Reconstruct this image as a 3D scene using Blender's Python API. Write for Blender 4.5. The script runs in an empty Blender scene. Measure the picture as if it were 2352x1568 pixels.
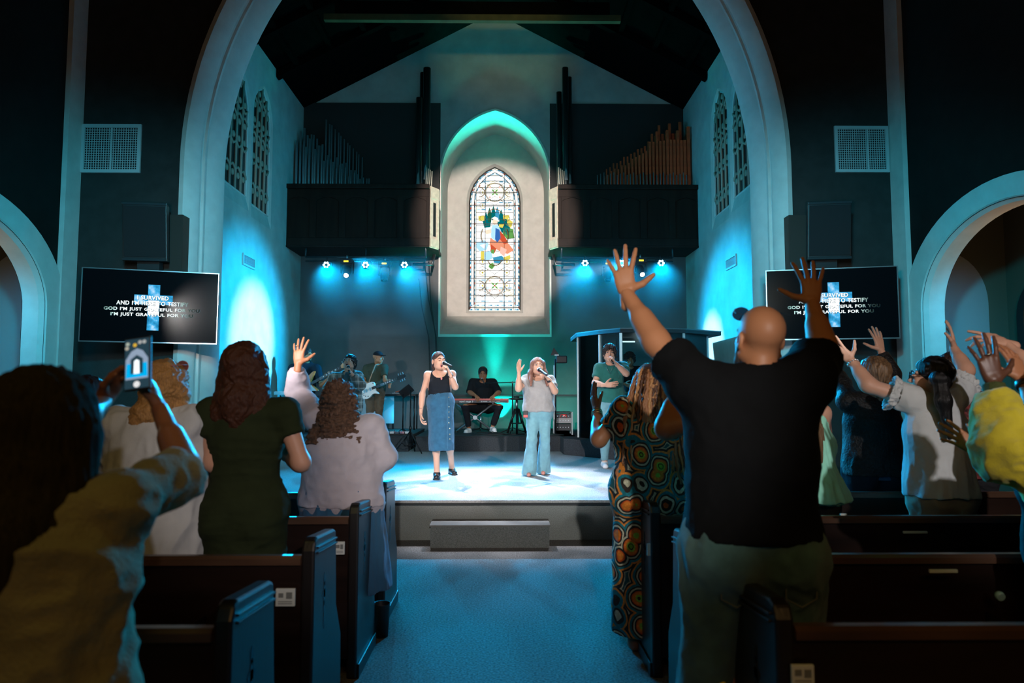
import bpy, bmesh, math, random
import numpy as np
from mathutils import Vector, Matrix, Euler
from math import pi, sin, cos, radians, sqrt, atan2

SC = bpy.context.scene
COL = SC.collection
random.seed(7)

# ------------------------------------------------------------------ camera
PITCH = math.atan(109 / 1568); YAW = math.atan(16 / 1568); EYE = 1.56
cam_d = bpy.data.cameras.new('camera'); cam = bpy.data.objects.new('camera', cam_d); COL.objects.link(cam)
cam_d.sensor_width = 36; cam_d.lens = 24; cam_d.clip_start = 0.05; cam_d.clip_end = 80
cam.location = (0, 0, EYE); cam.rotation_euler = (pi / 2 + PITCH, 0, -YAW)
cam_d.dof.use_dof = True; cam_d.dof.focus_distance = 8.9; cam_d.dof.aperture_fstop = 2.4
SC.camera = cam
RC = Euler((pi / 2 + PITCH, 0, -YAW)).to_matrix()

def P(px, py, Y):
    """world point at depth Y that a photograph pixel measures"""
    d = RC @ Vector(((px - 1176) / 1568, -(py - 784) / 1568, -1))
    t = Y / d.y
    return Vector((d.x * t, Y, EYE + d.z * t))

# ------------------------------------------------------------------ world, view
w = bpy.data.worlds.new('dark hall'); SC.world = w; w.use_nodes = True
w.node_tree.nodes['Background'].inputs[0].default_value = (0.010, 0.014, 0.016, 1)
w.node_tree.nodes['Background'].inputs[1].default_value = 0.35
SC.view_settings.view_transform = 'Standard'; SC.view_settings.look = 'None'
SC.view_settings.gamma = 1; SC.view_settings.exposure = 0.0
SC.view_settings.use_curve_mapping = False
SC.cycles.use_denoising = True
SC.cycles.max_bounces = 5; SC.cycles.diffuse_bounces = 3; SC.cycles.glossy_bounces = 3
SC.cycles.transmission_bounces = 5; SC.cycles.transparent_max_bounces = 12; SC.cycles.volume_bounces = 0
SC.cycles.sample_clamp_indirect = 3.0; SC.cycles.caustics_reflective = False; SC.cycles.caustics_refractive = False

# ------------------------------------------------------------------ lamps of the hall
def aim(o, tgt):
    o.rotation_euler = (Vector(tgt) - o.location).to_track_quat('-Z', 'Y').to_euler()

def spot(name, loc, tgt, power, col, size=40, blend=0.5, rad=0.08):
    d = bpy.data.lights.new(name, 'SPOT'); d.energy = power; d.color = col
    d.spot_size = radians(size); d.spot_blend = blend; d.shadow_soft_size = rad
    o = bpy.data.objects.new(name, d); COL.objects.link(o); o.location = loc; aim(o, tgt); return o

def area(name, loc, tgt, power, col, sx=1, sy=None):
    d = bpy.data.lights.new(name, 'AREA'); d.energy = power; d.color = col
    d.shape = 'RECTANGLE'; d.size = sx; d.size_y = sy or sx
    o = bpy.data.objects.new(name, d); COL.objects.link(o); o.location = loc; aim(o, tgt); return o

def point(name, loc, power, col, rad=0.1):
    d = bpy.data.lights.new(name, 'POINT'); d.energy = power; d.color = col; d.shadow_soft_size = rad
    o = bpy.data.objects.new(name, d); COL.objects.link(o); o.location = loc; return o

CX = -0.26                     # centre line of the church
CYAN = (0.05, 0.55, 1.0); TEAL = (0.0, 1.0, 0.78); WHITE = (0.93, 0.95, 1.0); WARM = (1.0, 0.62, 0.28)
# front-of-house spots hung in the nave behind and beside the camera
spot('front_spot', (-3.4, 0.0, 3.3), (0.3, 9.6, 1.1), 3600, (1.0, 0.93, 0.95), 20, 0.6, 0.05)
spot('front_spot', (3.6, -0.5, 3.9), (-0.2, 9.6, 1.1), 2300, (0.85, 0.95, 1.0), 21, 0.6, 0.05)
spot('front_spot', (0.35, -3.5, 2.7), (0.0, 8.2, 0.75), 1500, (0.95, 0.97, 0.95), 19, 0.7, 0.06)
spot('crowd_spot', (1.6, -4.0, 3.7), (2.7, 4.6, 1.2), 1300, (1.0, 0.95, 0.95), 17, 0.7, 0.06)
spot('crowd_spot', (2.6, -4.0, 3.6), (-1.2, 4.2, 1.2), 800, (0.98, 0.93, 1.0), 15, 0.7, 0.06)
spot('band_spot', (-4.3, 3.0, 3.2), (-3.2, 14.0, 1.75), 900, (1.0, 0.96, 0.95), 17, 0.6, 0.05)
spot('band_spot', (-1.6, -2.0, 4.0), (-0.4, 14.0, 1.5), 900, (1.0, 0.96, 0.95), 7, 0.7, 0.05)
# added warm spot from the nave that brightens the altar niche
spot('niche_spot', (0.1, 3.0, 5.6), (-0.23, 16.0, 5.1), 8500, (1.0, 0.84, 0.76), 19, 0.35, 0.06)
# cyan wash from the nave on the end wall, the pilasters and the arch
spot('nave_wash', (-2.2, 3.5, 4.0), (-5.5, 9.6, 2.5), 1350, (0.0, 0.56, 0.82), 60, 1.0, 0.2)
spot('nave_wash', (1.7, 3.5, 4.0), (5.0, 9.6, 2.5), 1350, (0.0, 0.56, 0.82), 60, 1.0, 0.2)
spot('arch_wash', (-3.0, 5.2, 3.0), (-4.25, 9.8, 3.0), 230, (0.70, 0.93, 1.0), 62, 1.0, 0.2)
spot('arch_wash', (2.5, 5.2, 3.0), (3.75, 9.8, 3.0), 230, (0.70, 0.93, 1.0), 62, 1.0, 0.2)
# added cyan fill on the chancel and its side walls, from no real fixture
area('chancel_fill', (CX, 9.9, 6.6), (CX, 15.5, 6.6), 18, (0.0, 0.62, 0.72), 3.0, 0.5)
area('chancel_fill', (CX, 10.2, 6.2), (CX, 15.5, 1.5), 34, (0.0, 0.52, 0.80), 3.0, 0.5)
spot('side_fill', (2.6, 10.9, 5.2), (-4.67, 12.3, 5.0), 620, (0.0, 0.50, 0.85), 64, 1.0, 0.3)
spot('side_fill', (-3.1, 10.9, 5.2), (4.15, 12.3, 5.0), 620, (0.0, 0.50, 0.85), 64, 1.0, 0.3)
# top light over the stage floor
spot('stage_down_spot', (-1.6, 11.5, 7.2), (-0.1, 8.5, 0.4), 4200, (0.78, 0.86, 1.0), 30, 0.8, 0.06)
spot('stage_down_spot', (1.4, 11.5, 7.2), (0.1, 8.7, 0.4), 4200, (0.78, 0.86, 1.0), 30, 0.8, 0.06)
spot('stage_blue_spot', (0, 12.5, 7.2), (-0.1, 8.4, 0.4), 800, (0.0, 0.5, 1.0), 60, 0.6, 0.06)
# the two down spots project a soft swirling gobo
for o_ in [o for o in COL.objects if o.name.startswith('stage_down_spot')]:
    d_ = o_.data; d_.use_nodes = True; nt = d_.node_tree; em = nt.nodes.get('Emission') or nt.nodes.new('ShaderNodeEmission')
    tc = nt.nodes.new('ShaderNodeTexCoord'); wv = nt.nodes.new('ShaderNodeTexWave'); wv.wave_type = 'RINGS'; wv.inputs['Scale'].default_value = 5.5; wv.inputs['Distortion'].default_value = 9; wv.inputs['Detail'].default_value = 2; wv.inputs['Detail Scale'].default_value = 2.2
    mr = nt.nodes.new('ShaderNodeMapRange'); mr.inputs['From Min'].default_value = .25; mr.inputs['From Max'].default_value = .85; mr.inputs['To Min'].default_value = .55; mr.inputs['To Max'].default_value = 1.15
    nt.links.new(tc.outputs['Normal'], wv.inputs['Vector']); nt.links.new(wv.outputs['Fac'], mr.inputs['Value']); nt.links.new(mr.outputs[0], em.inputs['Strength'])
# beams raking down the chancel side walls
spot('wall_beam', (2.7, 14.1, 4.25), (-4.67, 12.45, 2.35), 7500, (0.0, 0.46, 1.0), 36, 0.75, 0.05)
spot('wall_beam', (-3.2, 14.1, 4.25), (4.15, 12.5, 2.35), 7500, (0.0, 0.46, 1.0), 36, 0.75, 0.05)
spot('wall_beam_core', (2.7, 14.1, 4.20), (-4.67, 12.7, 2.45), 6500, (0.55, 0.85, 1.0), 19, 0.7, 0.05)
spot('wall_beam_core', (-3.2, 14.1, 4.20), (4.15, 13.6, 2.35), 6500, (0.55, 0.85, 1.0), 13, 0.7, 0.05)
# teal uplights on the floor against the back wall behind the keyboard
spot('teal_uplight', (-0.1, 15.36, 0.80), (-0.2, 15.37, 7.5), 1300, (0.0, 1.0, 0.80), 84, 1.0, 0.03)
spot('teal_arch_lamp', (-0.23, 15.25, 0.80), (-0.23, 15.36, 7.5), 4600, (0.0, 1.0, 0.82), 25, 1.0, 0.03)
spot('teal_wall_wash', (0.35, 14.5, 0.75), (0.3, 15.5, 1.6), 60, (0.0, 1.0, 0.72), 140, 0.8, 0.1)
spot('teal_wall_wash', (1.45, 14.5, 0.75), (1.4, 15.5, 1.6), 60, (0.0, 1.0, 0.78), 140, 0.8, 0.1)
point('blue_floor_lamp', (-2.3, 14.8, 1.0), 9, (0.0, 0.6, 1.0), 0.1)
spot('beam_spot', (0, 6.5, 6.5), (0, 12.1, 8.6), 260, (1.0, 0.85, 0.15), 26, 1.0, 0.1)  # added yellow spot that tints the collar beam olive
# warm lamps in the side aisles and dim house glow over the nave
point('aisle_lamp', (-6.9, 7.9, 2.9), 11, WARM, 0.15)
point('aisle_lamp', (6.4, 7.9, 2.9), 11, WARM, 0.15)
spot('aisle_wash', (-6.6, 7.6, 3.2), (-7.0, 10, 1.6), 150, (0.0, 0.5, 0.9), 80, 1, 0.2)
spot('aisle_wash', (6.1, 7.6, 3.2), (6.5, 10, 1.6), 150, (0.0, 0.5, 0.9), 80, 1, 0.2)
area('house_glow', (0.5, -3.0, 4.6), (0, 5, 1.2), 46, (1.0, 0.56, 0.20), 3.5, 1.0)

point('nave_olive_fill', (-1.2, 1.0, 4.2), 22, (0.85, 0.75, 0.2), 0.2)  # added unseen light from above, puts an olive tint on the nearest hair

# ------------------------------------------------------------------ materials
MATS = {}
def mat(name, col, rough=0.7, metal=0.0, bump=0.0, bscale=80.0, var=0.0, vscale=6.0, spec=0.4, emit=None, es=1.0, sheen=0.0, stretch=None, coat=0.0):
    if name in MATS: return MATS[name]
    m = bpy.data.materials.new(name); m.use_nodes = True; MATS[name] = m
    nt = m.node_tree; b = nt.nodes['Principled BSDF']
    b.inputs['Base Color'].default_value = (*col, 1); b.inputs['Roughness'].default_value = rough
    b.inputs['Metallic'].default_value = metal; b.inputs['Specular IOR Level'].default_value = spec
    if sheen: b.inputs['Sheen Weight'].default_value = sheen
    if coat: b.inputs['Coat Weight'].default_value = coat
    if emit:
        b.inputs['Emission Color'].default_value = (*emit, 1); b.inputs['Emission Strength'].default_value = es
    tc = nt.nodes.new('ShaderNodeTexCoord'); mp = nt.nodes.new('ShaderNodeMapping')
    nt.links.new(tc.outputs['Object'], mp.inputs['Vector'])
    if stretch: mp.inputs['Scale'].default_value = stretch
    if bump or var:
        n = nt.nodes.new('ShaderNodeTexNoise'); n.inputs['Scale'].default_value = bscale if bump else vscale; n.inputs['Detail'].default_value = 5
        nt.links.new(mp.outputs[0], n.inputs['Vector'])
    if bump:
        bp = nt.nodes.new('ShaderNodeBump'); bp.inputs['Strength'].default_value = bump; bp.inputs['Distance'].default_value = 0.01
        nt.links.new(n.outputs['Fac'], bp.inputs['Height']); nt.links.new(bp.outputs[0], b.inputs['Normal'])
    if var:
        n2 = nt.nodes.new('ShaderNodeTexNoise'); n2.inputs['Scale'].default_value = vscale; n2.inputs['Detail'].default_value = 6
        nt.links.new(mp.outputs[0], n2.inputs['Vector'])
        mx = nt.nodes.new('ShaderNodeMix'); mx.data_type = 'RGBA'
        mx.inputs['A'].default_value = (*[max(0, c * (1 - var)) for c in col], 1); mx.inputs['B'].default_value = (*[min(1, c * (1 + var)) for c in col], 1)
        rp = nt.nodes.new('ShaderNodeMapRange'); rp.inputs['From Min'].default_value = .3; rp.inputs['From Max'].default_value = .7
        nt.links.new(n2.outputs['Fac'], rp.inputs['Value'])
        nt.links.new(rp.outputs[0], mx.inputs['Factor']); nt.links.new(mx.outputs['Result'], b.inputs['Base Color'])
    return m

def glow(name, col, s):
    if name in MATS: return MATS[name]
    m = bpy.data.materials.new(name); m.use_nodes = True; MATS[name] = m
    nt = m.node_tree; nt.nodes.clear(); o = nt.nodes.new('ShaderNodeOutputMaterial'); e = nt.nodes.new('ShaderNodeEmission')
    e.inputs[0].default_value = (*col, 1); e.inputs[1].default_value = s; nt.links.new(e.outputs[0], o.inputs[0]); return m

M_PLASTER = mat('cream plaster', (.50, .47, .43), .85, bump=.25, bscale=60, var=.12, vscale=3)
M_ARCH = mat('arch stone paint', (.62, .58, .54), .7, bump=.12, bscale=40, var=.06)
M_DARKWALL = mat('dark grey wall paint', (.036, .034, .032), .85, spec=.05, bump=.3, bscale=90, var=.12)
M_SIDE = mat('charcoal side wall paint', (.016, .0135, .012), .85, spec=.05, bump=.3, bscale=90, var=.1)
M_BACK = mat('slate back wall paint', (.105, .105, .105), .8, bump=.2, bscale=50, var=.12, vscale=2)
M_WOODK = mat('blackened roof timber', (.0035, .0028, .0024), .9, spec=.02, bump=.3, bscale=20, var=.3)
M_BALC = mat('dark walnut panelling', (.016, .009, .006), .6, spec=.15, bump=.1, bscale=60, var=.35, vscale=9, stretch=(1, 1, .12))
M_BALE = mat('pale wood end panel', (.70, .58, .44), .5, var=.15, vscale=12)
M_PEW = mat('dark stained pew wood', (.016, .0075, .005), .32, bump=.05, bscale=60, var=.4, vscale=10, stretch=(.15, 1, 1), spec=.5)
M_PEWE = mat('dark stained pew end wood', (.011, .008, .007), .38, bump=.08, bscale=90, var=.4, vscale=14, stretch=(1, 1, .1), spec=.5)
M_CARPET = mat('grey loop carpet', (.20, .175, .16), .95, bump=1.0, bscale=170, var=.5, vscale=75, spec=.1)
M_CARPST = mat('pale stage carpet', (.42, .40, .39), .95, bump=.9, bscale=170, var=.3, vscale=80, spec=.1)
M_RISER = mat('dark riser skirt carpet', (.050, .055, .06), .95, bump=.6, bscale=200, var=.3, vscale=60, spec=.1)
M_BLACK = mat('black plastic', (.012, .012, .013), .45)
M_BLKM = mat('black metal', (.02, .02, .022), .35, metal=.6)
M_CHROME = mat('brushed steel', (.55, .57, .6), .28, metal=1)
M_GREYM = mat('grey metal', (.30, .32, .34), .4, metal=.8)
M_VENT = mat('painted vent metal', (.48, .50, .50), .5)
M_DARKV = mat('vent dark void', (.01, .01, .01), .9)
M_WHITE = mat('white plastic', (.75, .76, .78), .5)

# ------------------------------------------------------------------ mesh helpers
def link(name, me, m=None, parent=None, loc=None):
    o = bpy.data.objects.new(name, me); COL.objects.link(o)
    if m is not None:
        for mm in (m if isinstance(m, (list, tuple)) else [m]): me.materials.append(mm)
    if parent is not None: o.parent = parent
    if loc is not None: o.location = loc
    return o

def tag(o, label, cat, group=None, kind=None):
    if label: o['label'] = label
    if cat: o['category'] = cat
    if group: o['group'] = group
    if kind: o['kind'] = kind
    return o

def struct(o): o['kind'] = 'structure'; return o

def root(name, loc, label, cat, group=None, rz=0.0):
    o = bpy.data.objects.new(name, None); COL.objects.link(o); o.location = loc; o.rotation_euler = (0, 0, rz)
    o.empty_display_size = .05
    return tag(o, label, cat, group)

class MB:
    """collects boxes, tubes, prisms into one mesh"""
    def __init__(s): s.v = []; s.f = []; s.sm = []; s.mi = []
    def add(s, vs, fs, smooth=False, mi=0):
        b = len(s.v); s.v += [tuple(v) for v in vs]; s.f += [tuple(i + b for i in f) for f in fs]
        s.sm += [smooth] * len(fs); s.mi += [mi] * len(fs); return s
    def box(s, x0, x1, y0, y1, z0, z1, mi=0, M=None):
        vs = [Vector((x, y, z)) for x in (x0, x1) for y in (y0, y1) for z in (z0, z1)]
        if M is not None: vs = [M @ v for v in vs]
        return s.add(vs, [(0, 1, 3, 2), (4, 6, 7, 5), (0, 4, 5, 1), (2, 3, 7, 6), (0, 2, 6, 4), (1, 5, 7, 3)], False, mi)
    def tube(s, pts, r, n=10, cap=True, mi=0, smooth=True):
        pts = [Vector(p) for p in pts]; m = len(pts)
        rs = list(r) if isinstance(r, (list, tuple, np.ndarray)) else [r] * m
        vs = []; u = None
        for i in range(m):
            t = (pts[min(i + 1, m - 1)] - pts[max(i - 1, 0)])
            t = t.normalized() if t.length > 1e-9 else Vector((0, 0, 1))
            if u is None:
                u = t.cross(Vector((0, 0, 1)));
                if u.length < .05: u = t.cross(Vector((0, 1, 0)))
            u = (u - t * u.dot(t)).normalized(); w_ = t.cross(u)
            for k in range(n):
                a = 2 * pi * k / n; vs.append(pts[i] + (u * cos(a) + w_ * sin(a)) * rs[i])
        fs = [(i * n + k, i * n + (k + 1) % n, (i + 1) * n + (k + 1) % n, (i + 1) * n + k) for i in range(m - 1) for k in range(n)]
        s.add(vs, fs, smooth, mi)
        if cap:
            b = len(s.v) - m * n
            s.f += [tuple(b + k for k in range(n))[::-1], tuple(b + (m - 1) * n + k for k in range(n))]; s.sm += [False] * 2; s.mi += [mi] * 2
        return s
    def lathe(s, c, prof, n=16, ax=Vector((0, 0, 1)), mi=0):
        q = Vector((0, 0, 1)).rotation_difference(Vector(ax).normalized()); c = Vector(c); m = len(prof); vs = []
        for r, z in prof:
            for k in range(n):
                a = 2 * pi * k / n; vs.append(c + q @ Vector((r * cos(a), r * sin(a), z)))
        fs = [(i * n + k, i * n + (k + 1) % n, (i + 1) * n + (k + 1) % n, (i + 1) * n + k) for i in range(m - 1) for k in range(n)]
        s.add(vs, fs, True, mi)
        b = len(s.v) - m * n
        s.f += [tuple(b + k for k in range(n))[::-1], tuple(b + (m - 1) * n + k for k in range(n))]; s.sm += [False] * 2; s.mi += [mi] * 2
        return s
    def prism(s, poly, fn0, fn1, mi=0):
        """poly 2-D points; fn0/fn1 map (a,b) to the two faces"""
        n = len(poly); vs = [fn0(*p) for p in poly] + [fn1(*p) for p in poly]
        return s.add(vs, [tuple(range(n))[::-1], tuple(range(n, 2 * n))] + [(i, (i + 1) % n, n + (i + 1) % n, n + i) for i in range(n)], False, mi)
    def ball(s, c, r, n=12, mi=0):
        if not isinstance(r, (tuple, list)): r = (r, r, r)
        c = Vector(c); m = n // 2 + 1; vs = []
        for i in range(m):
            th = pi * i / (m - 1)
            for k in range(n):
                a = 2 * pi * k / n; vs.append(c + Vector((r[0] * sin(th) * cos(a), r[1] * sin(th) * sin(a), r[2] * cos(th))))
        fs = [(i * n + k, (i + 1) * n + k, (i + 1) * n + (k + 1) % n, i * n + (k + 1) % n) for i in range(m - 1) for k in range(n)]
        return s.add(vs, fs, True, mi)
    def me(s, name, fix=True):
        me = bpy.data.meshes.new(name); me.from_pydata(s.v, [], s.f)
        me.polygons.foreach_set('use_smooth', s.sm); me.polygons.foreach_set('material_index', s.mi)
        if fix:
            bm = bmesh.new(); bm.from_mesh(me); bmesh.ops.recalc_face_normals(bm, faces=bm.faces); bm.to_mesh(me); bm.free()
        me.update(); return me
    def build(s, name, m, parent=None, loc=None, bevel=0):
        o = link(name, s.me(name), m, parent, loc)
        if bevel:
            b = o.modifiers.new('bevel', 'BEVEL'); b.width = bevel; b.segments = 2; b.limit_method = 'ANGLE'
        return o

def sweep(profile_fn, ts, closed=False):
    """grid mesh from profile_fn(t)->list of points"""
    rows = [profile_fn(t) for t in ts]; n = len(rows[0]); vs = [p for r in rows for p in r]
    fs = [(i * n + k, i * n + k + 1, (i + 1) * n + k + 1, (i + 1) * n + k) for i in range(len(rows) - 1) for k in range(n - 1)]
    return vs, fs

def copy_tree(o, parent=None):
    c = o.copy(); COL.objects.link(c); c.parent = parent
    for ch in list(o.children): copy_tree(ch, c)
    return c
# ================================================================== the room
YA, YB, ZT, HW = 9.6, 15.5, 8.06, 4.41       # arch plane, back wall, chancel wall top, chancel half width
XL, XR = CX - HW, CX + HW
def arc_pts(hw, z0, R, n=24, apex=True):
    """pointed arch outline from left spring over apex to right spring, centre 0"""
    cx = hw - R; h = sqrt(max(R * R - cx * cx, 0)); a1 = math.atan2(h, -cx)
    right = [(cx + R * cos(a1 * i / n), z0 + R * sin(a1 * i / n)) for i in range(n + 1)]
    return [(-x, z) for x, z in right[:-1]] + right[::-1]

struct(MB().box(-9, 9, -7, 16.7, -.15, 0).build('floor', M_CARPET))

# nave end wall with the great arch opening
op = arc_pts(4.30, 4.75, 5.72, 28)
outer = [(-5.74, 0), (-5.74, 11), (0, 11), (5.76, 11), (5.76, 0)]
b = MB()
n = len(op)
def wp(x, z, y): return Vector((CX + x, y, z))
# left and right strips of wall between the opening and the outer edge, front and back faces
for y in (YA, YA + .35):
    vs = []; fs = []
    pts = [(-4.30, 0)] + op + [(4.30, 0)]
    for x, z in pts:
        vs.append(wp(x, z, y)); vs.append(wp(math.copysign(5.88 if x > 0 else 5.85, x), z, y) if abs(x) > 1e-6 else wp(0, 11, y))
    for i in range(len(pts) - 1):
        fs.append((2 * i, 2 * i + 1, 2 * i + 3, 2 * i + 2))
    b.add(vs, fs)
    ax = max(z for x, z in op)
    for sx in (-1, 1):
        b.add([wp(0, ax, y), wp(sx * (5.88 if sx > 0 else 5.85), ax - .02, y), wp(sx * (5.88 if sx > 0 else 5.85), 11, y), wp(0, 11, y)], [(0, 1, 2, 3)])
struct(b.build('wall_end', M_DARKWALL))
# moulded arch
prof = [(4.36, -.02), (4.36, -.06), (4.29, -.08), (4.26, -.06), (4.20, .02), (4.155, .10), (4.15, .135), (4.175, .145), (4.155, .19),
        (4.12, .20), (4.115, .24), (4.14, .25), (4.11, .29), (4.045, .42), (4.015, .56), (4.02, .66), (4.06, .70), (4.5, .70)]
def arch_prof(t):
    # t in [0,1] lower jamb .. spring, then to apex; handled by path
    x0, z0, s_ = t
    out = []
    for w_, dy in prof:
        out.append(None)
    return out
b = MB()
for sx in (-1, 1):
    rows = []
    for zz in (0, 1.2, 2.4, 3.6, 4.75): rows.append([Vector((CX + sx * w_, YA + dy, zz)) for w_, dy in prof])
    for i in range(1, 31):
        rr = []
        for w_, dy in prof:
            R = w_ + 1.40; am = math.acos(1.40 / R); a = am * i / 30
            rr.append(Vector((CX + sx * (-1.40 + R * cos(a)), YA + dy, 4.75 + R * sin(a))))
        rows.append(rr)
    m_ = len(prof); vs = [p for r in rows for p in r]
    fs = [(i * m_ + k, i * m_ + k + 1, (i + 1) * m_ + k + 1, (i + 1) * m_ + k) for i in range(len(rows) - 1) for k in range(m_ - 1)]
    b.add(vs, fs, True)
o = struct(b.build('trim_1', M_ARCH))
es = o.modifiers.new('edge', 'EDGE_SPLIT'); es.split_angle = radians(28)

# chancel side walls with two pointed window openings each
def side_wall(sx, name):
    X = CX + sx * HW; T = .35
    y0, y1 = 10.2, YB
    wins = [(11.75, .55, 4.78, 6.55, .62), (12.93, .52, 4.72, 6.72, .60)]   # centre, half width, sill, spring, R
    b = MB()
    def face(xx, grow):
        segs = []
        ys = [y0]
        def quad(a, b_, z0, z1): b.add([Vector((xx, a, z0)), Vector((xx, b_, z0)), Vector((xx, b_, z1)), Vector((xx, a, z1))], [(0, 1, 2, 3)])
        cur = y0
        for c, hw, s0, sp, R in wins:
            hw2 = hw - grow; quad(cur, c - hw2, 0, ZT); quad(c - hw2, c + hw2, 0, s0 + grow * 1.2)
            pts = [(c + x, z) for x, z in arc_pts(hw2, sp, hw2 + R * .35, 12)]
            for i in range(len(pts) - 1):
                (a, za), (d, zd) = pts[i], pts[i + 1]
                b.add([Vector((xx, a, za)), Vector((xx, d, zd)), Vector((xx, d, ZT)), Vector((xx, a, ZT))], [(0, 1, 2, 3)])
            cur = c + hw2
        quad(cur, y1, 0, ZT)
    face(X, 0)
    # splayed reveals
    for c, hw, s0, sp, R in wins:
        f = [(c + x, z) for x, z in arc_pts(hw, sp, hw + R * .35, 12)]; f = [(c - hw, s0)] + f + [(c + hw, s0)]
        g = .06; k = [(c + x, z) for x, z in arc_pts(hw - g, sp, hw - g + R * .35, 12)]; k = [(c - hw + g, s0 + .26)] + k + [(c + hw - g, s0 + .26)]
        nn = len(f); vs = [Vector((X, y, z)) for y, z in f] + [Vector((X + sx * .055, y, z)) for y, z in k]
        b.add(vs, [(i, (i + 1) % nn, nn + (i + 1) % nn, nn + i) for i in range(nn)])
    o = struct(b.build(name, M_PLASTER))
    # window units
    for wi, (c, hw, s0, sp, R) in enumerate(wins):
        g = .06; hw2 = hw - g; R2 = hw2 + R * .35; z0 = s0 + .26; Xg = X + sx * .055
        wr = bpy.data.objects.new('window_%d' % (wi + 2 + (2 if sx > 0 else 0)), None); COL.objects.link(wr); wr.location = (Xg, c, z0); wr['kind'] = 'structure'
        def ap(z):   # half width at height z
            if z <= sp: return hw2
            cx = hw2 - R2; d = R2 * R2 - (z - sp) ** 2
            return max(0, cx + sqrt(d)) if d > 0 else 0
        apex = sp + sqrt(R2 * R2 - (hw2 - R2) ** 2)
        pg = [(-hw2, z0)] + arc_pts(hw2, sp, R2, 12) + [(hw2, z0)]
        gl = MB().prism([(x, z) for x, z in pg], lambda a, z: Vector((sx * .02, a, z - z0)), lambda a, z: Vector((sx * .03, a, z - z0))).build('pane', M_WINBK, wr)
        N = 4
        for k in range(1, N):
            y = -hw2 + 2 * hw2 * k / N
            zt = sp
            while ap(zt) > abs(y) + .01 and zt < apex: zt += .02
            if zt - z0 > .1: MB().tube([(0, y, 0), (-sx * .01, y, zt - z0)], .026, 7).build('mullion', M_TRAC, wr)
        # rows of small pointed tracery heads and foils
        for ri, zr in enumerate((z0 + .30, z0 + .92, z0 + 1.28, z0 + 1.62, z0 + 1.96, z0 + 2.2)):
            t = MB(); hh = ap(zr + .1)
            if hh < .08: continue
            for k in range(N):
                a0 = -hw2 + 2 * hw2 * k / N; a1 = a0 + 2 * hw2 / N; mid = (a0 + a1) / 2
                if abs(mid) + .03 > hh: continue
                up = .13 if ri % 2 == 0 else -.13
                pts = [(0, a0, zr - z0), (0, a0 + .02, zr - z0 + up * .55), (0, mid, zr - z0 + up), (0, a1 - .02, zr - z0 + up * .55), (0, a1, zr - z0)]
                t.tube(pts, .024, 6)
                t.lathe((0, mid, zr - z0 - up * .2), [(.022, -.016), (.058, -.016), (.058, .016), (.022, .016)], 8, (1, 0, 0))
            if t.v: t.build('tracery', M_TRAC, wr)
        fr = MB(); path = [(0, x, z - z0) for x, z in pg]; fr.tube(path + [path[0]], .026, 6, smooth=False); fr.build('window_frame', M_ARCH, wr)
    return o
M_WINBK = mat('leaded dusk glass', (.035, .028, .026), .35, var=.3, vscale=20)
M_TRAC = mat('carved window tracery', (.40, .28, .21), .75, bump=.3, bscale=40)
side_wall(-1, 'wall_left'); side_wall(1, 'wall_right')

# back wall: opening for the altar niche
NX, NH = -.232 - CX, 1.25       # niche centre relative, half width
nic = arc_pts(1.25, 6.45, 1.62, 20); nicb = arc_pts(1.19, 6.40, 1.52, 20)
NCX = -.232
b = MB()
pts = [(-1.25, 2.80)] + nic + [(1.25, 2.80)]
TOPZ = 10.5
def q(p4): b.add([Vector((x, YB, z)) for x, z in p4], [(0, 1, 2, 3)])
q([(XL, 0), (XR, 0), (XR, 2.80), (XL, 2.80)])
q([(XL, 2.80), (NCX - 1.25, 2.80), (NCX - 1.25, TOPZ), (XL, TOPZ)]); q([(NCX + 1.25, 2.80), (XR, 2.80), (XR, TOPZ), (NCX + 1.25, TOPZ)])
for i in range(len(nic) - 1):
    (a, za), (d, zd) = nic[i], nic[i + 1]; q([(NCX + a, za), (NCX + d, zd), (NCX + d, TOPZ), (NCX + a, TOPZ)])
# the pale plaster bay and gable against the slate lower wall: assign by material regions
o = struct(b.build('wall_back', M_PLASTER))
# slate paint coats on the wall (thin skim panels, 12 mm): two beside the niche below the balconies, two behind the pipes
b = MB()
for (x0, x1, z0, z1) in ((XL, NCX - 1.25, 0, 5.2), (NCX + 1.25, XR, 0, 5.2), (NCX - 1.25, NCX + 1.25, 0, 2.78)):
    b.box(x0, x1, YB - .012, YB, z0, z1)
struct(b.build('trim_2', M_BACK))
b = MB()
zt = P(800, 237, YB).z
b.box(XL, NCX - 1.27, YB - .03, YB, 5.0, zt); b.box(NCX + 1.27, XR, YB - .03, YB, 5.0, zt)
struct(b.build('trim_3', mat('organ chamber black paint', (.030, .028, .027), .85, bump=.2)))
# niche reveal + back with window opening
DN = 1.1; YN = YB + DN
b = MB(); f0 = [(-1.25, 2.80)] + nic + [(1.25, 2.80)]; k0 = [(-1.19, 3.33)] + nicb + [(1.19, 3.33)]
nn = len(f0); vs = [Vector((NCX + x, YB - .0, z)) for x, z in f0] + [Vector((NCX + x, YN, z)) for x, z in k0]
b.add(vs, [(i, i + 1, nn + i + 1, nn + i) for i in range(nn - 1)], True)
b.add([vs[0], vs[nn - 1], vs[2 * nn - 1], vs[nn]], [(0, 1, 2, 3)])
M_NICHE = mat('niche plaster', (.50, .46, .41), .8, bump=.15, bscale=50, var=.08)
o = struct(b.build('wall_niche', M_NICHE)); es = o.modifiers.new('edge', 'EDGE_SPLIT'); es.split_angle = radians(30)
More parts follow.
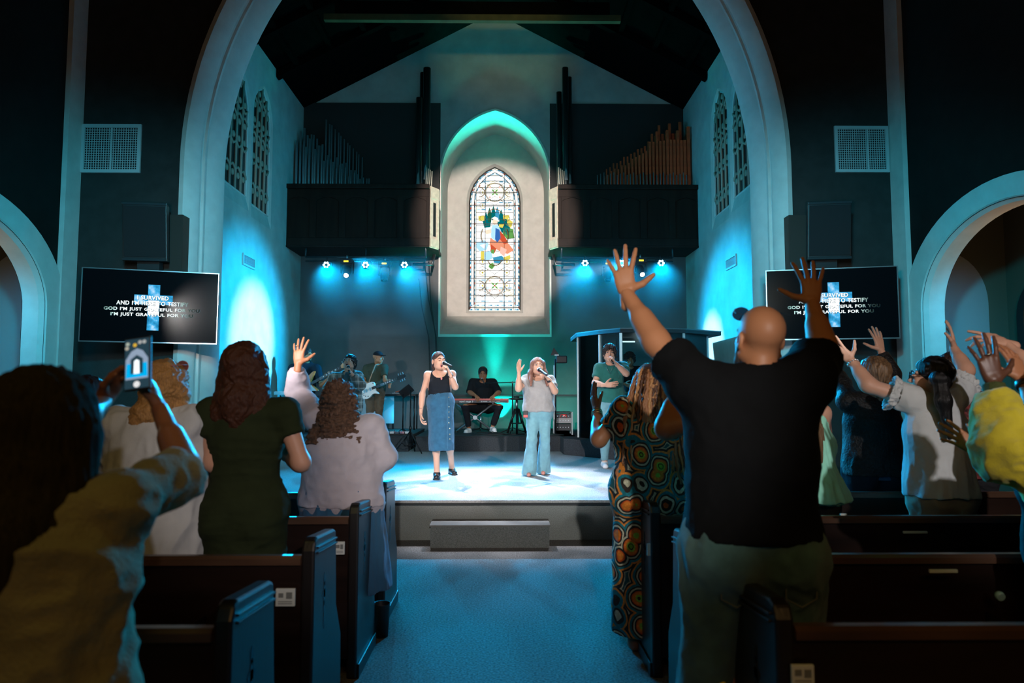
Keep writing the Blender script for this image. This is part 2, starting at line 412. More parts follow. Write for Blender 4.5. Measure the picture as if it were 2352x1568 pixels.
# white painted border round the niche front + white sill block
b = MB(); g = [(-1.29, 2.74)] + arc_pts(1.29, 6.45, 1.66, 20) + [(1.29, 2.74)]
vs = [Vector((NCX + x, YB - .03, z)) for x, z in f0] + [Vector((NCX + x, YB - .03, z)) for x, z in g] + [Vector((NCX + x, YB, z)) for x, z in g]
b.add(vs, [(i, i + 1, nn + i + 1, nn + i) for i in range(nn - 1)] + [(nn + i, nn + i + 1, 2 * nn + i + 1, 2 * nn + i) for i in range(nn - 1)])
b.add([vs[0], vs[nn - 1], vs[2 * nn - 1], vs[nn]], [(0, 1, 2, 3)])
struct(b.build('trim_4', M_ARCH))
# window in niche: half .625, bottom 3.48, spring 6.15, apex 7.07
WC = P(1136, 700, YN).x; WHW, WZ0, WSP = .625, 3.475, 6.18; WR = .93
WAP = WSP + sqrt(WR * WR - (WHW - WR) ** 2)
def whw(z):
    if z <= WSP: return WHW
    d = WR * WR - (z - WSP) ** 2
    return max(0, WHW - WR + sqrt(d)) if d > 0 else 0
wout = [(-WHW - .07, WZ0 - .07)] + arc_pts(WHW + .07, WSP, WR + .07, 20) + [(WHW + .07, WZ0 - .07)]
# niche back wall ring between k0 outline and window outline (same vertex count)
vs = [Vector((NCX + x, YN, z)) for x, z in k0] + [Vector((WC + x, YN, z)) for x, z in wout]
win_in = [(-WHW, WZ0)] + arc_pts(WHW, WSP, WR, 20) + [(WHW, WZ0)]
vs += [Vector((WC + x, YN + .10, z)) for x, z in win_in]
b = MB(); b.add(vs, [(i, (i + 1) % nn, nn + (i + 1) % nn, nn + i) for i in range(nn)] + [(nn + i, nn + (i + 1) % nn, 2 * nn + (i + 1) % nn, 2 * nn + i) for i in range(nn)])
struct(b.build('wall_niche_back', M_NICHE))

# roof of the chancel and its timbers
b = MB(); SL = .53
for sx in (-1, 1):
    vs = []
    for y in (YA + .2, YB):
        for t, dz in ((HW + .1, 0), (0, 0), (HW + .1, .2), (0, .2)):
            vs.append(Vector((CX + sx * t, y, ZT + (HW - t) * SL + dz)))
    b.add(vs, [(0, 1, 5, 4), (2, 3, 7, 6), (0, 4, 6, 2)])
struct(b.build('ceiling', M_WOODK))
rf = bpy.data.objects.new('trim_5', None); COL.objects.link(rf); rf['kind'] = 'structure'; rf.location = (CX, 12.5, ZT)
for y in (10.8, 12.2, 13.6):
    for sx in (-1, 1):
        m_ = MB(); a = Vector((sx * (HW - .02), y - 12.5, -.02)); c = Vector((0, y - 12.5, HW * SL - .02)); d = (c - a).normalized(); nrm = Vector((-d.z * sx, 0, d.x * sx)) if sx > 0 else Vector((d.z, 0, -d.x))
        dn = Vector((0, 0, -.16))
        m_.add([a + Vector((0, -.07, 0)), a + Vector((0, .07, 0)), c + Vector((0, .07, 0)), c + Vector((0, -.07, 0)), a + Vector((0, -.07, 0)) + dn, a + Vector((0, .07, 0)) + dn, c + Vector((0, .07, 0)) + dn, c + Vector((0, -.07, 0)) + dn],
               [(0, 1, 2, 3), (4, 5, 6, 7), (0, 3, 7, 4), (1, 2, 6, 5)])
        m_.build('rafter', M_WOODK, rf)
for k in range(6):
    t = .6 + k * .68
    for sx in (-1, 1):
        MB().box(sx * t - .05, sx * t + .05, -2.4, 1.2, (HW - t) * SL - .13, (HW - t) * SL - .03).build('purlin', M_WOODK, rf)
# collar beam lit olive by the added beam_spot, seen near the top edge
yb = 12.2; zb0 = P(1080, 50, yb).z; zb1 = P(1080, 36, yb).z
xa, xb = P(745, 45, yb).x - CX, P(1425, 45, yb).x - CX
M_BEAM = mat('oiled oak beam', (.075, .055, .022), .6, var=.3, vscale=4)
MB().box(xa, xb, yb - 12.5 - .05, yb - 12.5 + .05, zb0 - ZT, zb1 - ZT).build('collar_beam', M_BEAM, rf)
MB().box(xa + .2, xb - .2, yb - 12.5 - .04, yb - 12.5 + .04, zb1 - ZT, zb1 - ZT + .25).build('beam_board', M_WOODK, rf)
# nave ceiling
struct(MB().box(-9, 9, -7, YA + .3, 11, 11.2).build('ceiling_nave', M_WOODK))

# arcade side walls of the nave, each with one elliptical arch
def arcade(sx, name, tn):
    X = (CX + 5.88) if sx > 0 else (CX - 5.85); T = .30 * sx
    YC, Z0 = 7.6, 2.62; A1, B1, A2, B2 = 1.80, 1.33, 1.47, 1.06
    N = 32
    def el(a, b_, i): t = pi * i / N; return (YC - a * cos(t), Z0 + b_ * sin(t))
    b = MB()
    for xx in (X, X + T):
        pts = [(YC - A2, 0)] + [el(A2, B2, i) for i in range(N + 1)] + [(YC + A2, 0)]
        for i in range(1, len(pts) - 2):
            (a, za), (d, zd) = pts[i], pts[i + 1]
            b.add([Vector((xx, a, za)), Vector((xx, d, zd)), Vector((xx, d, 11)), Vector((xx, a, 11))], [(0, 1, 2, 3)])
        b.add([Vector((xx, YC + A2, 0)), Vector((xx, YA, 0)), Vector((xx, YA, 11)), Vector((xx, YC + A2, 11))], [(0, 1, 2, 3)])
        b.add([Vector((xx, -7, 0)), Vector((xx, YC - A2, 0)), Vector((xx, YC - A2, 11)), Vector((xx, -7, 11))], [(0, 1, 2, 3)])
    struct(b.build(name, M_SIDE))
    # raised band, chamfer and soffit with column face below
    b = MB()
    def row(i=None, y=None, z=None):
        out = []
        for (a, b_, dx) in ((A1, B1, 0), (A1, B1, -.05), (A1 - .09, B1 - .08, -.05), (A2 + .02, B2 + .02, -.02), (A2 - .03, B2 - .03, .06), (A2 - .03, B2 - .03, .27), (A2 + .03, B2 + .03, .32)):
            if i is not None: yy, zz = el(a, b_, i)
            else: yy, zz = YC + (a if y > 0 else -a), z
            out.append(Vector((X + sx * dx, yy, zz)))
        return out
    rows = [row(y=-1, z=0)] + [row(i=i) for i in range(N + 1)] + [row(y=1, z=0)]
    m_ = 7; vs = [p for r in rows for p in r]
    b.add(vs, [(i * m_ + k, i * m_ + k + 1, (i + 1) * m_ + k + 1, (i + 1) * m_ + k) for i in range(len(rows) - 1) for k in range(m_ - 1)], True)
    o = struct(b.build('trim_%d' % tn, M_ARCH)); es = o.modifiers.new('edge', 'EDGE_SPLIT'); es.split_angle = radians(30)
    # corner pilaster strip running to the ceiling
    struct(MB().box(min(X, X - sx * .07), max(X, X - sx * .07), 9.28, YA - .002, 0, 11).build('trim_%d' % (tn + 2), M_ARCH))
    # aisle beyond
    Xo = X + sx * 1.95
    b = MB(); b.box(min(Xo, Xo + sx * .2), max(Xo, Xo + sx * .2), 3.5, 10.4, 0, 5)
    b.box(min(X + T, Xo), max(X + T, Xo), 3.5, 10.4, 4.6, 4.75)
    struct(b.build(name + '_aisle', mat('olive aisle paint', (.11, .10, .07), .85, bump=.2)))
    # aisle end wall with tall round headed recess
    b = MB(); x0, x1 = sorted((X + T * .9, Xo)); b.box(x0, x1, 10.15, 10.35, 0, 4.6)
    struct(b.build(name + '_aisle_end', mat('olive aisle paint', (.11, .10, .07))))
    xm = (x0 + x1) / 2 - sx * .12; hwA = .66; zs = 2.85
    pg = [(xm - hwA, .0)] + [(xm - hwA * cos(pi * i / 20), zs + .78 * sin(pi * i / 20)) for i in range(21)] + [(xm + hwA, .0)]
    struct(MB().prism(pg, lambda a, z: Vector((a, 10.13, z)), lambda a, z: Vector((a, 10.15, z))).build('trim_%d' % (tn + 4), mat('pale blue grey recess paint', (.34, .34, .36), .8, bump=.1)))
    # black framed doorway arch in outer wall, gold infill glowing without a lamp
    r_ = bpy.data.objects.new('window_%d' % (tn), None); COL.objects.link(r_); r_['kind'] = 'structure'; r_.location = (Xo, 9.3, 2.35)  # doorway arch, numbered along with the windows
    pgo = [(-.55, -2.3)] + [(-.55 * cos(pi * i / 16), .25 + .55 * sin(pi * i / 16)) for i in range(17)] + [(.55, -2.3)]
    pgi = [(-.42, -2.3)] + [(-.42 * cos(pi * i / 16), .25 + .42 * sin(pi * i / 16)) for i in range(17)] + [(.42, -2.3)]
    nn_ = len(pgo); b = MB()
    vs = [Vector((-sx * .10, y, z)) for y, z in pgo] + [Vector((-sx * .10, y, z)) for y, z in pgi] + [Vector((0, y, z)) for y, z in pgo] + [Vector((0, y, z)) for y, z in pgi]
    b.add(vs, [(i, i + 1, nn_ + i + 1, nn_ + i) for i in range(nn_ - 1)] + [(i, i + 1, 2 * nn_ + i + 1, 2 * nn_ + i) for i in range(nn_ - 1)] + [(nn_ + i, nn_ + i + 1, 3 * nn_ + i + 1, 3 * nn_ + i) for i in range(nn_ - 1)])
    b.build('window_frame', M_BLACK, r_)
    MB().prism(pgi, lambda y, z: Vector((-sx * .03, y, z)), lambda y, z: Vector((-sx * .01, y, z))).build('pane', mat('glowing doorway gold', (.5, .3, .06), .3, emit=(1, .6, .1), es=.12), r_)
arcade(-1, 'wall_left_nave', 6); arcade(1, 'wall_right_nave', 7)

# ------------------------------------------------------------------ stage
YS, ZS = 7.2, .41
sxl, sxr = XL + .02, XR - .02
AL, AR = -3.35, 2.95
def stage_poly(g): return [(AL - g, YS - g), (AR + g, YS - g), (AR + g, YA + .0), (3.70, YA + .0), (3.70, YA + .8), (sxr, YA + .8), (sxr, YB - .02), (sxl, YB - .02), (sxl, YA + .8), (-4.22, YA + .8), (-4.22, YA), (AL - g, YA)]
struct(MB().prism(stage_poly(0), lambda x, y: Vector((x, y, 0)), lambda x, y: Vector((x, y, ZS - .03))).build('stage_base', mat('grey stage front carpet', (.26, .26, .24), .95, bump=.9, bscale=220, var=.35, vscale=150)))
struct(MB().prism(stage_poly(.025), lambda x, y: Vector((x, y, ZS - .03)), lambda x, y: Vector((x, y, ZS))).build('stage_deck', M_CARPST, bevel=.006))
struct(MB().box(AL, AR, YS - .03, YS - .0, ZS - .05, ZS - .03).build('stage_nosing', M_BLACK))
a = P(988, 1250, 6.85).x; c = P(1262, 1250, 6.85).x
st = root('stage_step', ((a + c) / 2, 7.02, 0), 'low grey carpeted step box against the middle of the stage front', 'step')
hwid = (c - a) / 2
MB().box(-hwid, hwid, -.17, .172, 0, .205).build('riser_box', mat('grey step carpet', (.17, .17, .16), .95, bump=.9, bscale=220, var=.35, vscale=150), st)
MB().box(-hwid - .01, hwid + .01, -.18, .148, .205, .222).build('tread', mat('step tread carpet', (.19, .17, .155), .95, bump=.6, bscale=220), st, bevel=.005)
# band risers
def riser(x0, x1, y0, y1, z, label):
    r = root('band_riser', ((x0 + x1) / 2, (y0 + y1) / 2, ZS), label, 'riser')
    hx, hy = (x1 - x0) / 2, (y1 - y0) / 2
    MB().box(-hx, hx, -hy, hy, 0.002, z - .02).build('skirt', M_RISER, r)
    MB().box(-hx - .01, hx + .01, -hy - .01, hy, z - .02, z).build('deck', mat('black riser deck', (.03, .032, .035), .8, bump=.4, bscale=150), r, bevel=.004)
    return r
ZR = .69
riser(P(640, 1030, 12.7).x, P(938, 1030, 12.7).x, 12.7, 15.2, ZR - ZS, 'low dark carpeted riser carrying the two guitarists')
riser(P(955, 1030, 12.7).x, P(1322, 1030, 12.7).x, 12.7, 15.2, ZR - ZS, 'low dark carpeted riser carrying the keyboard player')
# ================================================================== organ balconies, pipes
def balcony(x0, x1, sx, label):
    y0, y1 = 14.45, YB - .03; z0, z1 = 4.58, 5.94
    r = root('organ_balcony', ((x0 + x1) / 2, y1, z0), label, 'balcony')
    cx = (x0 + x1) / 2; A, B = x0 - cx, x1 - cx; yy = y0 - y1; H = z1 - z0
    ch = .16      # chamfered inner corner towards the niche
    poly = [(A, 0), (A, yy), (B - ch, yy), (B, yy + ch * 1.6), (B, 0)] if sx < 0 else [(A, 0), (A, yy + ch * 1.6), (A + ch, yy), (B, yy), (B, 0)]
    MB().prism(poly, lambda x, y: Vector((x, y, 0)), lambda x, y: Vector((x, y, .06))).build('underside', M_BALC, r)
    inner = [(x * .985, y * .97) for x, y in poly]
    MB().prism(inner, lambda x, y: Vector((x, y, .06)), lambda x, y: Vector((x, y, H - .3))).build('core', M_BALC, r)
    fa, fb = (A, B - ch) if sx < 0 else (A + ch, B)
    MB().box(fa, fb, yy - .03, yy + .02, .02, .20).build('bottom_rail', M_BALC, r, bevel=.006)
    MB().box(fa, fb, yy - .03, yy + .02, H - .26, H - .10).build('top_rail', M_BALC, r, bevel=.006)
    MB().box(fa - .0, fb, yy - .09, yy + .12, H - .10, H).build('coping', M_BALC, r, bevel=.012)
    MB().box(fa, fb, yy - .05, yy + .02, .0, .035).build('base_moulding', M_BALC, r, bevel=.008)
    n = 5; W = (fb - fa) / n
    for i in range(n + 1):
        x = fa + i * W; MB().box(max(fa, x - .07), min(fb, x + .07), yy - .03, yy + .02, .20, H - .26).build('stile', M_BALC, r, bevel=.005)
    for i in range(n):
        a, c = fa + i * W + .07, fa + (i + 1) * W - .07; m_ = (a + c) / 2
        top = H - .26
        # recessed panel and the ogee head above it
        MB().box(a, c, yy + .0, yy + .014, .20, top).build('panel', M_BALC, r)
        hd = [(a, top), (a, top - .10), (a + .06, top - .055), (m_ - .06, top - .02), (m_, top - .005), (m_ + .06, top - .02), (c - .06, top - .055), (c, top - .10), (c, top)]
        MB().prism(hd, lambda x, z: Vector((x, yy - .025, z)), lambda x, z: Vector((x, yy + .0, z))).build('panel_head', M_BALC, r)
    # pale end panel on the chamfer
    e0, e1 = (Vector((B - ch, yy, 0)), Vector((B, yy + ch * 1.6, 0))) if sx < 0 else (Vector((A + ch, yy, 0)), Vector((A, yy + ch * 1.6, 0)))
    d = (e1 - e0); out = Vector((d.y, -d.x, 0)).normalized() * (1 if sx < 0 else -1)
    def ep(t, z, o): return e0 + d * t + Vector((0, 0, z)) + out * o
    def slab(t0, t1, z0_, z1_, o, nm, mm):
        vs = [ep(t0, z0_, 0), ep(t1, z0_, 0), ep(t1, z1_, 0), ep(t0, z1_, 0), ep(t0, z0_, o), ep(t1, z0_, o), ep(t1, z1_, o), ep(t0, z1_, o)]
        MB().add(vs, [(0, 1, 2, 3), (4, 5, 6, 7), (0, 1, 5, 4), (1, 2, 6, 5), (2, 3, 7, 6), (3, 0, 4, 7)]).build(nm, mm, r)
    slab(0, 1, 0, H - .02, .012, 'end_panel', M_BALE)
    slab(0, .2, .02, H - .1, .025, 'end_stile', M_BALE); slab(.8, 1, .02, H - .1, .025, 'end_stile', M_BALE)
    slab(0, 1, H - .28, H - .04, .03, 'end_rail', M_BALE); slab(0, 1, .02, .2, .03, 'end_rail', M_BALE)
    slab(.35, .65, .26, H - .36, .016, 'end_slot', M_DARKV)
    return r
balcony(P(652, 500, 14.45).x, P(1004, 500, 14.45).x, -1, 'dark panelled wooden organ balcony left of the altar window')
balcony(P(1265, 500, 14.45).x, P(1609, 500, 14.45).x, 1, 'dark panelled wooden organ balcony right of the altar window')
ZB = 5.84
M_PIPE = mat('dull tin organ pipe', (.36, .40, .42), .3, metal=.55)
M_PIPED = mat('dark zinc organ pipe', (.045, .055, .055), .4, metal=.6)
M_PIPEW = mat('reddish wooden organ pipe', (.60, .075, .02), .6, var=.3, vscale=10)
ORD = 'first second third fourth fifth sixth seventh eighth ninth tenth eleventh twelfth thirteenth fourteenth fifteenth sixteenth seventeenth eighteenth nineteenth twentieth'.split() + ['twenty-' + o for o in 'first second third fourth fifth sixth seventh eighth ninth'.split()] + ['thirtieth', 'thirty-first', 'thirty-second']
def pipe(x, y, r, h, m, label, group, square=False, name='organ_pipe'):
    b = MB()
    if square: b.box(-r, r, -r, r, .12, h); b.tube([(0, 0, 0), (0, 0, .12)], r * .4, 8)
    else: b.lathe((0, 0, 0), [(r * .35, 0), (r, min(.35, h * .22)), (r, min(.37, h * .25)), (r * .93, min(.39, h * .27)), (r, min(.41, h * .29)), (r, h), (r * .85, h), (r * .85, h - .03)], 10)
    o = b.build(name, m, None, (x, y, ZB))
    if not square and r > .05:
        MB().add([Vector((-r * .55, -r * 1.01, h * .12)), Vector((r * .55, -r * 1.01, h * .12)), Vector((r * .35, -r * 1.03, h * .12 + r * 3)), Vector((0, -r * 1.03, h * .12 + r * 4)), Vector((-r * .35, -r * 1.03, h * .12 + r * 3))], [(0, 1, 2, 3, 4)]).build('pipe_mouth', M_PIPE, o)
    return tag(o, label, 'organ pipe', group)
rnd = random.Random(3)
pr = [(sx_, y_) for sx_ in (0,) for y_ in (0,)]
def top_env(px, tall):   # height profile across the left rank in photo pixels
    return tall
# left ranks, tin: three rows receding, falling to the right
for row, (yy, h0, slope, n) in enumerate(((14.78, 330, .52, 30), (14.98, 300, .72, 26), (15.18, 282, .90, 20))):
    for i in range(n):
        px = 682 + row * 9 + i * 6.9 + (i % 3) * 1.0
        if px > 892: break
        ty = h0 + (px - 690) * slope + (14 if i % 4 == 1 else 0) + rnd.uniform(-5, 5)
        if px > 742 and row == 2: ty = 268 + (px - 742) * 1.05 + rnd.uniform(-2, 2)
        if ty > 412: continue
        T = P(px, ty, yy); rr = max(.008, .026 - (px - 682) * .00009)
        pipe(T.x, yy, rr, T.z - ZB, M_PIPE, 'dull metal organ pipe, %s from the left, %s rank, left balcony' % (ORD[i], ('front', 'middle', 'rear')[row]), 'tin organ pipes on the left balcony')
for row, (yy, n) in enumerate(((14.80, 25), (15.05, 22))):
    for i in range(n):
        px = 1388 + i * 8.0 + row * 5
        if px > 1590: break
        ty = (406 - (px - 1388) * .62) if px < 1490 else 300 + (26 if i % 3 else 0) - (px - 1490) * .05
        ty += rnd.uniform(-4, 4) + row * -14
        T = P(px, ty, yy); rr = .014 + (px - 1388) * .00010
        pipe(T.x, yy, rr, T.z - ZB, M_PIPEW, 'square reddish wooden organ pipe, %s from the left, %s rank, right balcony' % (ORD[i], ('front', 'rear')[row]), 'wooden organ pipes on the right balcony', True)
for i in range(28):
    px = 1372 + i * 7.6; T = P(px, 402 - (i % 3) * 3, 14.66)
    pipe(T.x, 14.66, .010, T.z - ZB, M_PIPE, 'short thin metal organ pipe, %s from the left, in front of the wooden pipes' % ORD[i], 'short tin organ pipes on the right balcony')
for (px, ty, yy, r, lab) in ((981, 157, 14.95, .085, 'tallest dark organ pipe beside the left side of the altar bay'), (963, 225, 15.05, .07, 'dark organ pipe left of the tallest pipe on the left balcony'),
                             (972, 168, 15.2, .07, 'dark organ pipe just behind the tallest pipe on the left balcony'),
                             (1298, 156, 14.95, .07, 'tallest dark organ pipe beside the right side of the altar bay'), (1284, 212, 15.05, .06, 'dark organ pipe nearest the altar window on the right balcony'), (1307, 178, 15.15, .06, 'dark organ pipe on the outer side of the tallest right pipe')):
    T = P(px, ty, yy); pipe(T.x, yy, r, T.z - ZB, M_PIPED, lab, None, name='large_organ_pipe')
for k in range(4):
    for (px0, dr) in ((978, 1), (1281, 1)):
        a = P(px0 + k * 4.2, 412, 14.6); t_ = P(px0 + k * 4.2 + 2, 385 + k * 3, 14.62)
        o = MB().tube([(0, 0, 0), (t_.x - a.x, 0, t_.z - ZB)], [.010, .016], 8).build('organ_pipe', mat('pale pipe foot', (.5, .46, .36), .4), None, (a.x, 14.6, ZB))
        tag(o, 'thin pale pipe foot, %s from the left beside the big pipe on the %s balcony' % (ORD[k], 'left' if px0 < 1100 else 'right'), 'organ pipe', 'pale pipe feet on the %s balcony' % ('left' if px0 < 1100 else 'right'))
for px, sd in ((658, 'left'), (1601, 'right')):
    a = P(px, 410, 14.6); o = MB().box(-.06, .06, -.06, .06, 0, .14).build('junction_box', mat('cream painted metal', (.5, .42, .36), .6), None, (a.x, 14.6, 5.94))
    tag(o, 'small cream box on the outer end of the %s balcony' % sd, 'box')

# ------------------------------------------------------------------ altar window: lead and glass
wr = bpy.data.objects.new('window_1', None); COL.objects.link(wr); wr.location = (WC, YN + .06, WZ0); wr['kind'] = 'structure'
WH = WAP - WZ0
def gl(nm, col, s): return glow('glass ' + nm, col, s)
GLS = 1.75
G_W = gl('white', (1.0, 1.0, .97), 1.5); G_C = gl('cream', (1.0, .94, .72), GLS); G_B = gl('blue', (.06, .38, .62), .9); G_LB = gl('pale blue', (.42, .72, .95), 1.2)
G_T = gl('teal', (.0, .22, .25), .75); G_Y = gl('yellow', (.85, .72, .12), 1.0); G_R = gl('red', (.72, .10, .04), .95); G_O = gl('coral', (.95, .35, .20), 1.0)
G_G = gl('green', (.18, .50, .12), .8); G_DB = gl('deep blue', (.05, .20, .62), .8); G_P = gl('pink', (.95, .55, .45), 1.1); G_SK = gl('flesh', (1.0, .78, .58), 1.1); G_DG = gl('dark green', (.02, .18, .10), .7)
M_LEAD = mat('lead came', (.02, .018, .014), .6)
M_LEADB = mat('gold brown came', (.16, .10, .02), .5)
def zpx(py): return P(1136, py, YN).z - WZ0
def xpx(px): return P(px, 600, YN).x - WC
def pane(poly, m, y=0.0, th=.004, kind=None):
    o = MB().prism(poly, lambda x, z: Vector((x, y, z)), lambda x, z: Vector((x, y + th, z))).build('pane', m, wr)
    return o
# backing field: rows between the iron bars
bars = [zpx(v) for v in (705, 677, 638, 597, 555, 513, 470, 440)]
IN = .36   # half width of inner field
def wh(z): return whw(z + WZ0)
# inner clear field, square quarries
zr = [0.06, .20, .36, .52, .68, .84, 1.0, 1.16, 1.32, 1.48, 1.64, 1.80, 1.96, 2.12, 2.28, 2.44, 2.60, 2.76, 2.92, 3.08, 3.24, 3.38]
for i in range(len(zr) - 1):
    z0_, z1_ = zr[i], zr[i + 1]
    hw_t = max(0, min(.46, wh(z1_) - .13)); hw_b = max(0, min(.46, wh(z0_) - .13))
    if hw_b < .06: continue
    for k in range(4):
        a0, a1 = -1 + k * .5, -.5 + k * .5
        pane([(a0 * hw_b + .006, z0_ + .006), (a1 * hw_b - .006, z0_ + .006), (a1 * max(hw_t, .01) - .004, z1_ - .006), (a0 * max(hw_t, .01) + .004, z1_ - .006)], G_W if (k + i) % 5 else G_C, .012)
# border: two blue/white checker bands following the outline (small pieces joined by colour)
bb = {k: MB() for k in ('b', 'w', 'r', 'l')}
def outline_pts(g, step):
    """points along the window outline inset by g"""
    pts = []
    z = .02 + g
    while z < WSP - WZ0: pts.append((WHW - g, z)); z += step
    R = WR - g; cx = WHW - WR; a = 0.0; am = math.acos(min(1, -cx / R)) if R > -cx else 0
    L = R * am; nn_ = max(2, int(L / step))
    for i in range(nn_ + 1): a = am * i / nn_; pts.append((cx + R * cos(a), WSP - WZ0 + R * sin(a)))
    return pts
for g, wd in ((.012, .030), (.118, .026)):
    A = outline_pts(g, .055); Bp = outline_pts(g + wd, .055); nn_ = min(len(A), len(Bp))
    for i in range(nn_ - 1):
        for s_ in (-1, 1):
            key = ('b', 'l', 'b', 'w')[i % 4] if i % 9 else 'r'
            q4 = [(s_ * A[i][0], A[i][1]), (s_ * A[i + 1][0], A[i + 1][1]), (s_ * Bp[min(i + 1, len(Bp) - 1)][0], Bp[min(i + 1, len(Bp) - 1)][1]), (s_ * Bp[i][0], Bp[i][1])]
            bb[key].prism(q4, lambda x, z: Vector((x, .006, z)), lambda x, z: Vector((x, .010, z)))
# white strip between the bands
A = outline_pts(.045, .16); Bp = outline_pts(.115, .16); nn_ = min(len(A), len(Bp))
for i in range(nn_ - 1):
    for s_ in (-1, 1): pane([(s_ * A[i][0], A[i][1] + .004), (s_ * A[i + 1][0], A[i + 1][1] - .004), (s_ * Bp[i + 1][0], Bp[i + 1][1] - .004), (s_ * Bp[i][0], Bp[i][1] + .004)], G_W, .008)
for i in range(22):
    x = -WHW + .03 + i * (2 * WHW - .06) / 22; key = ('b', 'w', 'l')[i % 3]
    bb[key].box(x, x + .05, .004, .008, .012, .045); bb[key].box(x, x + .05, .004, .008, .12, .145)
for k, mm in (('b', G_B), ('w', G_C), ('r', G_R), ('l', G_LB)):
    o = bb[k].build('border_glass', mm, wr); o['kind'] = 'stuff'
# vertical and horizontal blue ribbons
for x in (-.235, .235):
    for i in range(18):
        z = .10 + i * .18
        if abs(x) < wh(z + .1) - .15 and not (1.15 < z < 2.35): pane([(x - .013, z), (x + .013, z), (x + .013, z + .15), (x - .013, z + .15)], G_LB if i % 2 else G_B, .004)
for z in (.235, .76, 2.70, 3.22, .56, 2.52):
    for i in range(8):
        x = -.44 + i * .11
        if abs(x + .05) < wh(z) - .14 and abs(x + .05) > .1: pane([(x, z - .012), (x + .09, z - .012), (x + .09, z + .012), (x, z + .012)], G_B if i % 2 else G_LB, .004)
# central picture: generic kneeling robed figure in a garden, pieces of coloured glass
def zz(py): return zpx(py)
def poly(pts, m, y=-.002): pane([(xpx(a), zz(b_)) for a, b_ in pts], m, y)
poly([(1098, 505), (1118, 478), (1136, 470), (1156, 478), (1176, 505), (1183, 540), (1176, 575), (1136, 588), (1100, 576), (1090, 540)], G_W, .002)
for i, (a, b_) in enumerate(((1116, 492), (1124, 482), (1133, 478), (1142, 480), (1151, 486), (1158, 494), (1163, 503))):   # cypress wood
    poly([(a - 4, b_ + 26), (a - 5, b_ + 8), (a, b_ - 8), (a + 5, b_ + 8), (a + 4, b_ + 28)], (G_T, G_DG, G_T, G_B)[i % 4], -.001)
poly([(1140, 508), (1162, 505), (1172, 522), (1168, 540), (1152, 532)], G_T); poly([(1108, 506), (1128, 500), (1126, 520), (1112, 522)], G_T, .000)
poly([(1158, 520), (1178, 524), (1182, 545), (1165, 548), (1154, 536)], G_G); poly([(1166, 500), (1178, 508), (1174, 522), (1163, 516)], G_Y)
poly([(1146, 512), (1158, 514), (1154, 522), (1146, 520)], G_Y, -.004)
poly([(1098, 495), (1112, 493), (1112, 505), (1099, 506)], G_Y, -.004); poly([(1155, 493), (1170, 492), (1170, 500), (1156, 502)], G_Y, -.004)
poly([(1132, 503), (1138, 500), (1143, 506), (1142, 513), (1135, 515), (1130, 510)], G_SK, -.006)          # head
poly([(1129, 500), (1136, 496), (1143, 499), (1146, 508), (1142, 505), (1134, 502)], G_C, -.007)
poly([(1131, 515), (1142, 515), (1150, 526), (1148, 545), (1138, 552), (1128, 544), (1127, 528)], G_LB, -.006)   # mantle
poly([(1138, 522), (1147, 526), (1150, 545), (1142, 556), (1137, 548)], G_DB, -.008)
poly([(1114, 528), (1128, 524), (1129, 534), (1116, 537)], G_SK, -.006)
poly([(1126, 545), (1138, 552), (1150, 532), (1160, 548), (1172, 563), (1180, 573), (1166, 582), (1150, 577), (1138, 570), (1128, 572), (1124, 560)], G_O, -.006)
poly([(1148, 528), (1158, 540), (1168, 556), (1158, 560), (1148, 548)], G_R, -.008); poly([(1128, 560), (1140, 570), (1136, 580), (1126, 576)], G_R, -.008); poly([(1150, 565), (1164, 572), (1158, 588), (1148, 580)], G_P, -.008)
poly([(1094, 556), (1112, 550), (1122, 558), (1118, 572), (1102, 576), (1094, 568)], G_LB, -.003); poly([(1102, 562), (1116, 558), (1112, 570)], G_W, -.005)
poly([(1106, 580), (1128, 574), (1132, 592), (1114, 600), (1104, 594)], G_LB, -.003); poly([(1132, 590), (1152, 586), (1162, 594), (1146, 604), (1134, 602)], G_B, -.003)
poly([(1104, 576), (1112, 576), (1112, 596), (1104, 596)], G_Y, -.004); poly([(1156, 590), (1172, 584), (1172, 594), (1158, 598)], G_Y, -.004)
poly([(1124, 606), (1132, 602), (1136, 610), (1130, 618), (1122, 612)], G_G, -.004); poly([(1128, 572), (1136, 572), (1134, 582), (1128, 580)], G_G, -.009)
# medallions: four-leaf crosses with pink buds in gold rings
def ring(cx, cz, r, a0=0, a1=360, rad=.010, m=None):
    MB().tube([(cx + r * cos(radians(a0 + (a1 - a0) * i / 24)), -.006, cz + r * sin(radians(a0 + (a1 - a0) * i / 24))) for i in range(25)], rad, 5, smooth=False).build('came', m or M_LEADB, wr)
for pc in (440, 655):
    cz = zz(pc)
    ring(0, cz, .235); ring(0, cz, .215, m=M_LEAD, rad=.005); ring(-.37, cz, .115, -100, 100); ring(.37, cz, .115, 80, 280)
    for a in (45, 135, 225, 315):
        c_, s_ = cos(radians(a)), sin(radians(a))
        pane([(0, cz), (.06 * c_ - .022 * s_, cz + .06 * s_ + .022 * c_), (.12 * c_, cz + .12 * s_), (.06 * c_ + .022 * s_, cz + .06 * s_ - .022 * c_)], G_G, -.003)
        pane([(.175 * c_ + .028 * cos(t), cz + .175 * s_ + .028 * sin(t)) for t in np.linspace(0, 2 * pi, 8, endpoint=False)], G_P, -.003)
    pane([(.02 * cos(t), cz + .02 * sin(t)) for t in np.linspace(0, 2 * pi, 8, endpoint=False)], G_R, -.006)
ring(0, zz(540), .33, -28, 28, .011); ring(0, zz(540), .33, 152, 208, .011); ring(0, zz(495), .18, 20, 160, .011); ring(0, zz(592), .18, 200, 340, .011)
ring(0, zz(540), .35, -30, 30, .006, M_LEAD); ring(0, zz(540), .35, 150, 210, .006, M_LEAD)
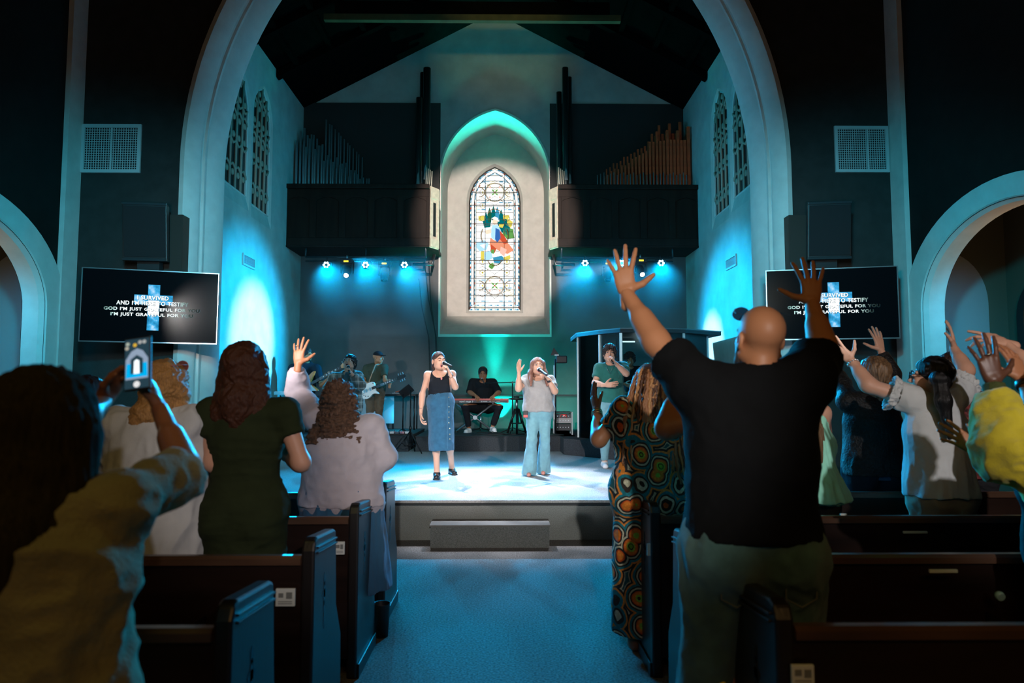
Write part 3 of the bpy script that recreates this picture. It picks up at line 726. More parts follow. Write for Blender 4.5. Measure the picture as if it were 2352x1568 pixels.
for pc in (440, 655, 470, 625, 500, 600):
    cz = zz(pc)
    for sg in (-1, 1): ring(sg * .30, cz, .07, 0, 360, .006); pane([(sg * .30 + .02 * cos(t), cz + .03 * sin(t)) for t in np.linspace(0, 2 * pi, 8, endpoint=False)], G_Y, -.003)
for z0_ in (.3, .9, 2.62, 3.02):
    MB().tube([(0, -.005, z0_), (.16, -.005, z0_ + .12), (0, -.005, z0_ + .24), (-.16, -.005, z0_ + .12), (0, -.005, z0_)], .005, 4, smooth=False).build('came', M_LEAD, wr)
    for sg in (-1, 1): MB().tube([(sg * .16, -.005, z0_ + .12), (sg * .30, -.005, z0_ + .20), (sg * .44, -.005, z0_ + .12), (sg * .30, -.005, z0_ + .04), (sg * .16, -.005, z0_ + .12)], .006, 4, smooth=False).build('came', M_LEADB, wr)
# iron saddle bars and main lead verticals
for z in bars: MB().box(-wh(z) + .005, wh(z) - .005, -.012, -.004, z - .009, z + .009).build('saddle_bar', M_LEAD, wr)
for x in (-.46, .46, -.235, .235, -.50, .50):
    z1_ = .0
    while wh(z1_) > abs(x) + .02 and z1_ < WH: z1_ += .02
    MB().box(x - .006, x + .006, -.006, 0.002, .02, z1_ - .03).build('came', M_LEAD, wr)
lead = MB()
for i, z in enumerate(zr):
    h_ = min(.46, wh(z) - .13)
    if h_ > .05: lead.box(-h_, h_, -.002, .013, z - .005, z + .005)
lead.build('came', M_LEAD, wr)
for g, rad in ((.004, .020), (.115, .008), (.046, .006)):
    pts = outline_pts(g, .2); full = [(-x, z) for x, z in pts][:-1] + pts[::-1]
    MB().tube([(x, -.004, z) for x, z in full], rad, 5, smooth=False).build('came', M_LEAD, wr)
# clear daylight behind the glass (sky seen between the leads)
MB().prism([(x, z - WZ0) for x, z in win_in], lambda x, z: Vector((x * .995, .022, z)), lambda x, z: Vector((x * .995, .028, z))).build('outer_glazing', glow('daylight glazing', (.95, 1, .93), 1.2), wr)

# ------------------------------------------------------------------ grilles
def grille(c, hw, hh, label, rz=0, nx=24, ny=20, mid=0.5):
    r = root('air_grille', c, label, 'vent', None, rz)
    MB().box(-hw, hw, -.004, .0, -hh, hh).build('backing', M_DARKV, r)
    f = MB(); t = hw * .09
    f.box(-hw - t * .3, hw + t * .3, -.03, -.001, hh - t, hh + t * .3); f.box(-hw - t * .3, hw + t * .3, -.03, -.001, -hh - t * .3, -hh + t)
    f.box(-hw - t * .3, -hw + t, -.03, -.001, -hh + t, hh - t); f.box(hw - t, hw + t * .3, -.03, -.001, -hh + t, hh - t); f.build('vent_frame', M_VENT, r)
    for i in range(1, nx):
        x = -hw + 2 * hw * i / nx; MB().box(x - .004, x + .004, -.018, -.012, -hh + t, hh - t).build('blade', M_VENT, r)
    s_ = MB()
    for i in range(1, ny): z = -hh + 2 * hh * i / ny; MB().box(-hw + t, hw - t, -.012, -.006, z - .004, z + .004).build('louvre', M_VENT, r)
    if mid: MB().box(hw * (2 * mid - 1) - .012, hw * (2 * mid - 1) + .012, -.02, -.005, -hh + t, hh - t).build('vent_bar', M_VENT, r)
a, c = P(189, 285, YA), P(324, 399, YA)
grille(((a.x + c.x) / 2, YA, (a.z + c.z) / 2), (c.x - a.x) / 2 - .02, (a.z - c.z) / 2 - .02, 'square painted air grille high on the left end wall')
a, c = P(1913, 289, YA), P(2043, 398, YA)
grille(((a.x + c.x) / 2, YA, (a.z + c.z) / 2), (c.x - a.x) / 2 - .02, (a.z - c.z) / 2 - .02, 'square painted air grille high on the right end wall', mid=.62)
grille((XL + .0, 12.32, 3.87), .28, .10, 'small horizontal vent on the left chancel wall', rz=pi / 2, nx=20, ny=3, mid=0)
grille((XR - .0, 12.32, 3.87), .28, .10, 'small horizontal vent on the right chancel wall', rz=-pi / 2, nx=20, ny=3, mid=0)

# ------------------------------------------------------------------ loudspeakers on the end wall
def pa(px, py, sx, side):
    c = P(px + (6 if sx < 0 else 0), py, 9.15)
    r = root('wall_speaker', c, 'black loudspeaker tilted down above the %s screen' % side, 'speaker', None, sx * radians(-8))
    T = Matrix.Rotation(radians(7), 4, 'X')
    def bx(*a): return MB().box(*a, M=T)
    hw, hh, dp = .28, .385, .17
    MB().prism([(-hw, -dp), (hw, -dp), (hw * .72, dp), (-hw * .72, dp)], lambda x, y: T @ Vector((x, y, -hh)), lambda x, y: T @ Vector((x, y, hh))).build('cabinet', M_BLACK, r, bevel=.015)
    bx(-hw + .02, hw - .02, -dp - .012, -dp, -hh + .05, hh - .05).build('grille_cloth', mat('speaker grille', (.008, .008, .009), .8, bump=.6, bscale=400), r, bevel=.01)
    bx(-hw, hw, -dp - .016, -dp + .02, hh - .035, hh).build('trim_strip', mat('satin speaker trim', (.02, .025, .028), .3), r, bevel=.006); bx(-hw, hw, -dp - .016, -dp + .02, -hh, -hh + .035).build('trim_strip', mat('satin speaker trim', (.02, .025, .028), .3), r, bevel=.006)
    MB().tube([(0, dp, 0), (0, .40, 0)], .03, 8).build('wall_bracket', M_BLKM, r)
    bx(-.14, .14, -.05, .1, -hh - .12, -hh).build('bracket_plate', M_BLACK, r)
    wb = root('conduit_box', P(px + sx * -74, 572, 9.56), 'brown wooden box fixed between the %s speaker and the arch' % side, 'box')
    hw2 = .12
    MB().box(-hw2, hw2, -.16, .04, -.45, .45).build('case', mat('brown box', (.05, .03, .02), .6), wb)
    MB().box(-hw2 - .004, hw2 + .004, -.17, -.16, -.45, .45).build('case_front', mat('brown box face', (.035, .022, .016), .6), wb)
pa(337, 535, -1, 'left'); pa(1896, 532, 1, 'right')

# ------------------------------------------------------------------ screens
M_SCREEN = mat('glossy black screen', (.004, .004, .005), .16, spec=.10)
def text_obj(s_, size, m, parent, M, bold=.012):
    cu = bpy.data.curves.new('lyric', 'FONT'); cu.body = s_; cu.size = size; cu.align_x = 'CENTER'; cu.align_y = 'CENTER'; cu.offset = bold * size; cu.extrude = .0008; cu.space_character = 1.10; cu.space_word = 1.15
    t = bpy.data.objects.new('lyric', cu); COL.objects.link(t)
    dg = bpy.context.evaluated_depsgraph_get(); me = bpy.data.meshes.new_from_object(t.evaluated_get(dg)); bpy.data.objects.remove(t)
    me.transform(M); return link('lyric_line', me, m, parent)
def cross_mat():
    m = bpy.data.materials.new('cloudy blue cross picture'); m.use_nodes = True; nt = m.node_tree; nt.nodes.clear()
    o = nt.nodes.new('ShaderNodeOutputMaterial'); e = nt.nodes.new('ShaderNodeEmission'); tc = nt.nodes.new('ShaderNodeTexCoord'); n = nt.nodes.new('ShaderNodeTexNoise')
    n.inputs['Scale'].default_value = 7; n.inputs['Detail'].default_value = 6; r = nt.nodes.new('ShaderNodeValToRGB')
    r.color_ramp.elements[0].position = .36; r.color_ramp.elements[0].color = (.01, .17, .36, 1); r.color_ramp.elements[1].position = .66; r.color_ramp.elements[1].color = (.55, .8, 1, 1)
    x = r.color_ramp.elements.new(.5); x.color = (.05, .42, .78, 1)
    nt.links.new(tc.outputs['Object'], n.inputs['Vector']); nt.links.new(n.outputs['Fac'], r.inputs['Fac']); nt.links.new(r.outputs[0], e.inputs[0]); e.inputs[1].default_value = 1.1; nt.links.new(e.outputs[0], o.inputs[0]); return m
M_CROSS = cross_mat()
def lyric_mat():
    """screen text that fades out to the right and far left, as the slide shows it"""
    m = bpy.data.materials.new('white slide lettering'); m.use_nodes = True; nt = m.node_tree; nt.nodes.clear()
    o = nt.nodes.new('ShaderNodeOutputMaterial'); e = nt.nodes.new('ShaderNodeEmission'); tc = nt.nodes.new('ShaderNodeTexCoord'); sp = nt.nodes.new('ShaderNodeSeparateXYZ'); r = nt.nodes.new('ShaderNodeValToRGB')
    mr = nt.nodes.new('ShaderNodeMapRange'); mr.inputs['From Min'].default_value = -.6; mr.inputs['From Max'].default_value = .6
    nt.links.new(tc.outputs['Object'], sp.inputs[0]); nt.links.new(sp.outputs['X'], mr.inputs['Value']); nt.links.new(mr.outputs[0], r.inputs['Fac'])
    cr = r.color_ramp; cr.elements[0].position = 0.02; cr.elements[0].color = (.05, .12, .10, 1); cr.elements[1].position = 1; cr.elements[1].color = (.004, .008, .006, 1)
    for p_, c_ in ((.10, (.45, .7, .65)), (.2, (.9, 1, 1)), (.74, (.95, 1, 1)), (.82, (.35, .5, .47)), (.90, (.03, .05, .045))): x = cr.elements.new(p_); x.color = (*c_, 1)
    nt.links.new(r.outputs[0], e.inputs[0]); e.inputs[1].default_value = 1.15; nt.links.new(e.outputs[0], o.inputs[0]); return m
M_LYR = lyric_mat()
def screen(tl, tr, bl, br, side, crossdx=0.0):
    TL, TR, BL, BR = tl, tr, bl, br
    c = (TL + TR + BL + BR) / 4; u = ((TR - TL) + (BR - BL)).normalized(); v = ((TL - BL) + (TR - BR)); v = (v - u * v.dot(u)).normalized(); nrm = u.cross(v)
    W = ((TR - TL).length + (BR - BL).length) / 2; H = ((TL - BL).length + (TR - BR).length) / 2
    r = root('wall_screen', c, 'large flat television with song lyrics and a blue cross on the %s side' % side, 'television')
    r.matrix_world = Matrix(((u.x, v.x, nrm.x, c.x), (u.y, v.y, nrm.y, c.y), (u.z, v.z, nrm.z, c.z), (0, 0, 0, 1)))
    MB().box(-W / 2, W / 2, -H / 2, H / 2, -.05, -.002).build('television_case', M_BLACK, r)
    MB().box(-W / 2 + .012, W / 2 - .012, -H / 2 + .016, H / 2 - .012, -.002, .0).build('screen', M_SCREEN, r)
    f = MB(); f.box(-W / 2, W / 2, H / 2 - .012, H / 2, -.02, .006); f.box(-W / 2, W / 2, -H / 2, -H / 2 + .016, -.02, .006); f.box(-W / 2, -W / 2 + .012, -H / 2 + .016, H / 2 - .012, -.02, .006); f.box(W / 2 - .012, W / 2, -H / 2 + .016, H / 2 - .012, -.02, .006)
    f.build('bezel', M_CHROME, r)
    cx = .02 * W; k = W / 325.0
    pic = MB(); pic.box(cx - 14 * k, cx + 14 * k, -62 * k, -15 * k, .001, .0016); pic.box(cx - 46 * k, cx + 45 * k, 5 * k, 30 * k, .001, .0016); pic.box(cx - 14 * k, cx + 14 * k, 30 * k, 57 * k, .001, .0016); pic.box(cx - 14 * k, cx + 14 * k, -15 * k, 5 * k, .001, .0016)
    o = pic.build('cross_picture', M_CROSS, r)
    MB().box(cx - 13 * k, cx + 13 * k, -22 * k, 16 * k, .0018, .0022).build('cross_glare', glow('screen white', (.92, .97, 1), 1.3), r)
    rows = ['I SURVIVED', 'AND I\u2019M HERE TO TESTIFY', 'GOD I\u2019M JUST GRATEFUL FOR YOU', 'I\u2019M JUST GRATEFUL FOR YOU']
    wid = [74, 170, 226, 194]; zc = [22, 7.5, -8, -22]
    for s_, w_, z_ in zip(rows, wid, zc):
        for mm, dx, dz, dd in ((mat('slide letter shade', (.01, .02, .03), .4), .8 * k, -.9 * k, .0026), (M_LYR, 0, 0, .004)):
            t = text_obj(s_, .07, mm, r, Matrix.Identity(4), .030)
            xs = [v_.co.x for v_ in t.data.vertices]; sc_ = w_ * k / (max(xs) - min(xs))
            ys = [v_.co.y for v_ in t.data.vertices]; sy = 10.8 * k / (max(ys) - min(ys))
            t.data.transform(Matrix.Translation((cx - 2 * k + dx, z_ * k + dz, dd)) @ Matrix.Diagonal((sc_, sy, 1, 1)))
            t.name = 'lyric_line' if dd > .003 else 'lyric_shadow'
    MB().box(W / 2 - .27, W / 2 - .265, -.07, .07, -.3, -.05).build('television_bracket', M_BLKM, r)
    MB().box(-.30, .30, -.20, .20, -.12, -.05).build('mount_plate', M_BLKM, r)
    MB().box(-.1, .1, -.08, .08, -.45, -.12).build('mount_arm', M_BLKM, r)
    return r
screen(P(190, 614, 8.9), P(505, 627, 9.32), P(178, 783, 8.9), P(497, 792, 9.32), 'left')
screen(P(1760, 620, 9.32), P(2064, 611, 8.9), P(1760, 783, 9.32), P(2066, 776, 8.9), 'right')

# ------------------------------------------------------------------ lighting pipes and lamps under the balconies
M_TRUSS = mat('dark pipe', (.06, .07, .075), .35, metal=.8)
def truss(x0, x1, zc, sd):
    yy = 14.5; r = root('lighting_pipe', ((x0 + x1) / 2, yy, zc), 'black lighting pipe hung under the %s organ balcony' % sd, 'pipe rail')
    h = (x1 - x0) / 2
    MB().tube([(-h, 0, 0), (h, 0, 0)], .025, 8).build('pipe', M_TRUSS, r); MB().tube([(-h, 0, -.09), (h, 0, -.09)], .018, 8).build('pipe', M_TRUSS, r)
    e = h if sd == 'left' else -h
    MB().tube([(e, 0, -.02), (e, 0, .22), (e - .2 * (1 if e > 0 else -1), 0, .24)], .025, 8).build('hanger', M_TRUSS, r)
    MB().tube([(-e, 0, 0), (-e, 0, .26)], .02, 8).build('hanger', M_TRUSS, r)
    MB().tube([(0, 0, 0), (0, 0, .26)], .012, 6).build('hanger', M_TRUSS, r)
    s_ = 1 if sd == 'left' else -1
    MB().tube([(s_ * (h - .3), .2, -.12), (s_ * (h + .12), .2, -.12), (s_ * (h + .16), .2, .1)], .035, 8).build('feed_pipe', M_TRUSS, r)
zt_ = P(830, 590, 14.5).z
truss(P(702, 590, 14.5).x, P(978, 590, 14.5).x, zt_, 'left'); truss(P(1290, 590, 14.5).x, P(1545, 590, 14.5).x, zt_, 'right')
LED = glow('lamp lens white blue', (.62, .88, 1.0), 9.0)
def par(px, py, lab, tgt=None, power=2600):
    c = P(px, py, 14.42)
    r = root('wash_lamp', c, lab, 'stage light', 'lit wash lamps on the lighting pipes')
    MB().lathe((0, 0, 0), [(.085, -.06), (.095, -.05), (.085, .02), (.06, .12), (.03, .15)], 14, (0, 1, -.25)).build('lamp_housing', M_BLACK, r)
    for k in range(7):
        a = 2 * pi * k / 6; rr = 0 if k == 6 else .052
        if k == 6: continue
        MB().lathe((rr * cos(a), -.062, rr * sin(a) + .014), [(.021, 0), (.021, -.006), (.012, -.01)], 10, (0, 1, -.25)).build('lens', LED, r)
    MB().lathe((0, -.062, .014), [(.012, 0), (.012, -.006)], 8, (0, 1, -.25)).build('centre_lens', M_BLACK, r)
    y_ = MB(); y_.tube([(-.11, 0, 0), (-.11, 0, .10), (.11, 0, .10), (.11, 0, 0)], .009, 6); y_.tube([(0, 0, .10), (0, 0, .19)], .012, 6); y_.build('yoke', M_BLKM, r)
    l = spot('wash_lamp_light', tuple(c + Vector((0, -.12, -.02))), tgt, power, (.0, .46, 1.0), 40, .55, .05)
    return r
for (px, py, t_) in ((751, 611, (-.6, 6.0, 0)), (841, 611, (-.2, 5.2, 0)), (930, 611, (.2, 7.0, 0))):
    par(px, py, '%s of three small round blue-white ring lamps under the left balcony' % {751: 'leftmost', 841: 'middle', 930: 'rightmost'}[px], t_)
for (px, py, t_) in ((1343, 607, (.2, 7.0, 0)), (1427, 607, (.6, 5.0, 0)), (1517, 607, (1.4, 6.2, 0))):
    par(px, py, '%s of three small round blue-white ring lamps under the right balcony' % {1343: 'leftmost', 1427: 'middle', 1517: 'rightmost'}[px], t_).__setitem__('group', 'lit wash lamps under the right balcony')
def moving(px, py, lab, lit):
    c = P(px, py, 14.4); r = root('moving_head_lamp', c, lab, 'stage light')
    MB().box(-.13, .13, -.10, .10, .10, .20).build('lamp_base', M_BLACK, r, bevel=.012)
    MB().box(-.05, .05, -.104, -.10, .125, .16).build('display', glow('amber display', (1, .75, .05), 1.6 if lit else .3), r)
    y_ = MB(); y_.box(-.14, -.10, -.04, .04, -.10, .12); y_.box(.10, .14, -.04, .04, -.10, .12); y_.box(-.14, .14, -.04, .04, .08, .12); y_.build('yoke', M_BLACK, r, bevel=.01)
    ax = Vector((.08, -.75, -.6)) if lit else Vector((0, -.35, -1))
    MB().lathe((0, 0, -.06), [(.05, -.14), (.09, -.10), (.095, .03), (.085, .10), (.07, .15), (.07, .17)], 16, ax).build('lamp_head', M_BLACK, r)
    MB().lathe(Vector((0, 0, -.06)) + ax.normalized() * .171, [(.048, 0), (.04, .008)], 14, ax).build('lens', glow('warm white lens', (1, .97, .85), 26) if lit else mat('dark lens', (.03, .05, .06), .1), r)
    MB().tube([(0, 0, .20), (0, 0, .29)], .02, 8).build('clamp', M_CHROME, r)
moving(797, 617, 'moving head lamp shining white under the left balcony', True)
moving(884, 622, 'unlit black moving head lamp between two wash lamps under the left balcony', False)
moving(1471, 615, 'moving head lamp shining white under the right balcony', True)
moving(1395, 622, 'unlit black moving head lamp under the right balcony behind the raised hand', False)
for k, (a, b_) in enumerate((((962, 640), (985, 775)), ((975, 600), (1002, 775)), ((985, 600), (1000, 770)))):
    A_, B_ = P(*a, 15.44), P(*b_, 15.44); m_ = (A_ + B_) / 2 + Vector((-.04, 0, 0))
    o = MB().tube([A_, m_, B_, Vector((B_.x + .1, 15.40, .5))], .012, 5).build('wall_cable', M_BLACK)
    tag(o, 'thin black cable hanging on the wall left of the altar niche, %s from the left' % ORD[k], 'cable', 'cables on the wall left of the niche')
# ================================================================== smooth-union modelling of bodies, hands, hair and clothes
def V(*a): return np.array(a, float)
def nrm(v): v = np.asarray(v, float); return v / (np.linalg.norm(v) + 1e-12)
def vnoise(p, seed=0):
    """trilinear value noise, p (n,3) -> -1..1"""
    i = np.floor(p).astype(np.int64); f = p - i; f = f * f * (3 - 2 * f)
    def h(ix, iy, iz):
        n = (ix * 374761393 + iy * 668265263 + iz * 2147483647 + seed * 1274126177) & 0xffffffff
        n = ((n ^ (n >> 13)) * 1274126177) & 0xffffffff; n = n ^ (n >> 16); return (n & 0xffff) / 32767.5 - 1
    r = 0
    for dx in (0, 1):
        for dy in (0, 1):
            for dz in (0, 1):
                wgt = (f[:, 0] if dx else 1 - f[:, 0]) * (f[:, 1] if dy else 1 - f[:, 1]) * (f[:, 2] if dz else 1 - f[:, 2])
                r = r + wgt * h(i[:, 0] + dx, i[:, 1] + dy, i[:, 2] + dz)
    return r

class F:
    def __init__(s): s.p = []; s.cuts = []
    def cap(s, a, b, ra, rb, k=.03, flat=None, fs=1.0, endb=False, enda=False, sub=False):
        """round cone a->b; flat: direction whose distances are divided by fs (fs>1 wider there)"""
        s.p.append(('c', np.asarray(a, float), np.asarray(b, float), ra, rb, k, None if flat is None else nrm(flat), fs, endb, enda, sub)); return s
    def ell(s, c, r, R=None, k=.03, sub=False):
        s.p.append(('e', np.asarray(c, float), np.asarray(r, float), np.eye(3) if R is None else R, k, sub)); return s
    def cut(s, pt, n, k=0): s.cuts.append((np.asarray(pt, float), nrm(n))); return s
    def bb(s, q, m):
        if q[0] == 'c':
            _, a, b, ra, rb, k, fl, fs, *_r = q; r = max(ra, rb) * max(1, fs) + m; return np.minimum(a, b) - r, np.maximum(a, b) + r
        r = max(q[2]) + m
        e = np.sqrt(((q[3] * q[2][None, :]) ** 2).sum(1)) + m
        return q[1] - e, q[1] + e
    def mesh(s, h, disp=None):
        lo = np.min([s.bb(q, h * 3)[0] for q in s.p if not q[-1]], 0); hi = np.max([s.bb(q, h * 3)[1] for q in s.p if not q[-1]], 0)
        n = np.ceil((hi - lo) / h).astype(int) + 1
        g = np.full(tuple(n), 1.0, np.float32); ax = [lo[i] + h * np.arange(n[i]) for i in range(3)]
        for q in s.p:
            k = q[5] if q[0] == 'c' else q[4]
            a0, a1 = s.bb(q, k + 2.5 * h)
            i0 = np.clip(np.floor((a0 - lo) / h).astype(int), 0, n - 1); i1 = np.clip(np.ceil((a1 - lo) / h).astype(int) + 1, 1, n)
            if (i1 <= i0).any(): continue
            sl = tuple(slice(i0[j], i1[j]) for j in range(3))
            X = ax[0][sl[0]][:, None, None]; Y = ax[1][sl[1]][None, :, None]; Z = ax[2][sl[2]][None, None, :]
            if q[0] == 'c':
                _, a, b, ra, rb, k, fl, fs, endb, enda, sub = q; d = b - a; L2 = d @ d + 1e-12
                px, py, pz = X - a[0], Y - a[1], Z - a[2]
                t0 = (px * d[0] + py * d[1] + pz * d[2]) / L2; t = np.clip(t0, 0, 1)
                vx, vy, vz = px - t * d[0], py - t * d[1], pz - t * d[2]
                if fl is not None:
                    vs = (vx * fl[0] + vy * fl[1] + vz * fl[2]) * (1 - 1 / fs); vx, vy, vz = vx - vs * fl[0], vy - vs * fl[1], vz - vs * fl[2]
                dd = np.sqrt(vx * vx + vy * vy + vz * vz) - (ra + (rb - ra) * t)
                L = sqrt(L2)
                if endb: dd = np.maximum(dd, (t0 - 1) * L)
                if enda: dd = np.maximum(dd, -t0 * L)
            else:
                _, c, r, R, k, sub = q; px, py, pz = X - c[0], Y - c[1], Z - c[2]
                u = [px * R[0, j] + py * R[1, j] + pz * R[2, j] for j in range(3)]
                k0 = np.sqrt(sum((u[j] / r[j]) ** 2 for j in range(3))); k1 = np.sqrt(sum((u[j] / r[j] ** 2) ** 2 for j in range(3))) + 1e-9
                dd = k0 * (k0 - 1) / k1
            o = g[sl]
            if sub:
                hh = np.maximum(k - np.abs(o + dd), 0) / max(k, 1e-6); g[sl] = np.maximum(o, -dd) + hh * hh * k * .25
            else:
                hh = np.maximum(k - np.abs(o - dd), 0) / max(k, 1e-6); g[sl] = np.minimum(o, dd) - hh * hh * k * .25
        for pt, nn in s.cuts:
            dd = (ax[0][:, None, None] - pt[0]) * nn[0] + (ax[1][None, :, None] - pt[1]) * nn[1] + (ax[2][None, None, :] - pt[2]) * nn[2]
            g = np.maximum(g, dd)
        g[0], g[-1] = 1, 1; g[:, 0], g[:, -1] = 1, 1; g[:, :, 0], g[:, :, -1] = 1, 1
        g = np.clip(g, -1, 1)
        ins = g < 0
        c8 = [ins[dx:n[0] - 1 + dx, dy:n[1] - 1 + dy, dz:n[2] - 1 + dz] for dx in (0, 1) for dy in (0, 1) for dz in (0, 1)]
        cnt = sum(c.astype(np.int8) for c in c8); act = (cnt > 0) & (cnt < 8)
        ii = np.argwhere(act)
        if not len(ii): return np.zeros((0, 3)), np.zeros((0, 4), int)
        idx = -np.ones(act.shape, np.int64); idx[act] = np.arange(len(ii))
        acc = np.zeros((len(ii), 3)); w_ = np.zeros(len(ii))
        cor = [(dx, dy, dz) for dx in (0, 1) for dy in (0, 1) for dz in (0, 1)]
        vals = [g[ii[:, 0] + c[0], ii[:, 1] + c[1], ii[:, 2] + c[2]].astype(float) for c in cor]
        for a in range(8):
            for b in range(a + 1, 8):
                if sum(abs(cor[a][j] - cor[b][j]) for j in range(3)) != 1: continue
                va, vb = vals[a], vals[b]; m = (va < 0) != (vb < 0)
                t = np.where(m, va / (va - vb + 1e-12), 0)[:, None]
                p = np.array(cor[a])[None] * (1 - t) + np.array(cor[b])[None] * t
                acc += p * m[:, None]; w_ += m
        Vt = lo + h * (ii + acc / w_[:, None])
        fs = []
        for axn in range(3):
            o1, o2 = [j for j in range(3) if j != axn]
            A = [slice(None)] * 3; B = [slice(None)] * 3; A[axn] = slice(0, -1); B[axn] = slice(1, None)
            ch = ins[tuple(A)] != ins[tuple(B)]; e = np.argwhere(ch); e = e[(e[:, o1] > 0) & (e[:, o2] > 0) & (e[:, o1] < n[o1] - 1) & (e[:, o2] < n[o2] - 1)]
            if not len(e): continue
            q4 = []
            for (u, v_) in ((0, 0), (1, 0), (1, 1), (0, 1)):
                c = e.copy(); c[:, o1] -= u; c[:, o2] -= v_; q4.append(idx[c[:, 0], c[:, 1], c[:, 2]])
            q4 = np.stack(q4, 1); flip = ins[e[:, 0], e[:, 1], e[:, 2]]
            if axn == 1: flip = ~flip
            q4[~flip] = q4[~flip][:, ::-1]; fs.append(q4)
        Fc = np.concatenate(fs) if fs else np.zeros((0, 4), int)
        Fc = Fc[(Fc >= 0).all(1)]
        if disp is not None and len(Vt):
            fn = np.cross(Vt[Fc[:, 2]] - Vt[Fc[:, 0]], Vt[Fc[:, 3]] - Vt[Fc[:, 1]]); N = np.zeros_like(Vt)
            for j in range(4): np.add.at(N, Fc[:, j], fn)
            N /= (np.linalg.norm(N, axis=1, keepdims=True) + 1e-12); Vt = disp(Vt, N)
        return Vt, Fc

def mesh_obj(name, chunks, m, parent, origin=None):
    o0 = np.array(origin if origin is not None else (0, 0, 0), float)
    vs = []; fs = []; b = 0
    for v, f in chunks: vs.append(v - o0); fs.append(f + b); b += len(v)
    vs = np.concatenate(vs); fs = np.concatenate(fs)
    me = bpy.data.meshes.new(name); me.vertices.add(len(vs)); me.vertices.foreach_set('co', vs.astype(np.float32).ravel())
    me.loops.add(fs.size); me.loops.foreach_set('vertex_index', fs.astype(np.int32).ravel())
    me.polygons.add(len(fs)); me.polygons.foreach_set('loop_start', np.arange(0, fs.size, 4, dtype=np.int32))
    me.polygons.foreach_set('use_smooth', np.ones(len(fs), bool)); me.update(calc_edges=True); me.validate()
    return link(name, me, m, parent)

HS = 1.09
# ------------------------------------------------------------------ skeleton
ZU = V(0, 0, 1)
def rotm(f, u=ZU):
    f = nrm(f); r = nrm(np.cross(f, u)); u = np.cross(r, f); return np.stack([r, f, u], 1)
def skel(x, y, z0, H, yaw=0, bw=1.0, lean=0.0, side=0.0, headf=None, sit=False):
    s = H / 1.7; f = V(sin(yaw), cos(yaw), 0); r = V(cos(yaw), -sin(yaw), 0); b = V(x, y, z0)
    def p(a, c, z): return b + r * a * s + f * (c * s + lean * max(0, z - .9) * s) + r * side * max(0, z - .9) * s + ZU * z * s
    k = dict(s=s, f=f, r=r, b=b, bw=bw, H=H)
    k['hip'] = p(0, 0, .93); k['waist'] = p(0, 0, 1.07); k['chest'] = p(0, 0, 1.27); k['neck'] = p(0, -.012, 1.445); k['head'] = p(0, .012, 1.60)
    for nm, sg in (('L', -1), ('R', 1)):
        k['sh' + nm] = p(sg * .165 * (1 + (bw - 1) * .6), -.01, 1.40); k['hip' + nm] = p(sg * .088 * bw, 0, .90); k['kn' + nm] = p(sg * .095, .01, .48); k['an' + nm] = p(sg * .10, -.02, .085)
        k['el' + nm] = p(sg * .23 * (1 + (bw - 1) * .6), -.02, 1.13); k['wr' + nm] = p(sg * .25 * (1 + (bw - 1) * .6), .04, .88)
        k['toe' + nm] = k['an' + nm] + f * .15 * s + r * sg * .02 + ZU * (-.055 * s)
    k['hf'] = nrm(headf) if headf is not None else f
    return k
def ik(a, c, l1, l2, hint):
    d = c - a; L = np.linalg.norm(d)
    if L > (l1 + l2) * .995: return a + d * l1 / (l1 + l2)
    u = d / L; x = (l1 * l1 - l2 * l2 + L * L) / (2 * L); hh = sqrt(max(l1 * l1 - x * x, 0)); hn = hint - u * (hint @ u)
    return a + u * x + nrm(hn) * hh
def arm(k, sd, wrist, hint=None, elbow=None, lift=0.0):
    s = k['s']; k['wr' + sd] = np.asarray(wrist, float)
    if lift: k['sh' + sd] = k['sh' + sd] + ZU * lift + (k['r'] * (-lift * .5 if sd == 'R' else lift * .5))
    k['el' + sd] = np.asarray(elbow, float) if elbow is not None else ik(k['sh' + sd], k['wr' + sd], .285 * s, .255 * s, np.asarray(hint, float))

def torso(Fd, k, g=0.0, fem=False, belly=0.0, hip=True, glute=True):
    s, bw, f, r = k['s'], k['bw'], k['f'], k['r']; up = nrm(k['neck'] - k['hip']); R = np.stack([r, f, up], 1)
    w_ = .125 if fem else .135
    if hip: Fd.ell(k['hip'] + up * .02 * s, V(.165 * bw + g, .115 * (1 + (bw - 1) * .8) + g, .135 * s + g), R, .06)
    if hip and glute:
        for sg in (-1, 1): Fd.ell(k['hip'] + r * sg * .075 * s * bw - f * .055 * s - ZU * .03 * s, V(.085 * bw + g, .085 * bw + g, .095 * s + g), R, .04)
    Fd.ell(k['waist'], V(w_ * bw + g, .098 * (1 + (bw - 1) * 1.1) + g + belly * .5, .16 * s + g), R, .08)
    if belly: Fd.ell(k['waist'] + f * .05 - ZU * .02, V(.13 * bw + g, .10 + belly + g, .14), R, .08)
    Fd.ell(k['chest'], V(.160 * (1 + (bw - 1) * .85) + g, .112 * (1 + (bw - 1) * .8) + g, .19 * s + g), R, .07)
    if fem:
        for sg in (-1, 1): Fd.ell(k['chest'] + r * sg * .075 * s + f * .075 * s + up * .0, V(.062 + g, .055 + g, .062 + g) * (.9 + .2 * (bw - 1)), R, .05)
    for sd in 'LR':
        Fd.cap(k['chest'] + up * .09 * s, k['sh' + sd], .068 * s + g, (.044 if fem else .052) * s + g, .05)
        Fd.cap(k['neck'] - up * .02 * s, k['sh' + sd] + up * .0, .046 * s + g * .6, (.038 if fem else .044) * s + g, .04)
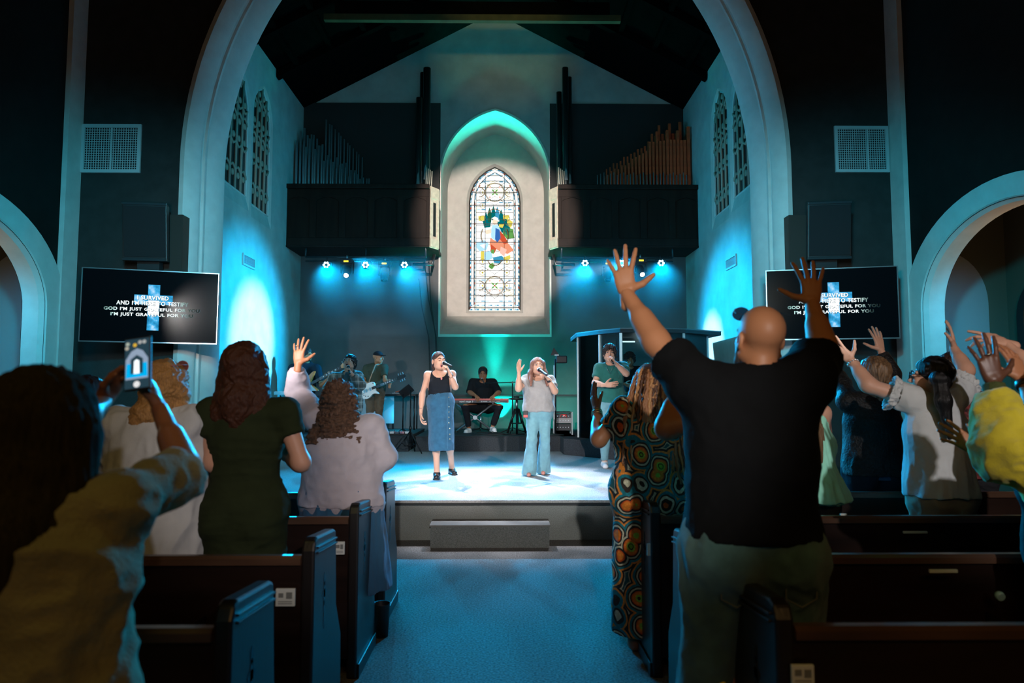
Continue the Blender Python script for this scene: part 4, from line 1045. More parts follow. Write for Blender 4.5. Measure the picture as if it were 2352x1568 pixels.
def arm_f(Fd, k, sd, g=0.0, t0=0.0, t1=2.0, fat=1.0, endb=True, g1=None):
    """t in 0..1 upper arm, 1..2 fore arm"""
    s = k['s']; S, E, W = k['sh' + sd], k['el' + sd], k['wr' + sd]; g1 = g if g1 is None else g1
    ru, re, rf, rw = .043 * s * fat, .034 * s * fat, .037 * s * fat, .0245 * s * (fat ** .5)
    ta = min(t1, 1); A = S; B = S + (E - S) * ta
    Fd.cap(A, B, ru + g, ru + (re - ru) * ta + (g1 if t1 <= 1 else g), .04, endb=endb and t1 <= 1)
    if t1 > 1:
        tb = t1 - 1; Fd.cap(E, E + (W - E) * tb, re + g, re + (rw - re) * tb + g1, .03, endb=endb and t1 < 2)
        if t1 >= 1.5: Fd.cap(E + (W - E) * .12, E + (W - E) * .5, rf + g, (rf + rw) * .52 + g, .03)
def leg_f(Fd, k, sd, g=0.0, t1=2.0, flare=0.0, fat=1.0, kg=None):
    s = k['s']; Hp, K, A = k['hip' + sd], k['kn' + sd], k['an' + sd]; bw = k['bw']; kg = g if kg is None else kg
    Fd.cap(Hp, K, .085 * s * bw * fat + g, .056 * s * fat + kg, .05, endb=False)
    if t1 > 1:
        t = t1 - 1; B = K + (A - K) * t
        Fd.cap(K, B, .053 * s * fat + kg, .038 * s + g + flare, .04, endb=t1 < 2.2 and g > 0)
        if not flare and g < .02: Fd.cap(K + (A - K) * .15 - k['f'] * .015, K + (A - K) * .45 - k['f'] * .015, .05 * s * fat + g, .04 * s + g, .04)

def hand_f(w, d, n, right=True, s=1.0, curl=(10, 12, 14, 16), spread=6, thumb=0.75, tcurl=10, hx=.0034, fat=1.0, curls3=None):
    """w wrist, d finger direction, n palm normal"""
    w = np.asarray(w, float); d = nrm(d); n = np.asarray(n, float); n = nrm(n - d * (n @ d)); a = np.cross(d, n) if right else np.cross(n, d)
    Fd = F(); offs = (.0285, .0095, -.0105, -.029); Ls = (.088, .093, .089, .079)
    Fd.cap(w - d * .045 * s, w + d * .01 * s, .0245 * s, .022 * s, .02, flat=a, fs=1.15)
    Fd.ell(w + d * .050 * s, V(.036, .050, .0145) * s, np.stack([a, d, n], 1), .012)
    seg = ((.042, .026, .021), (.046, .029, .022), (.042, .027, .021), (.033, .021, .019)); rad = (.0098, .0100, .0095, .0082)
    for i in range(4):
        kb = w + (d * Ls[i] + a * offs[i]) * s
        Fd.cap(w + (d * .015 + a * offs[i] * .6) * s, kb, .0125 * s, .0108 * s * fat, .010)
        sp = radians(spread * (1.5, .5, -.5, -1.6)[i]); e = nrm(d * cos(sp) + a * sin(sp)); p0 = kb; th = 0
        cc = curl[i] if curls3 is None else None
        for j in range(3):
            th += radians(curl[i] * (1.0, 1.15, .8)[j]); q = p0 + (e * cos(th) + n * sin(th)) * seg[i][j] * s
            r0 = rad[i] * (1, .93, .86, .74)[j] * s * fat; r1 = rad[i] * (1, .93, .86, .74)[j + 1] * s * fat
            Fd.cap(p0, q, r0, r1, .003); p0 = q
    tb = w + (d * .018 + a * .022) * s; t_ = nrm(d * (1 - thumb * .55) + a * thumb + n * .28); p1 = tb + t_ * .046 * s
    Fd.cap(tb, p1, .0160 * s, .0125 * s, .012)
    tc = radians(tcurl); e2 = nrm(d * .9 + a * thumb * .55 + n * .25); t2 = nrm(t_ * (1 - .4) + e2 * .5); t2 = nrm(t2 * cos(tc) + nrm(n * .6 - a * .5) * sin(tc)); p2 = p1 + t2 * .034 * s
    Fd.cap(p1, p2, .0118 * s, .0102 * s, .006); t3 = nrm(t2 * cos(tc) + nrm(n * .6 - a * .5) * sin(tc)); Fd.cap(p2, p2 + t3 * .026 * s, .0102 * s, .0078 * s, .004)
    return Fd.mesh(hx * (s if s > 1 else 1))

def head_f(k, s=1.0, hx=.006, face=True, fem=False, openm=0.0, beard=False, ears=True, full=0.0):
    c = k['head']; R = rotm(k['hf']); s = s * HS * k['s'] ** .3
    def q(x, y, z): return c + R @ (V(x, y, z) * s)
    Fd = F()
    Fd.ell(q(0, -.018, .030), V(.074, .093, .082) * s, R, .02); Fd.ell(q(0, .028, -.030), V(.058 + full, .060, .080) * s, R, .03)
    Fd.ell(q(0, .050, -.085), V((.024 if fem else .030) + full, .028, .022) * s, R, .03)
    for sg in (-1, 1):
        Fd.ell(q(sg * (.040 if fem else .050), .012, -.060), V(.018 + full, .035, .025) * s, R, .03); Fd.ell(q(sg * .036, .062, -.028), V(.022, .018, .020) * s, R, .02)
        Fd.cap(q(0, .084, .022), q(sg * .046, .070, .020), .0085 * s, .007 * s, .012)
        Fd.ell(q(sg * .031, .096, .001), V(.014, .012, .010) * s, R, .010, sub=True)
        if ears: Fd.ell(q(sg * .077, -.012, -.012), V(.009, .019, .031) * s, R, .006); 
        if ears: Fd.ell(q(sg * .082, -.008, -.006), V(.006, .010, .016) * s, R, .004, sub=True)
        Fd.ell(q(sg * .031, .082, .001), V(.0125, .0125, .009) * s, R, .006)
        Fd.ell(q(sg * .011, .098, -.036), V(.008, .009, .007) * s, R, .006)
    Fd.cap(q(0, .086, .012), q(0, .108, -.030), .0075 * s, .0115 * s, .010)
    if openm: Fd.ell(q(0, .088, -.066), V(.019, .02, .010 + .012 * openm) * s, R, .006, sub=True)
    else: Fd.cap(q(-.018, .082, -.063), q(.018, .082, -.063), .0075 * s, .0075 * s, .008)
    for sg in (-1, 1): pass
    Fd.cap(q(0, .083, -.054), q(0, .084, -.055), .014 * s, .014 * s, .008) if not openm else None
    Fd.cap(q(0, -.022, -.055), k['neck'] - ZU * .01, (.042 if fem else .052) * s, (.046 if fem else .056) * s, .03)
    return Fd.mesh(hx)

def face_parts(r, k, s=1.0, brow=(.02, .012, .01), eye=(.02, .012, .01), lips=None, openm=0.0, closed=False, origin=None):
    c = k['head']; R = rotm(k['hf']); s = s * HS * k['s'] ** .3; mk = k['b']
    def q(x, y, z): return Vector(c + R @ (V(x, y, z) * s) - mk)
    Rm = Matrix(R.tolist())
    mb = mat('eyebrow hair %s' % str(brow), brow, .8); me_ = mat('iris %s' % str(eye), eye, .15); mw = mat('eye white', (.62, .60, .58), .2)
    def eb(pos, rad, name, m):
        b = MB().ball((0, 0, 0), 1, 10); b.v = [tuple(pos + Rm @ Vector((v[0] * rad[0] * s, v[1] * rad[1] * s, v[2] * rad[2] * s))) for v in b.v]; return b.build(name, m, r)
    for sg in (-1, 1):
        if closed: MB().tube([q(sg * .020, .093, .001), q(sg * .031, .096, -.003), q(sg * .043, .090, .001)], .0022 * s, 5).build('eyelash', mb, r)
        else:
            e = eb(q(sg * .031, .0905, .001), (.0115, .006, .0058), 'eye', mw); eb(q(sg * .031, .0955, .001), (.0052, .0025, .0055), 'iris', me_)
            MB().tube([q(sg * .019, .0945, .003), q(sg * .031, .0985, .009), q(sg * .044, .090, .004)], .0022 * s, 5).build('eyelash', mb, r)
        MB().tube([q(sg * .014, .097, .020), q(sg * .030, .097, .027), q(sg * .050, .080, .021)], [.0034 * s, .0042 * s, .002 * s], 6).build('eyebrow', mb, r)
    ml = mat('lips %s' % str(lips), lips or (.45, .16, .14), .4)
    if openm:
        eb(q(0, .078, -.066), (.017, .012, .008 + .010 * openm), 'mouth', mat('mouth cavity', (.05, .01, .01), .5))
        eb(q(0, .088, -.056 + .004 * openm), (.014, .004, .004), 'teeth', mat('teeth', (.75, .73, .70), .25))
        zz_ = .009 + .012 * openm
        pts = [q(.021 * cos(t), .0895 - .004 * abs(cos(t)), -.066 + zz_ * sin(t)) for t in np.linspace(0, 2 * pi, 15)]
        MB().tube(pts, .0035 * s, 6, cap=False).build('lips', ml, r)
    else: eb(q(0, .0895, -.061), (.020, .005, .0045), 'lips', ml); eb(q(0, .0885, -.0675), (.016, .005, .0042), 'lips', ml)

def glasses(r, k, s=1.0, m=None, rr=.022, lens=None, up=0.0, back=0.0, shape=1.0):
    c = k['head']; R = rotm(k['hf']); s = s * HS * k['s'] ** .3
    def q(x, y, z): return Vector(c + R @ (V(x, y - back, z + up) * s) - k['b'])
    b = MB()
    for sg in (-1, 1):
        b.tube([q(sg * .032 + rr * cos(t) * shape, .104 - .10 * abs(.001), rr * .85 * sin(t)) for t in np.linspace(0, 2 * pi, 17)], .0018 * s, 5, cap=False)
        b.tube([q(sg * (.032 + rr), .103, .006), q(sg * .078, .06, .008), q(sg * .082, -.01, .004)], .0018 * s, 5)
    b.tube([q(-.011, .104, .004), q(.011, .104, .004)], .002 * s, 5)
    g = b.build('glasses', m or mat('glasses frame', (.05, .02, .015), .3), r)
    if lens:
        for sg in (-1, 1):
            MB().prism([(rr * cos(t) * shape, rr * .85 * sin(t)) for t in np.linspace(0, 2 * pi, 14, endpoint=False)], lambda x, z: q(sg * .032 + x, .104, z), lambda x, z: q(sg * .032 + x, .105, z)).build('glasses_lens', lens, g)
    return g

def strand_disp(amp=.006, fx=70, fz=9, seed=1, wave=0.0, wl=.06, curl=0.0, cf=40):
    def fn(Vt, N):
        q = Vt * V(fx, fx, fz)
        if wave: q = q + np.stack([np.sin(Vt[:, 2] * 2 * pi / wl), np.cos(Vt[:, 2] * 2 * pi / wl), 0 * Vt[:, 0]], 1) * 1.2
        d = vnoise(q, seed) * amp + vnoise(q * V(2.1, 2.1, 1.6), seed + 5) * amp * .5
        if wave: d += np.sin(Vt[:, 2] * 2 * pi / wl + vnoise(Vt * 14, seed + 2) * 3) * wave
        if curl: d += vnoise(Vt * cf, seed + 9) * curl + vnoise(Vt * cf * 2.1, seed + 10) * curl * .5
        return Vt + N * d[:, None]
    return fn
def cloth_disp(amp=.006, sc=(9, 9, 5), seed=1, fine=.0015, rad=None):
    def fn(Vt, N):
        w_ = np.stack([vnoise(Vt * 4, seed + 3), vnoise(Vt * 4, seed + 4), vnoise(Vt * 4, seed + 6)], 1) * .8
        a = vnoise(Vt * np.array(sc) + w_, seed); b = vnoise(Vt * np.array(sc) * 2.3 + w_, seed + 1)
        d = -np.abs(a) * amp * 1.6 + amp * .5 + (-np.abs(b) + .4) * amp * .7 + vnoise(Vt * 60, seed + 2) * fine
        return Vt + N * d[:, None]
    return fn

SK_LIGHT = mat('fair skin', (.58, .31, .21), .5, bump=.05, bscale=300, spec=.35)
SK_MED = mat('tan skin', (.38, .155, .075), .5, bump=.05, bscale=300, spec=.35)
SK_BROWN = mat('brown skin', (.23, .092, .042), .42, bump=.05, bscale=300, spec=.4)
SK_DARK = mat('deep brown skin', (.10, .040, .022), .42, bump=.05, bscale=300, spec=.4)
def fabric(name, col, bump=.35, bs=420, var=.08, rough=.9, sheen=0.15): return mat(name, col, rough, bump=bump, bscale=bs, var=var, vscale=14, spec=.12, sheen=sheen if sum(col) > .25 else 0)

def neckhole(Fd, k, r=.065, drop=.035, fwd=.03):
    a = k['neck'] - ZU * drop + k['f'] * fwd; Fd.cap(a, a + ZU * .25 + k['f'] * .10, r, r * 1.3, .006, sub=True)
def foot(k, sd, px, py, out=0.0, z=None, raise_=0.0):
    """stand the foot where its sole is seen at photo pixel (px, py)"""
    z = k['b'][2] if z is None else z; d = (EYE - z) * 1568 / (py - 893) ; p = np.array(P(px, py, d)); sgn = 1 if k['f'][1] > 0 else -1
    k['an' + sd] = V(p[0], d - sgn * .13, z + .085 * k['s'] + raise_); k['toe' + sd] = k['an' + sd] + k['f'] * .145 + ZU * (-.055 * k['s']) + k['r'] * out
def person(label, k, skin=SK_MED, hx=.009, group=None, armfat=1.0, torso_kw=None, hands=None, headkw=None, legs=True, legfat=1.0, cat='person', body_torso=True):
    """root Empty at the feet + one continuous body mesh; hands: {'L': dict(d=,n=,...)}"""
    dz = (k['head'][2] - k['neck'][2]) - .155 * k['s']; dx = k['head'][0] - k['neck'][0]
    k['neck'] = k['neck'] + V(dx * .6, 0, dz); k['chest'] = k['chest'] + V(dx * .35, 0, dz * .8); k['waist'] = k['waist'] + V(dx * .15, 0, dz * .5)
    r = root('person', Vector(k['b']), label, cat, group)
    Fd = F(); torso(Fd, k, 0, **(torso_kw or {}))
    s = k['s']
    Fd.cap(k['neck'] - ZU * .03, k['neck'] + nrm(k['head'] - k['neck']) * .05, .055 * s, .050 * s, .03)
    for sd in 'LR':
        arm_f(Fd, k, sd, 0, fat=armfat, endb=False)
        if legs:
            leg_f(Fd, k, sd, 0, fat=legfat); a = k['an' + sd]
            Fd.cap(a, a - ZU * .04 * s, .036 * s, .034 * s, .02); Fd.cap(a - ZU * .045 * s - k['f'] * .02, k['toe' + sd], .034 * s, .024 * s, .03)
    ch = [Fd.mesh(hx)]
    ch.append(head_f(k, hx=(headkw or {}).pop('hx', .006) if headkw else .006, **(headkw or {})))
    for sd in 'LR':
        hk = dict((hands or {}).get(sd, {}))
        if hk.get('skip'): continue
        W, E = k['wr' + sd], k['el' + sd]; d = hk.pop('d', None); d = nrm(W - E) if d is None else nrm(d)
        n = hk.pop('n', None); n = (k['r'] * (-1 if sd == 'R' else 1)) if n is None else n
        ch.append(hand_f(W + nrm(W - E) * .005, d, n, sd == 'R', s=hk.pop('s', s), **hk))
    o = mesh_obj('body', ch, skin, r, k['b']); k['root'] = r; k['bobj'] = o
    return r
def wear(k, name, Fd, m, hx=.009, disp=None, parent=None, label=None):
    o = mesh_obj(name, [Fd.mesh(hx, disp)], m, parent or k['root'], k['b'])
    if label: o['label'] = label
    return o
def rel(k):
    """shift children that were built in world space"""
    for c in k['root'].children:
        if c.type == 'MESH' and not c.get('done') and c is not k['bobj']: pass
def shoe(k, sd, m, g=.012, sole=None, name='shoe', hx=.007):
    s = k['s']; a = k['an' + sd]; t = k['toe' + sd]; z = k['b'][2]
    Fd = F(); Fd.cap(a - ZU * .02 * s, a - ZU * .045 * s - k['f'] * .015, .04 * s + g * .5, .036 * s + g, .02); Fd.cap(a - ZU * .045 * s - k['f'] * .02, t, .034 * s + g, .027 * s + g, .03, flat=k['r'], fs=1.1)
    Fd.cut(a - ZU * (.082 * s - .0) , (0, 0, -1))
    o = wear(k, name, Fd, m, hx)
    if sole:
        Fs = F(); q = V(0, 0, 1) * (-.078 * s); f_ = nrm(t - a); f_ = nrm(f_ - ZU * f_[2])
        Fs.cap(a + q - f_ * .02, V(t[0], t[1], a[2]) + q, .036 * s + g, .034 * s + g, .01, flat=k['r'], fs=1.1); Fs.cut(a + q * 1.0 + ZU * .016, (0, 0, 1)); Fs.cut(a + q + ZU * -.014, (0, 0, -1))
        mesh_obj('sole', [Fs.mesh(.007)], sole, o, k['b'])
    return o
def microphone(c, tail, label, m=None):
    """handheld microphone: c = centre of the head grille, tail = end of the handle"""
    c, tail = Vector(c), Vector(tail); ax = (tail - c).normalized(); r = root('microphone', c, label, 'microphone')
    MB().ball((0, 0, 0), .026, 14).build('microphone_grille', mat('silver mesh', (.6, .62, .66), .35, metal=.7, bump=.8, bscale=500), r)
    MB().lathe((0, 0, 0), [(.027, .012), (.027, .022), (.021, .028), (.019, .04), (.0145, .20), (.0145, .215), (.010, .225)], 12, ax).build('microphone_handle', M_BLACK, r)
    return r
# ================================================================== people on the stage
def A(px, py, d): return np.array(P(px, py, d))
def at_px(px, d): return (A(px, 893, d))[0]
def hairdark(name, col, rough=.45): return mat(name, col, rough, bump=.5, bscale=60, var=.35, vscale=40, stretch=(6, 6, .6), spec=.25)
def cap_hair(k, m, g=.012, face=(.068, .085, .095), disp=None, low=-.03, extra=None, hx=.005, name='hair', front=.075):
    """close hair on the cranium with the face area left open"""
    c = k['head']; R = rotm(k['hf']); s = HS * k['s'] ** .3
    def q(x, y, z): return c + R @ (V(x, y, z) * s)
    Fd = F(); Fd.ell(q(0, -.018, .034), V(.076 + g, .095 + g, .084 + g) * s, R, .01)
    Fd.ell(q(0, -.045, -.02), V(.068 + g, .062 + g, .06) * s, R, .03)
    if extra: extra(Fd, q, s, R)
    Fd.ell(q(0, front + .022, -.035), V(face[0], face[1] * .75, face[2]) * s, R, .012, sub=True)
    Fd.ell(q(0, .05, -.08), V(.09, .07, .06) * s, R, .01, sub=True)
    return wear(k, name, Fd, m, hx, disp or strand_disp(.004, 60, 30, 3))

# ---- singer in black top and denim skirt
k = skel(at_px(1011, 8.85), 8.85, ZS, 1.66, pi - .12, bw=.98, headf=(.50, -.86, .06))
k['head'] = A(1008, 829, 8.80)
foot(k, 'R', 1001, 1098, .01); foot(k, 'L', 1036, 1088, -.03)
k['knR'] = A(1001, 1000, 8.84); k['knL'] = A(1030, 1000, 8.86); k['hipR'] = A(998, 925, 8.85); k['hipL'] = A(1026, 925, 8.85)
k['shR'] = A(983, 861, 8.86); k['shL'] = A(1038, 859, 8.86)
arm(k, 'R', A(967, 948, 8.80), elbow=A(970, 905, 8.90)); arm(k, 'L', A(1033, 857, 8.60), elbow=A(1046, 889, 8.72))
mg, mt = A(1020, 833, 8.66), A(1035, 840, 8.50)
person('person singing in a black sleeveless top and long blue denim skirt with a microphone', k, SK_LIGHT, .008, hands=dict(R=dict(d=(.05, -.15, -1), n=(1, 0, 0), curl=(22, 28, 32, 36)), L=dict(d=(-.35, -.25, .9), n=(-.75, -.1, -.4), curl=(62, 64, 66, 66), thumb=.5, tcurl=30)), torso_kw=dict(fem=True), armfat=.98, headkw=dict(fem=True, openm=.5, hx=.005), legfat=.95)
face_parts(k['root'], k, openm=.5, lips=(.55, .12, .13), closed=True)
Fd = F(); torso(Fd, k, .010, fem=True); neckhole(Fd, k, .085, .045); Fd.cut(k['waist'] - ZU * .10, (0, 0, -1))
for sd, sg in (('R', -1), ('L', 1)): Fd.cut(k['sh' + sd] - V(sg * .040, 0, 0), (sg, 0, .12))
wear(k, 'tank_top', Fd, fabric('black ribbed knit', (.012, .014, .018)), .007, cloth_disp(.003, seed=4))
M_DENIM = fabric('blue denim', (.030, .11, .19), .6, 500, .2)
Fd = F(); hc = (k['hipL'] + k['hipR']) / 2 + V(0, -.01, 0)
Fd.cap(hc + ZU * .15, hc + ZU * .02, .100, .128, .03, flat=k['r'], fs=1.30); Fd.cap(hc + ZU * .02, A(1014, 1034, 8.82), .128, .122, .05, flat=k['r'], fs=1.32, endb=True); Fd.cut(hc + ZU * .13, (0, 0, 1))
Fd.cut(A(1014, 1034, 8.82), (0, 0, -1)); Fd.cap(A(1037, 1004, 8.66), A(1040, 1045, 8.66), .003, .016, .002, sub=True)
sk = wear(k, 'denim_skirt', Fd, M_DENIM, .007, cloth_disp(.006, (14, 14, 3), 8))
b_ = np.array(k['b'])
for i, py in enumerate((912, 934, 946, 958, 971, 984, 997, 1008)):
    p_ = A(1031 + (2 if i > 4 else 0), py, 8.655); MB().ball(tuple(p_ - b_), .0085, 8).build('skirt_button', mat('brass button', (.55, .45, .3), .3, metal=.8), sk)
MB().tube([tuple(A(px, py, 8.655) - b_) for px, py in ((1027, 912), (1027, 960), (1028, 1030))], .0022, 4).build('seam', mat('stitching', (.09, .22, .32), .8), sk)
wb = MB(); wb.tube([tuple(hc + ZU * .115 + k['r'] * (.137 * cos(t)) + k['f'] * (.105 * sin(t)) - b_) for t in np.linspace(0, 2 * pi, 25)], .010, 6, cap=False); wb.build('waistband', M_DENIM, sk)
def pony(Fd, q, s, R):
    Fd.cap(q(0, -.10, .02), q(-.0, -.13, -.05), .028, .036, .02); Fd.cap(q(0, -.13, -.05), q(-.01, -.11, -.19), .036, .014, .02)
cap_hair(k, hairdark('dark brown hair', (.05, .022, .016)), .001, (.068, .085, .108), disp=strand_disp(.002, 80, 80, 2), extra=pony, front=.074)
for sd in 'LR': shoe(k, sd, mat('black patent leather', (.015, .014, .016), .22), .006, sole=mat('black rubber sole', (.015, .013, .013), .6), name='sandal')
MB().ball(tuple(A(1014, 869, 8.70) - b_), (.012, .004, .018), 8).build('pendant', mat('rose pendant', (.6, .2, .18), .3), k['root'])
MB().tube([tuple(A(px, py, 8.73) - b_) for px, py in ((1003, 856), (1008, 864), (1014, 867), (1020, 863), (1026, 856))], .0018, 4).build('necklace', mat('gold chain', (.6, .45, .2), .3, metal=1), k['root'])
wv = k['wrL'] - b_; dv = nrm(k['elL'] - k['wrL']); MB().tube([tuple(wv + dv * .02), tuple(wv + dv * .05)], .033, 14).build('wristband', M_BLACK, k['root'])
microphone(mg, mt, 'handheld microphone held by the singer in the denim skirt')

# ---- singer in grey top and light jeans
k = skel(at_px(1237, 9.06), 9.06, ZS, 1.55, pi + .06, bw=1.12, headf=(.10, -.97, .20))
k['head'] = A(1235, 842, 9.0)
k['shR'] = A(1211, 872, 9.06); k['shL'] = A(1262, 873, 9.06)
arm(k, 'R', A(1192, 856, 8.86), elbow=A(1191, 893, 8.88)); arm(k, 'L', A(1259, 869, 8.80), elbow=A(1275, 899, 8.92))
foot(k, 'R', 1216, 1092); foot(k, 'L', 1249, 1088)
k['hipR'] = A(1224, 945, 9.06); k['hipL'] = A(1250, 945, 9.06); k['knR'] = A(1222, 1010, 8.98); k['knL'] = A(1251, 1010, 9.08)
person('person singing in a grey short-sleeved top and light flared jeans with one hand raised', k, SK_LIGHT, .008, hands=dict(R=dict(d=(-.05, -.05, 1), n=(.55, -.8, 0), curl=(6, 6, 8, 12), spread=3, thumb=.55), L=dict(d=(-.6, -.35, .55), n=(-.3, .1, -.7), curl=(62, 64, 66, 66), thumb=.5, tcurl=30)), torso_kw=dict(fem=True), armfat=1.15, headkw=dict(fem=True, openm=1.0, hx=.005))
face_parts(k['root'], k, openm=1.0, lips=(.6, .15, .15), brow=(.08, .04, .03))
Fd = F(); torso(Fd, k, .022, fem=True)
Fd.cap(k['chest'], k['hip'] + ZU * .03, .14, .155, .06, flat=k['r'], fs=1.25, endb=True)
for sd in 'LR': arm_f(Fd, k, sd, .028, t1=.62, fat=1.1, g1=.04)
neckhole(Fd, k, .08, .05, .045); Fd.cut(k['hip'] + ZU * .0, (0, 0, -1))
wear(k, 'blouse', Fd, fabric('soft grey jersey', (.30, .275, .26)), .007, cloth_disp(.010, (9, 9, 5), 5))
M_LJ = fabric('light blue jeans', (.17, .34, .38), .5, 500, .12)
Fd = F(); torso(Fd, k, .012, fem=True)
for sd in 'LR':
    leg_f(Fd, k, sd, .014, t1=1.0, kg=.010); a_ = k['an' + sd] - ZU * .055; Fd.cap(k['kn' + sd], a_, .066, .100, .03, endb=True, flat=k['r'], fs=1.0)
Fd.cut(k['hip'] + ZU * .06, (0, 0, 1)); Fd.cut(V(0, 0, ZS + .015), (0, 0, -1))
wear(k, 'flared_jeans', Fd, M_LJ, .007, cloth_disp(.006, (10, 10, 4), 15))
def lh(Fd, q, s, R):
    for sg in (-1, 1):
        Fd.cap(q(sg * .070, .0, .05), q(sg * .088, .0, -.08), .022, .028, .03); Fd.cap(q(sg * .088, .0, -.08), q(sg * .100, .075, -.25), .030, .016, .03); Fd.cap(q(sg * .095, -.03, -.06), q(sg * .115, -.02, -.22), .03, .02, .03)
    Fd.cap(q(0, -.07, 0), q(0, -.08, -.15), .07, .05, .03, flat=R[:, 0], fs=1.3)
cap_hair(k, hairdark('chestnut rose hair', (.22, .10, .07), .4), .008, (.062, .085, .100), disp=strand_disp(.004, 110, 9, 6), extra=lh, hx=.0045)
for sd in 'LR': shoe(k, sd, mat('pink strap sandal', (.45, .18, .14), .5), .002, name='sandal')
b_ = np.array(k['b']); wv = k['wrL'] - b_; dv = nrm(k['elL'] - k['wrL']); MB().tube([tuple(wv + dv * .015), tuple(wv + dv * .045)], .032, 14).build('watch', M_BLACK, k['root'])
p_ = A(1207, 951, 8.88) - b_; MB().box(p_[0] - .03, p_[0] + .03, p_[1] - .015, p_[1] + .015, p_[2] - .045, p_[2] + .045).build('belt_pack', M_BLACK, k['root'], bevel=.006)
MB().box(p_[0] - .028, p_[0] + .028, p_[1] - .017, p_[1] - .015, p_[2] - .04, p_[2] - .008).build('belt_pack_band', mat('red pack band', (.5, .08, .07), .5), k['root'])
for sg in (-1, 1):
    R_ = rotm(k['hf']); c_ = k['head'] + R_ @ V(sg * .079, -.005, -.055) - b_; MB().tube([tuple(c_ + V(.0, .014 * cos(t), .014 * sin(t))) for t in np.linspace(0, 2 * pi, 13)], .0022, 5, cap=False).build('earring', mat('gold hoop', (.7, .5, .2), .25, metal=1), k['root'])
microphone(A(1238, 848, 8.86), A(1253, 859, 8.70), 'handheld microphone held by the singer in the grey top')

# ---- man in green tee by the drum shield
k = skel(at_px(1404, 10.1), 10.1, ZS, 1.78, pi - .05, bw=1.18, headf=(-.12, -.97, .12))
k['head'] = A(1400, 812, 10.05); k['shR'] = A(1377, 846, 10.1); k['shL'] = A(1430, 842, 10.1)
arm(k, 'R', A(1389, 884, 9.85), elbow=A(1366, 880, 10.0)); arm(k, 'L', A(1413, 833, 9.80), elbow=A(1439, 858, 9.88))
person('person with curly dark hair in a dark green tee singing, hand on chest', k, SK_LIGHT, .009, hands=dict(R=dict(d=(1, -.15, .08), n=(0, 1, 0), curl=(8, 8, 10, 12), spread=3), L=dict(d=(-.6, -.3, .75), n=(-.4, 0, -.7), curl=(62, 64, 66, 66), thumb=.5, tcurl=30)), armfat=1.15, headkw=dict(openm=.6, hx=.006, full=.004))
face_parts(k['root'], k, openm=.6, brow=(.03, .02, .015))
Fd = F(); torso(Fd, k, .018)
for sd in 'LR': arm_f(Fd, k, sd, .022, t1=.62, fat=1.15, g1=.028)
Fd.cap(k['waist'], k['hip'] - ZU * .02, .15, .15, .05, flat=k['r'], fs=1.25, endb=True)
neckhole(Fd, k); Fd.cut(k['hip'] - ZU * .02, (0, 0, -1))
wear(k, 'tee_shirt', Fd, fabric('dark green cotton', (.022, .13, .11)), .009, cloth_disp(.009, (8, 8, 6), 11))
Fd = F(); torso(Fd, k, .012)
for sd in 'LR': leg_f(Fd, k, sd, .016, t1=1.95)
Fd.cut(k['hip'] + ZU * .06, (0, 0, 1)); wear(k, 'jeans', Fd, M_LJ, .010, cloth_disp(.006, (9, 9, 5), 3))
for sd in 'LR': shoe(k, sd, M_WHITE, .010)
cap_hair(k, hairdark('curly black hair', (.035, .025, .022)), .020, disp=strand_disp(.006, 50, 50, 3, curl=.014, cf=55), front=.088)
b_ = np.array(k['b']); MB().tube([tuple(A(px, py, 9.93) - b_) for px, py in ((1390, 838), (1396, 850), (1402, 858), (1404, 850), (1408, 838))], .0025, 4).build('necklace', mat('silver chain', (.8, .8, .82), .25, metal=1), k['root'])
microphone(A(1402, 822, 9.90), A(1408, 833, 9.72), 'handheld microphone held by the singer in the green tee')

# ---- singer in plaid overshirt with glasses
def plaid(name, base, dark, light, sc=9):
    m = bpy.data.materials.new(name); m.use_nodes = True; nt = m.node_tree; b = nt.nodes['Principled BSDF']; b.inputs['Roughness'].default_value = .9
    tc = nt.nodes.new('ShaderNodeTexCoord'); cur = None
    def band(axis, scale, ph, thr, col, prev, fac):
        mp = nt.nodes.new('ShaderNodeMapping'); mp.inputs['Rotation'].default_value = axis; mp.inputs['Location'].default_value = (ph, ph, ph); nt.links.new(tc.outputs['Object'], mp.inputs[0])
        wv = nt.nodes.new('ShaderNodeTexWave'); wv.inputs['Scale'].default_value = scale; wv.bands_direction = 'X'; wv.inputs['Distortion'].default_value = .6; wv.inputs['Detail'].default_value = 1; nt.links.new(mp.outputs[0], wv.inputs[0])
        mr = nt.nodes.new('ShaderNodeMapRange'); mr.inputs['From Min'].default_value = thr; mr.inputs['From Max'].default_value = thr + .12; mr.inputs['To Max'].default_value = fac; nt.links.new(wv.outputs['Fac'], mr.inputs['Value'])
        mx = nt.nodes.new('ShaderNodeMix'); mx.data_type = 'RGBA'; nt.links.new(mr.outputs[0], mx.inputs['Factor'])
        if isinstance(prev, tuple): mx.inputs['A'].default_value = (*prev, 1)
        else: nt.links.new(prev, mx.inputs['A'])
        mx.inputs['B'].default_value = (*col, 1); return mx.outputs['Result']
    c = band((0, 0, 0), sc * .33, 0, .55, dark, base, .75); c = band((0, pi / 2, 0), sc * .33, .02, .55, dark, c, .75)
    c = band((0, 0, 0), sc * .33, .045, .93, light, c, .8); c = band((0, pi / 2, 0), sc * .33, .06, .93, light, c, .8)
    nt.links.new(c, b.inputs['Base Color']); return m
k = skel(at_px(800, 10.6), 10.6, ZS, 1.66, pi + .1, bw=1.12, headf=(-.12, -.88, .42))
k['head'] = A(803, 833, 10.55); k['shR'] = A(768, 868, 10.6); k['shL'] = A(822, 866, 10.6)
arm(k, 'R', A(757, 905, 10.35), elbow=A(752, 893, 10.55)); arm(k, 'L', A(808, 858, 10.28), elbow=A(829, 885, 10.38))
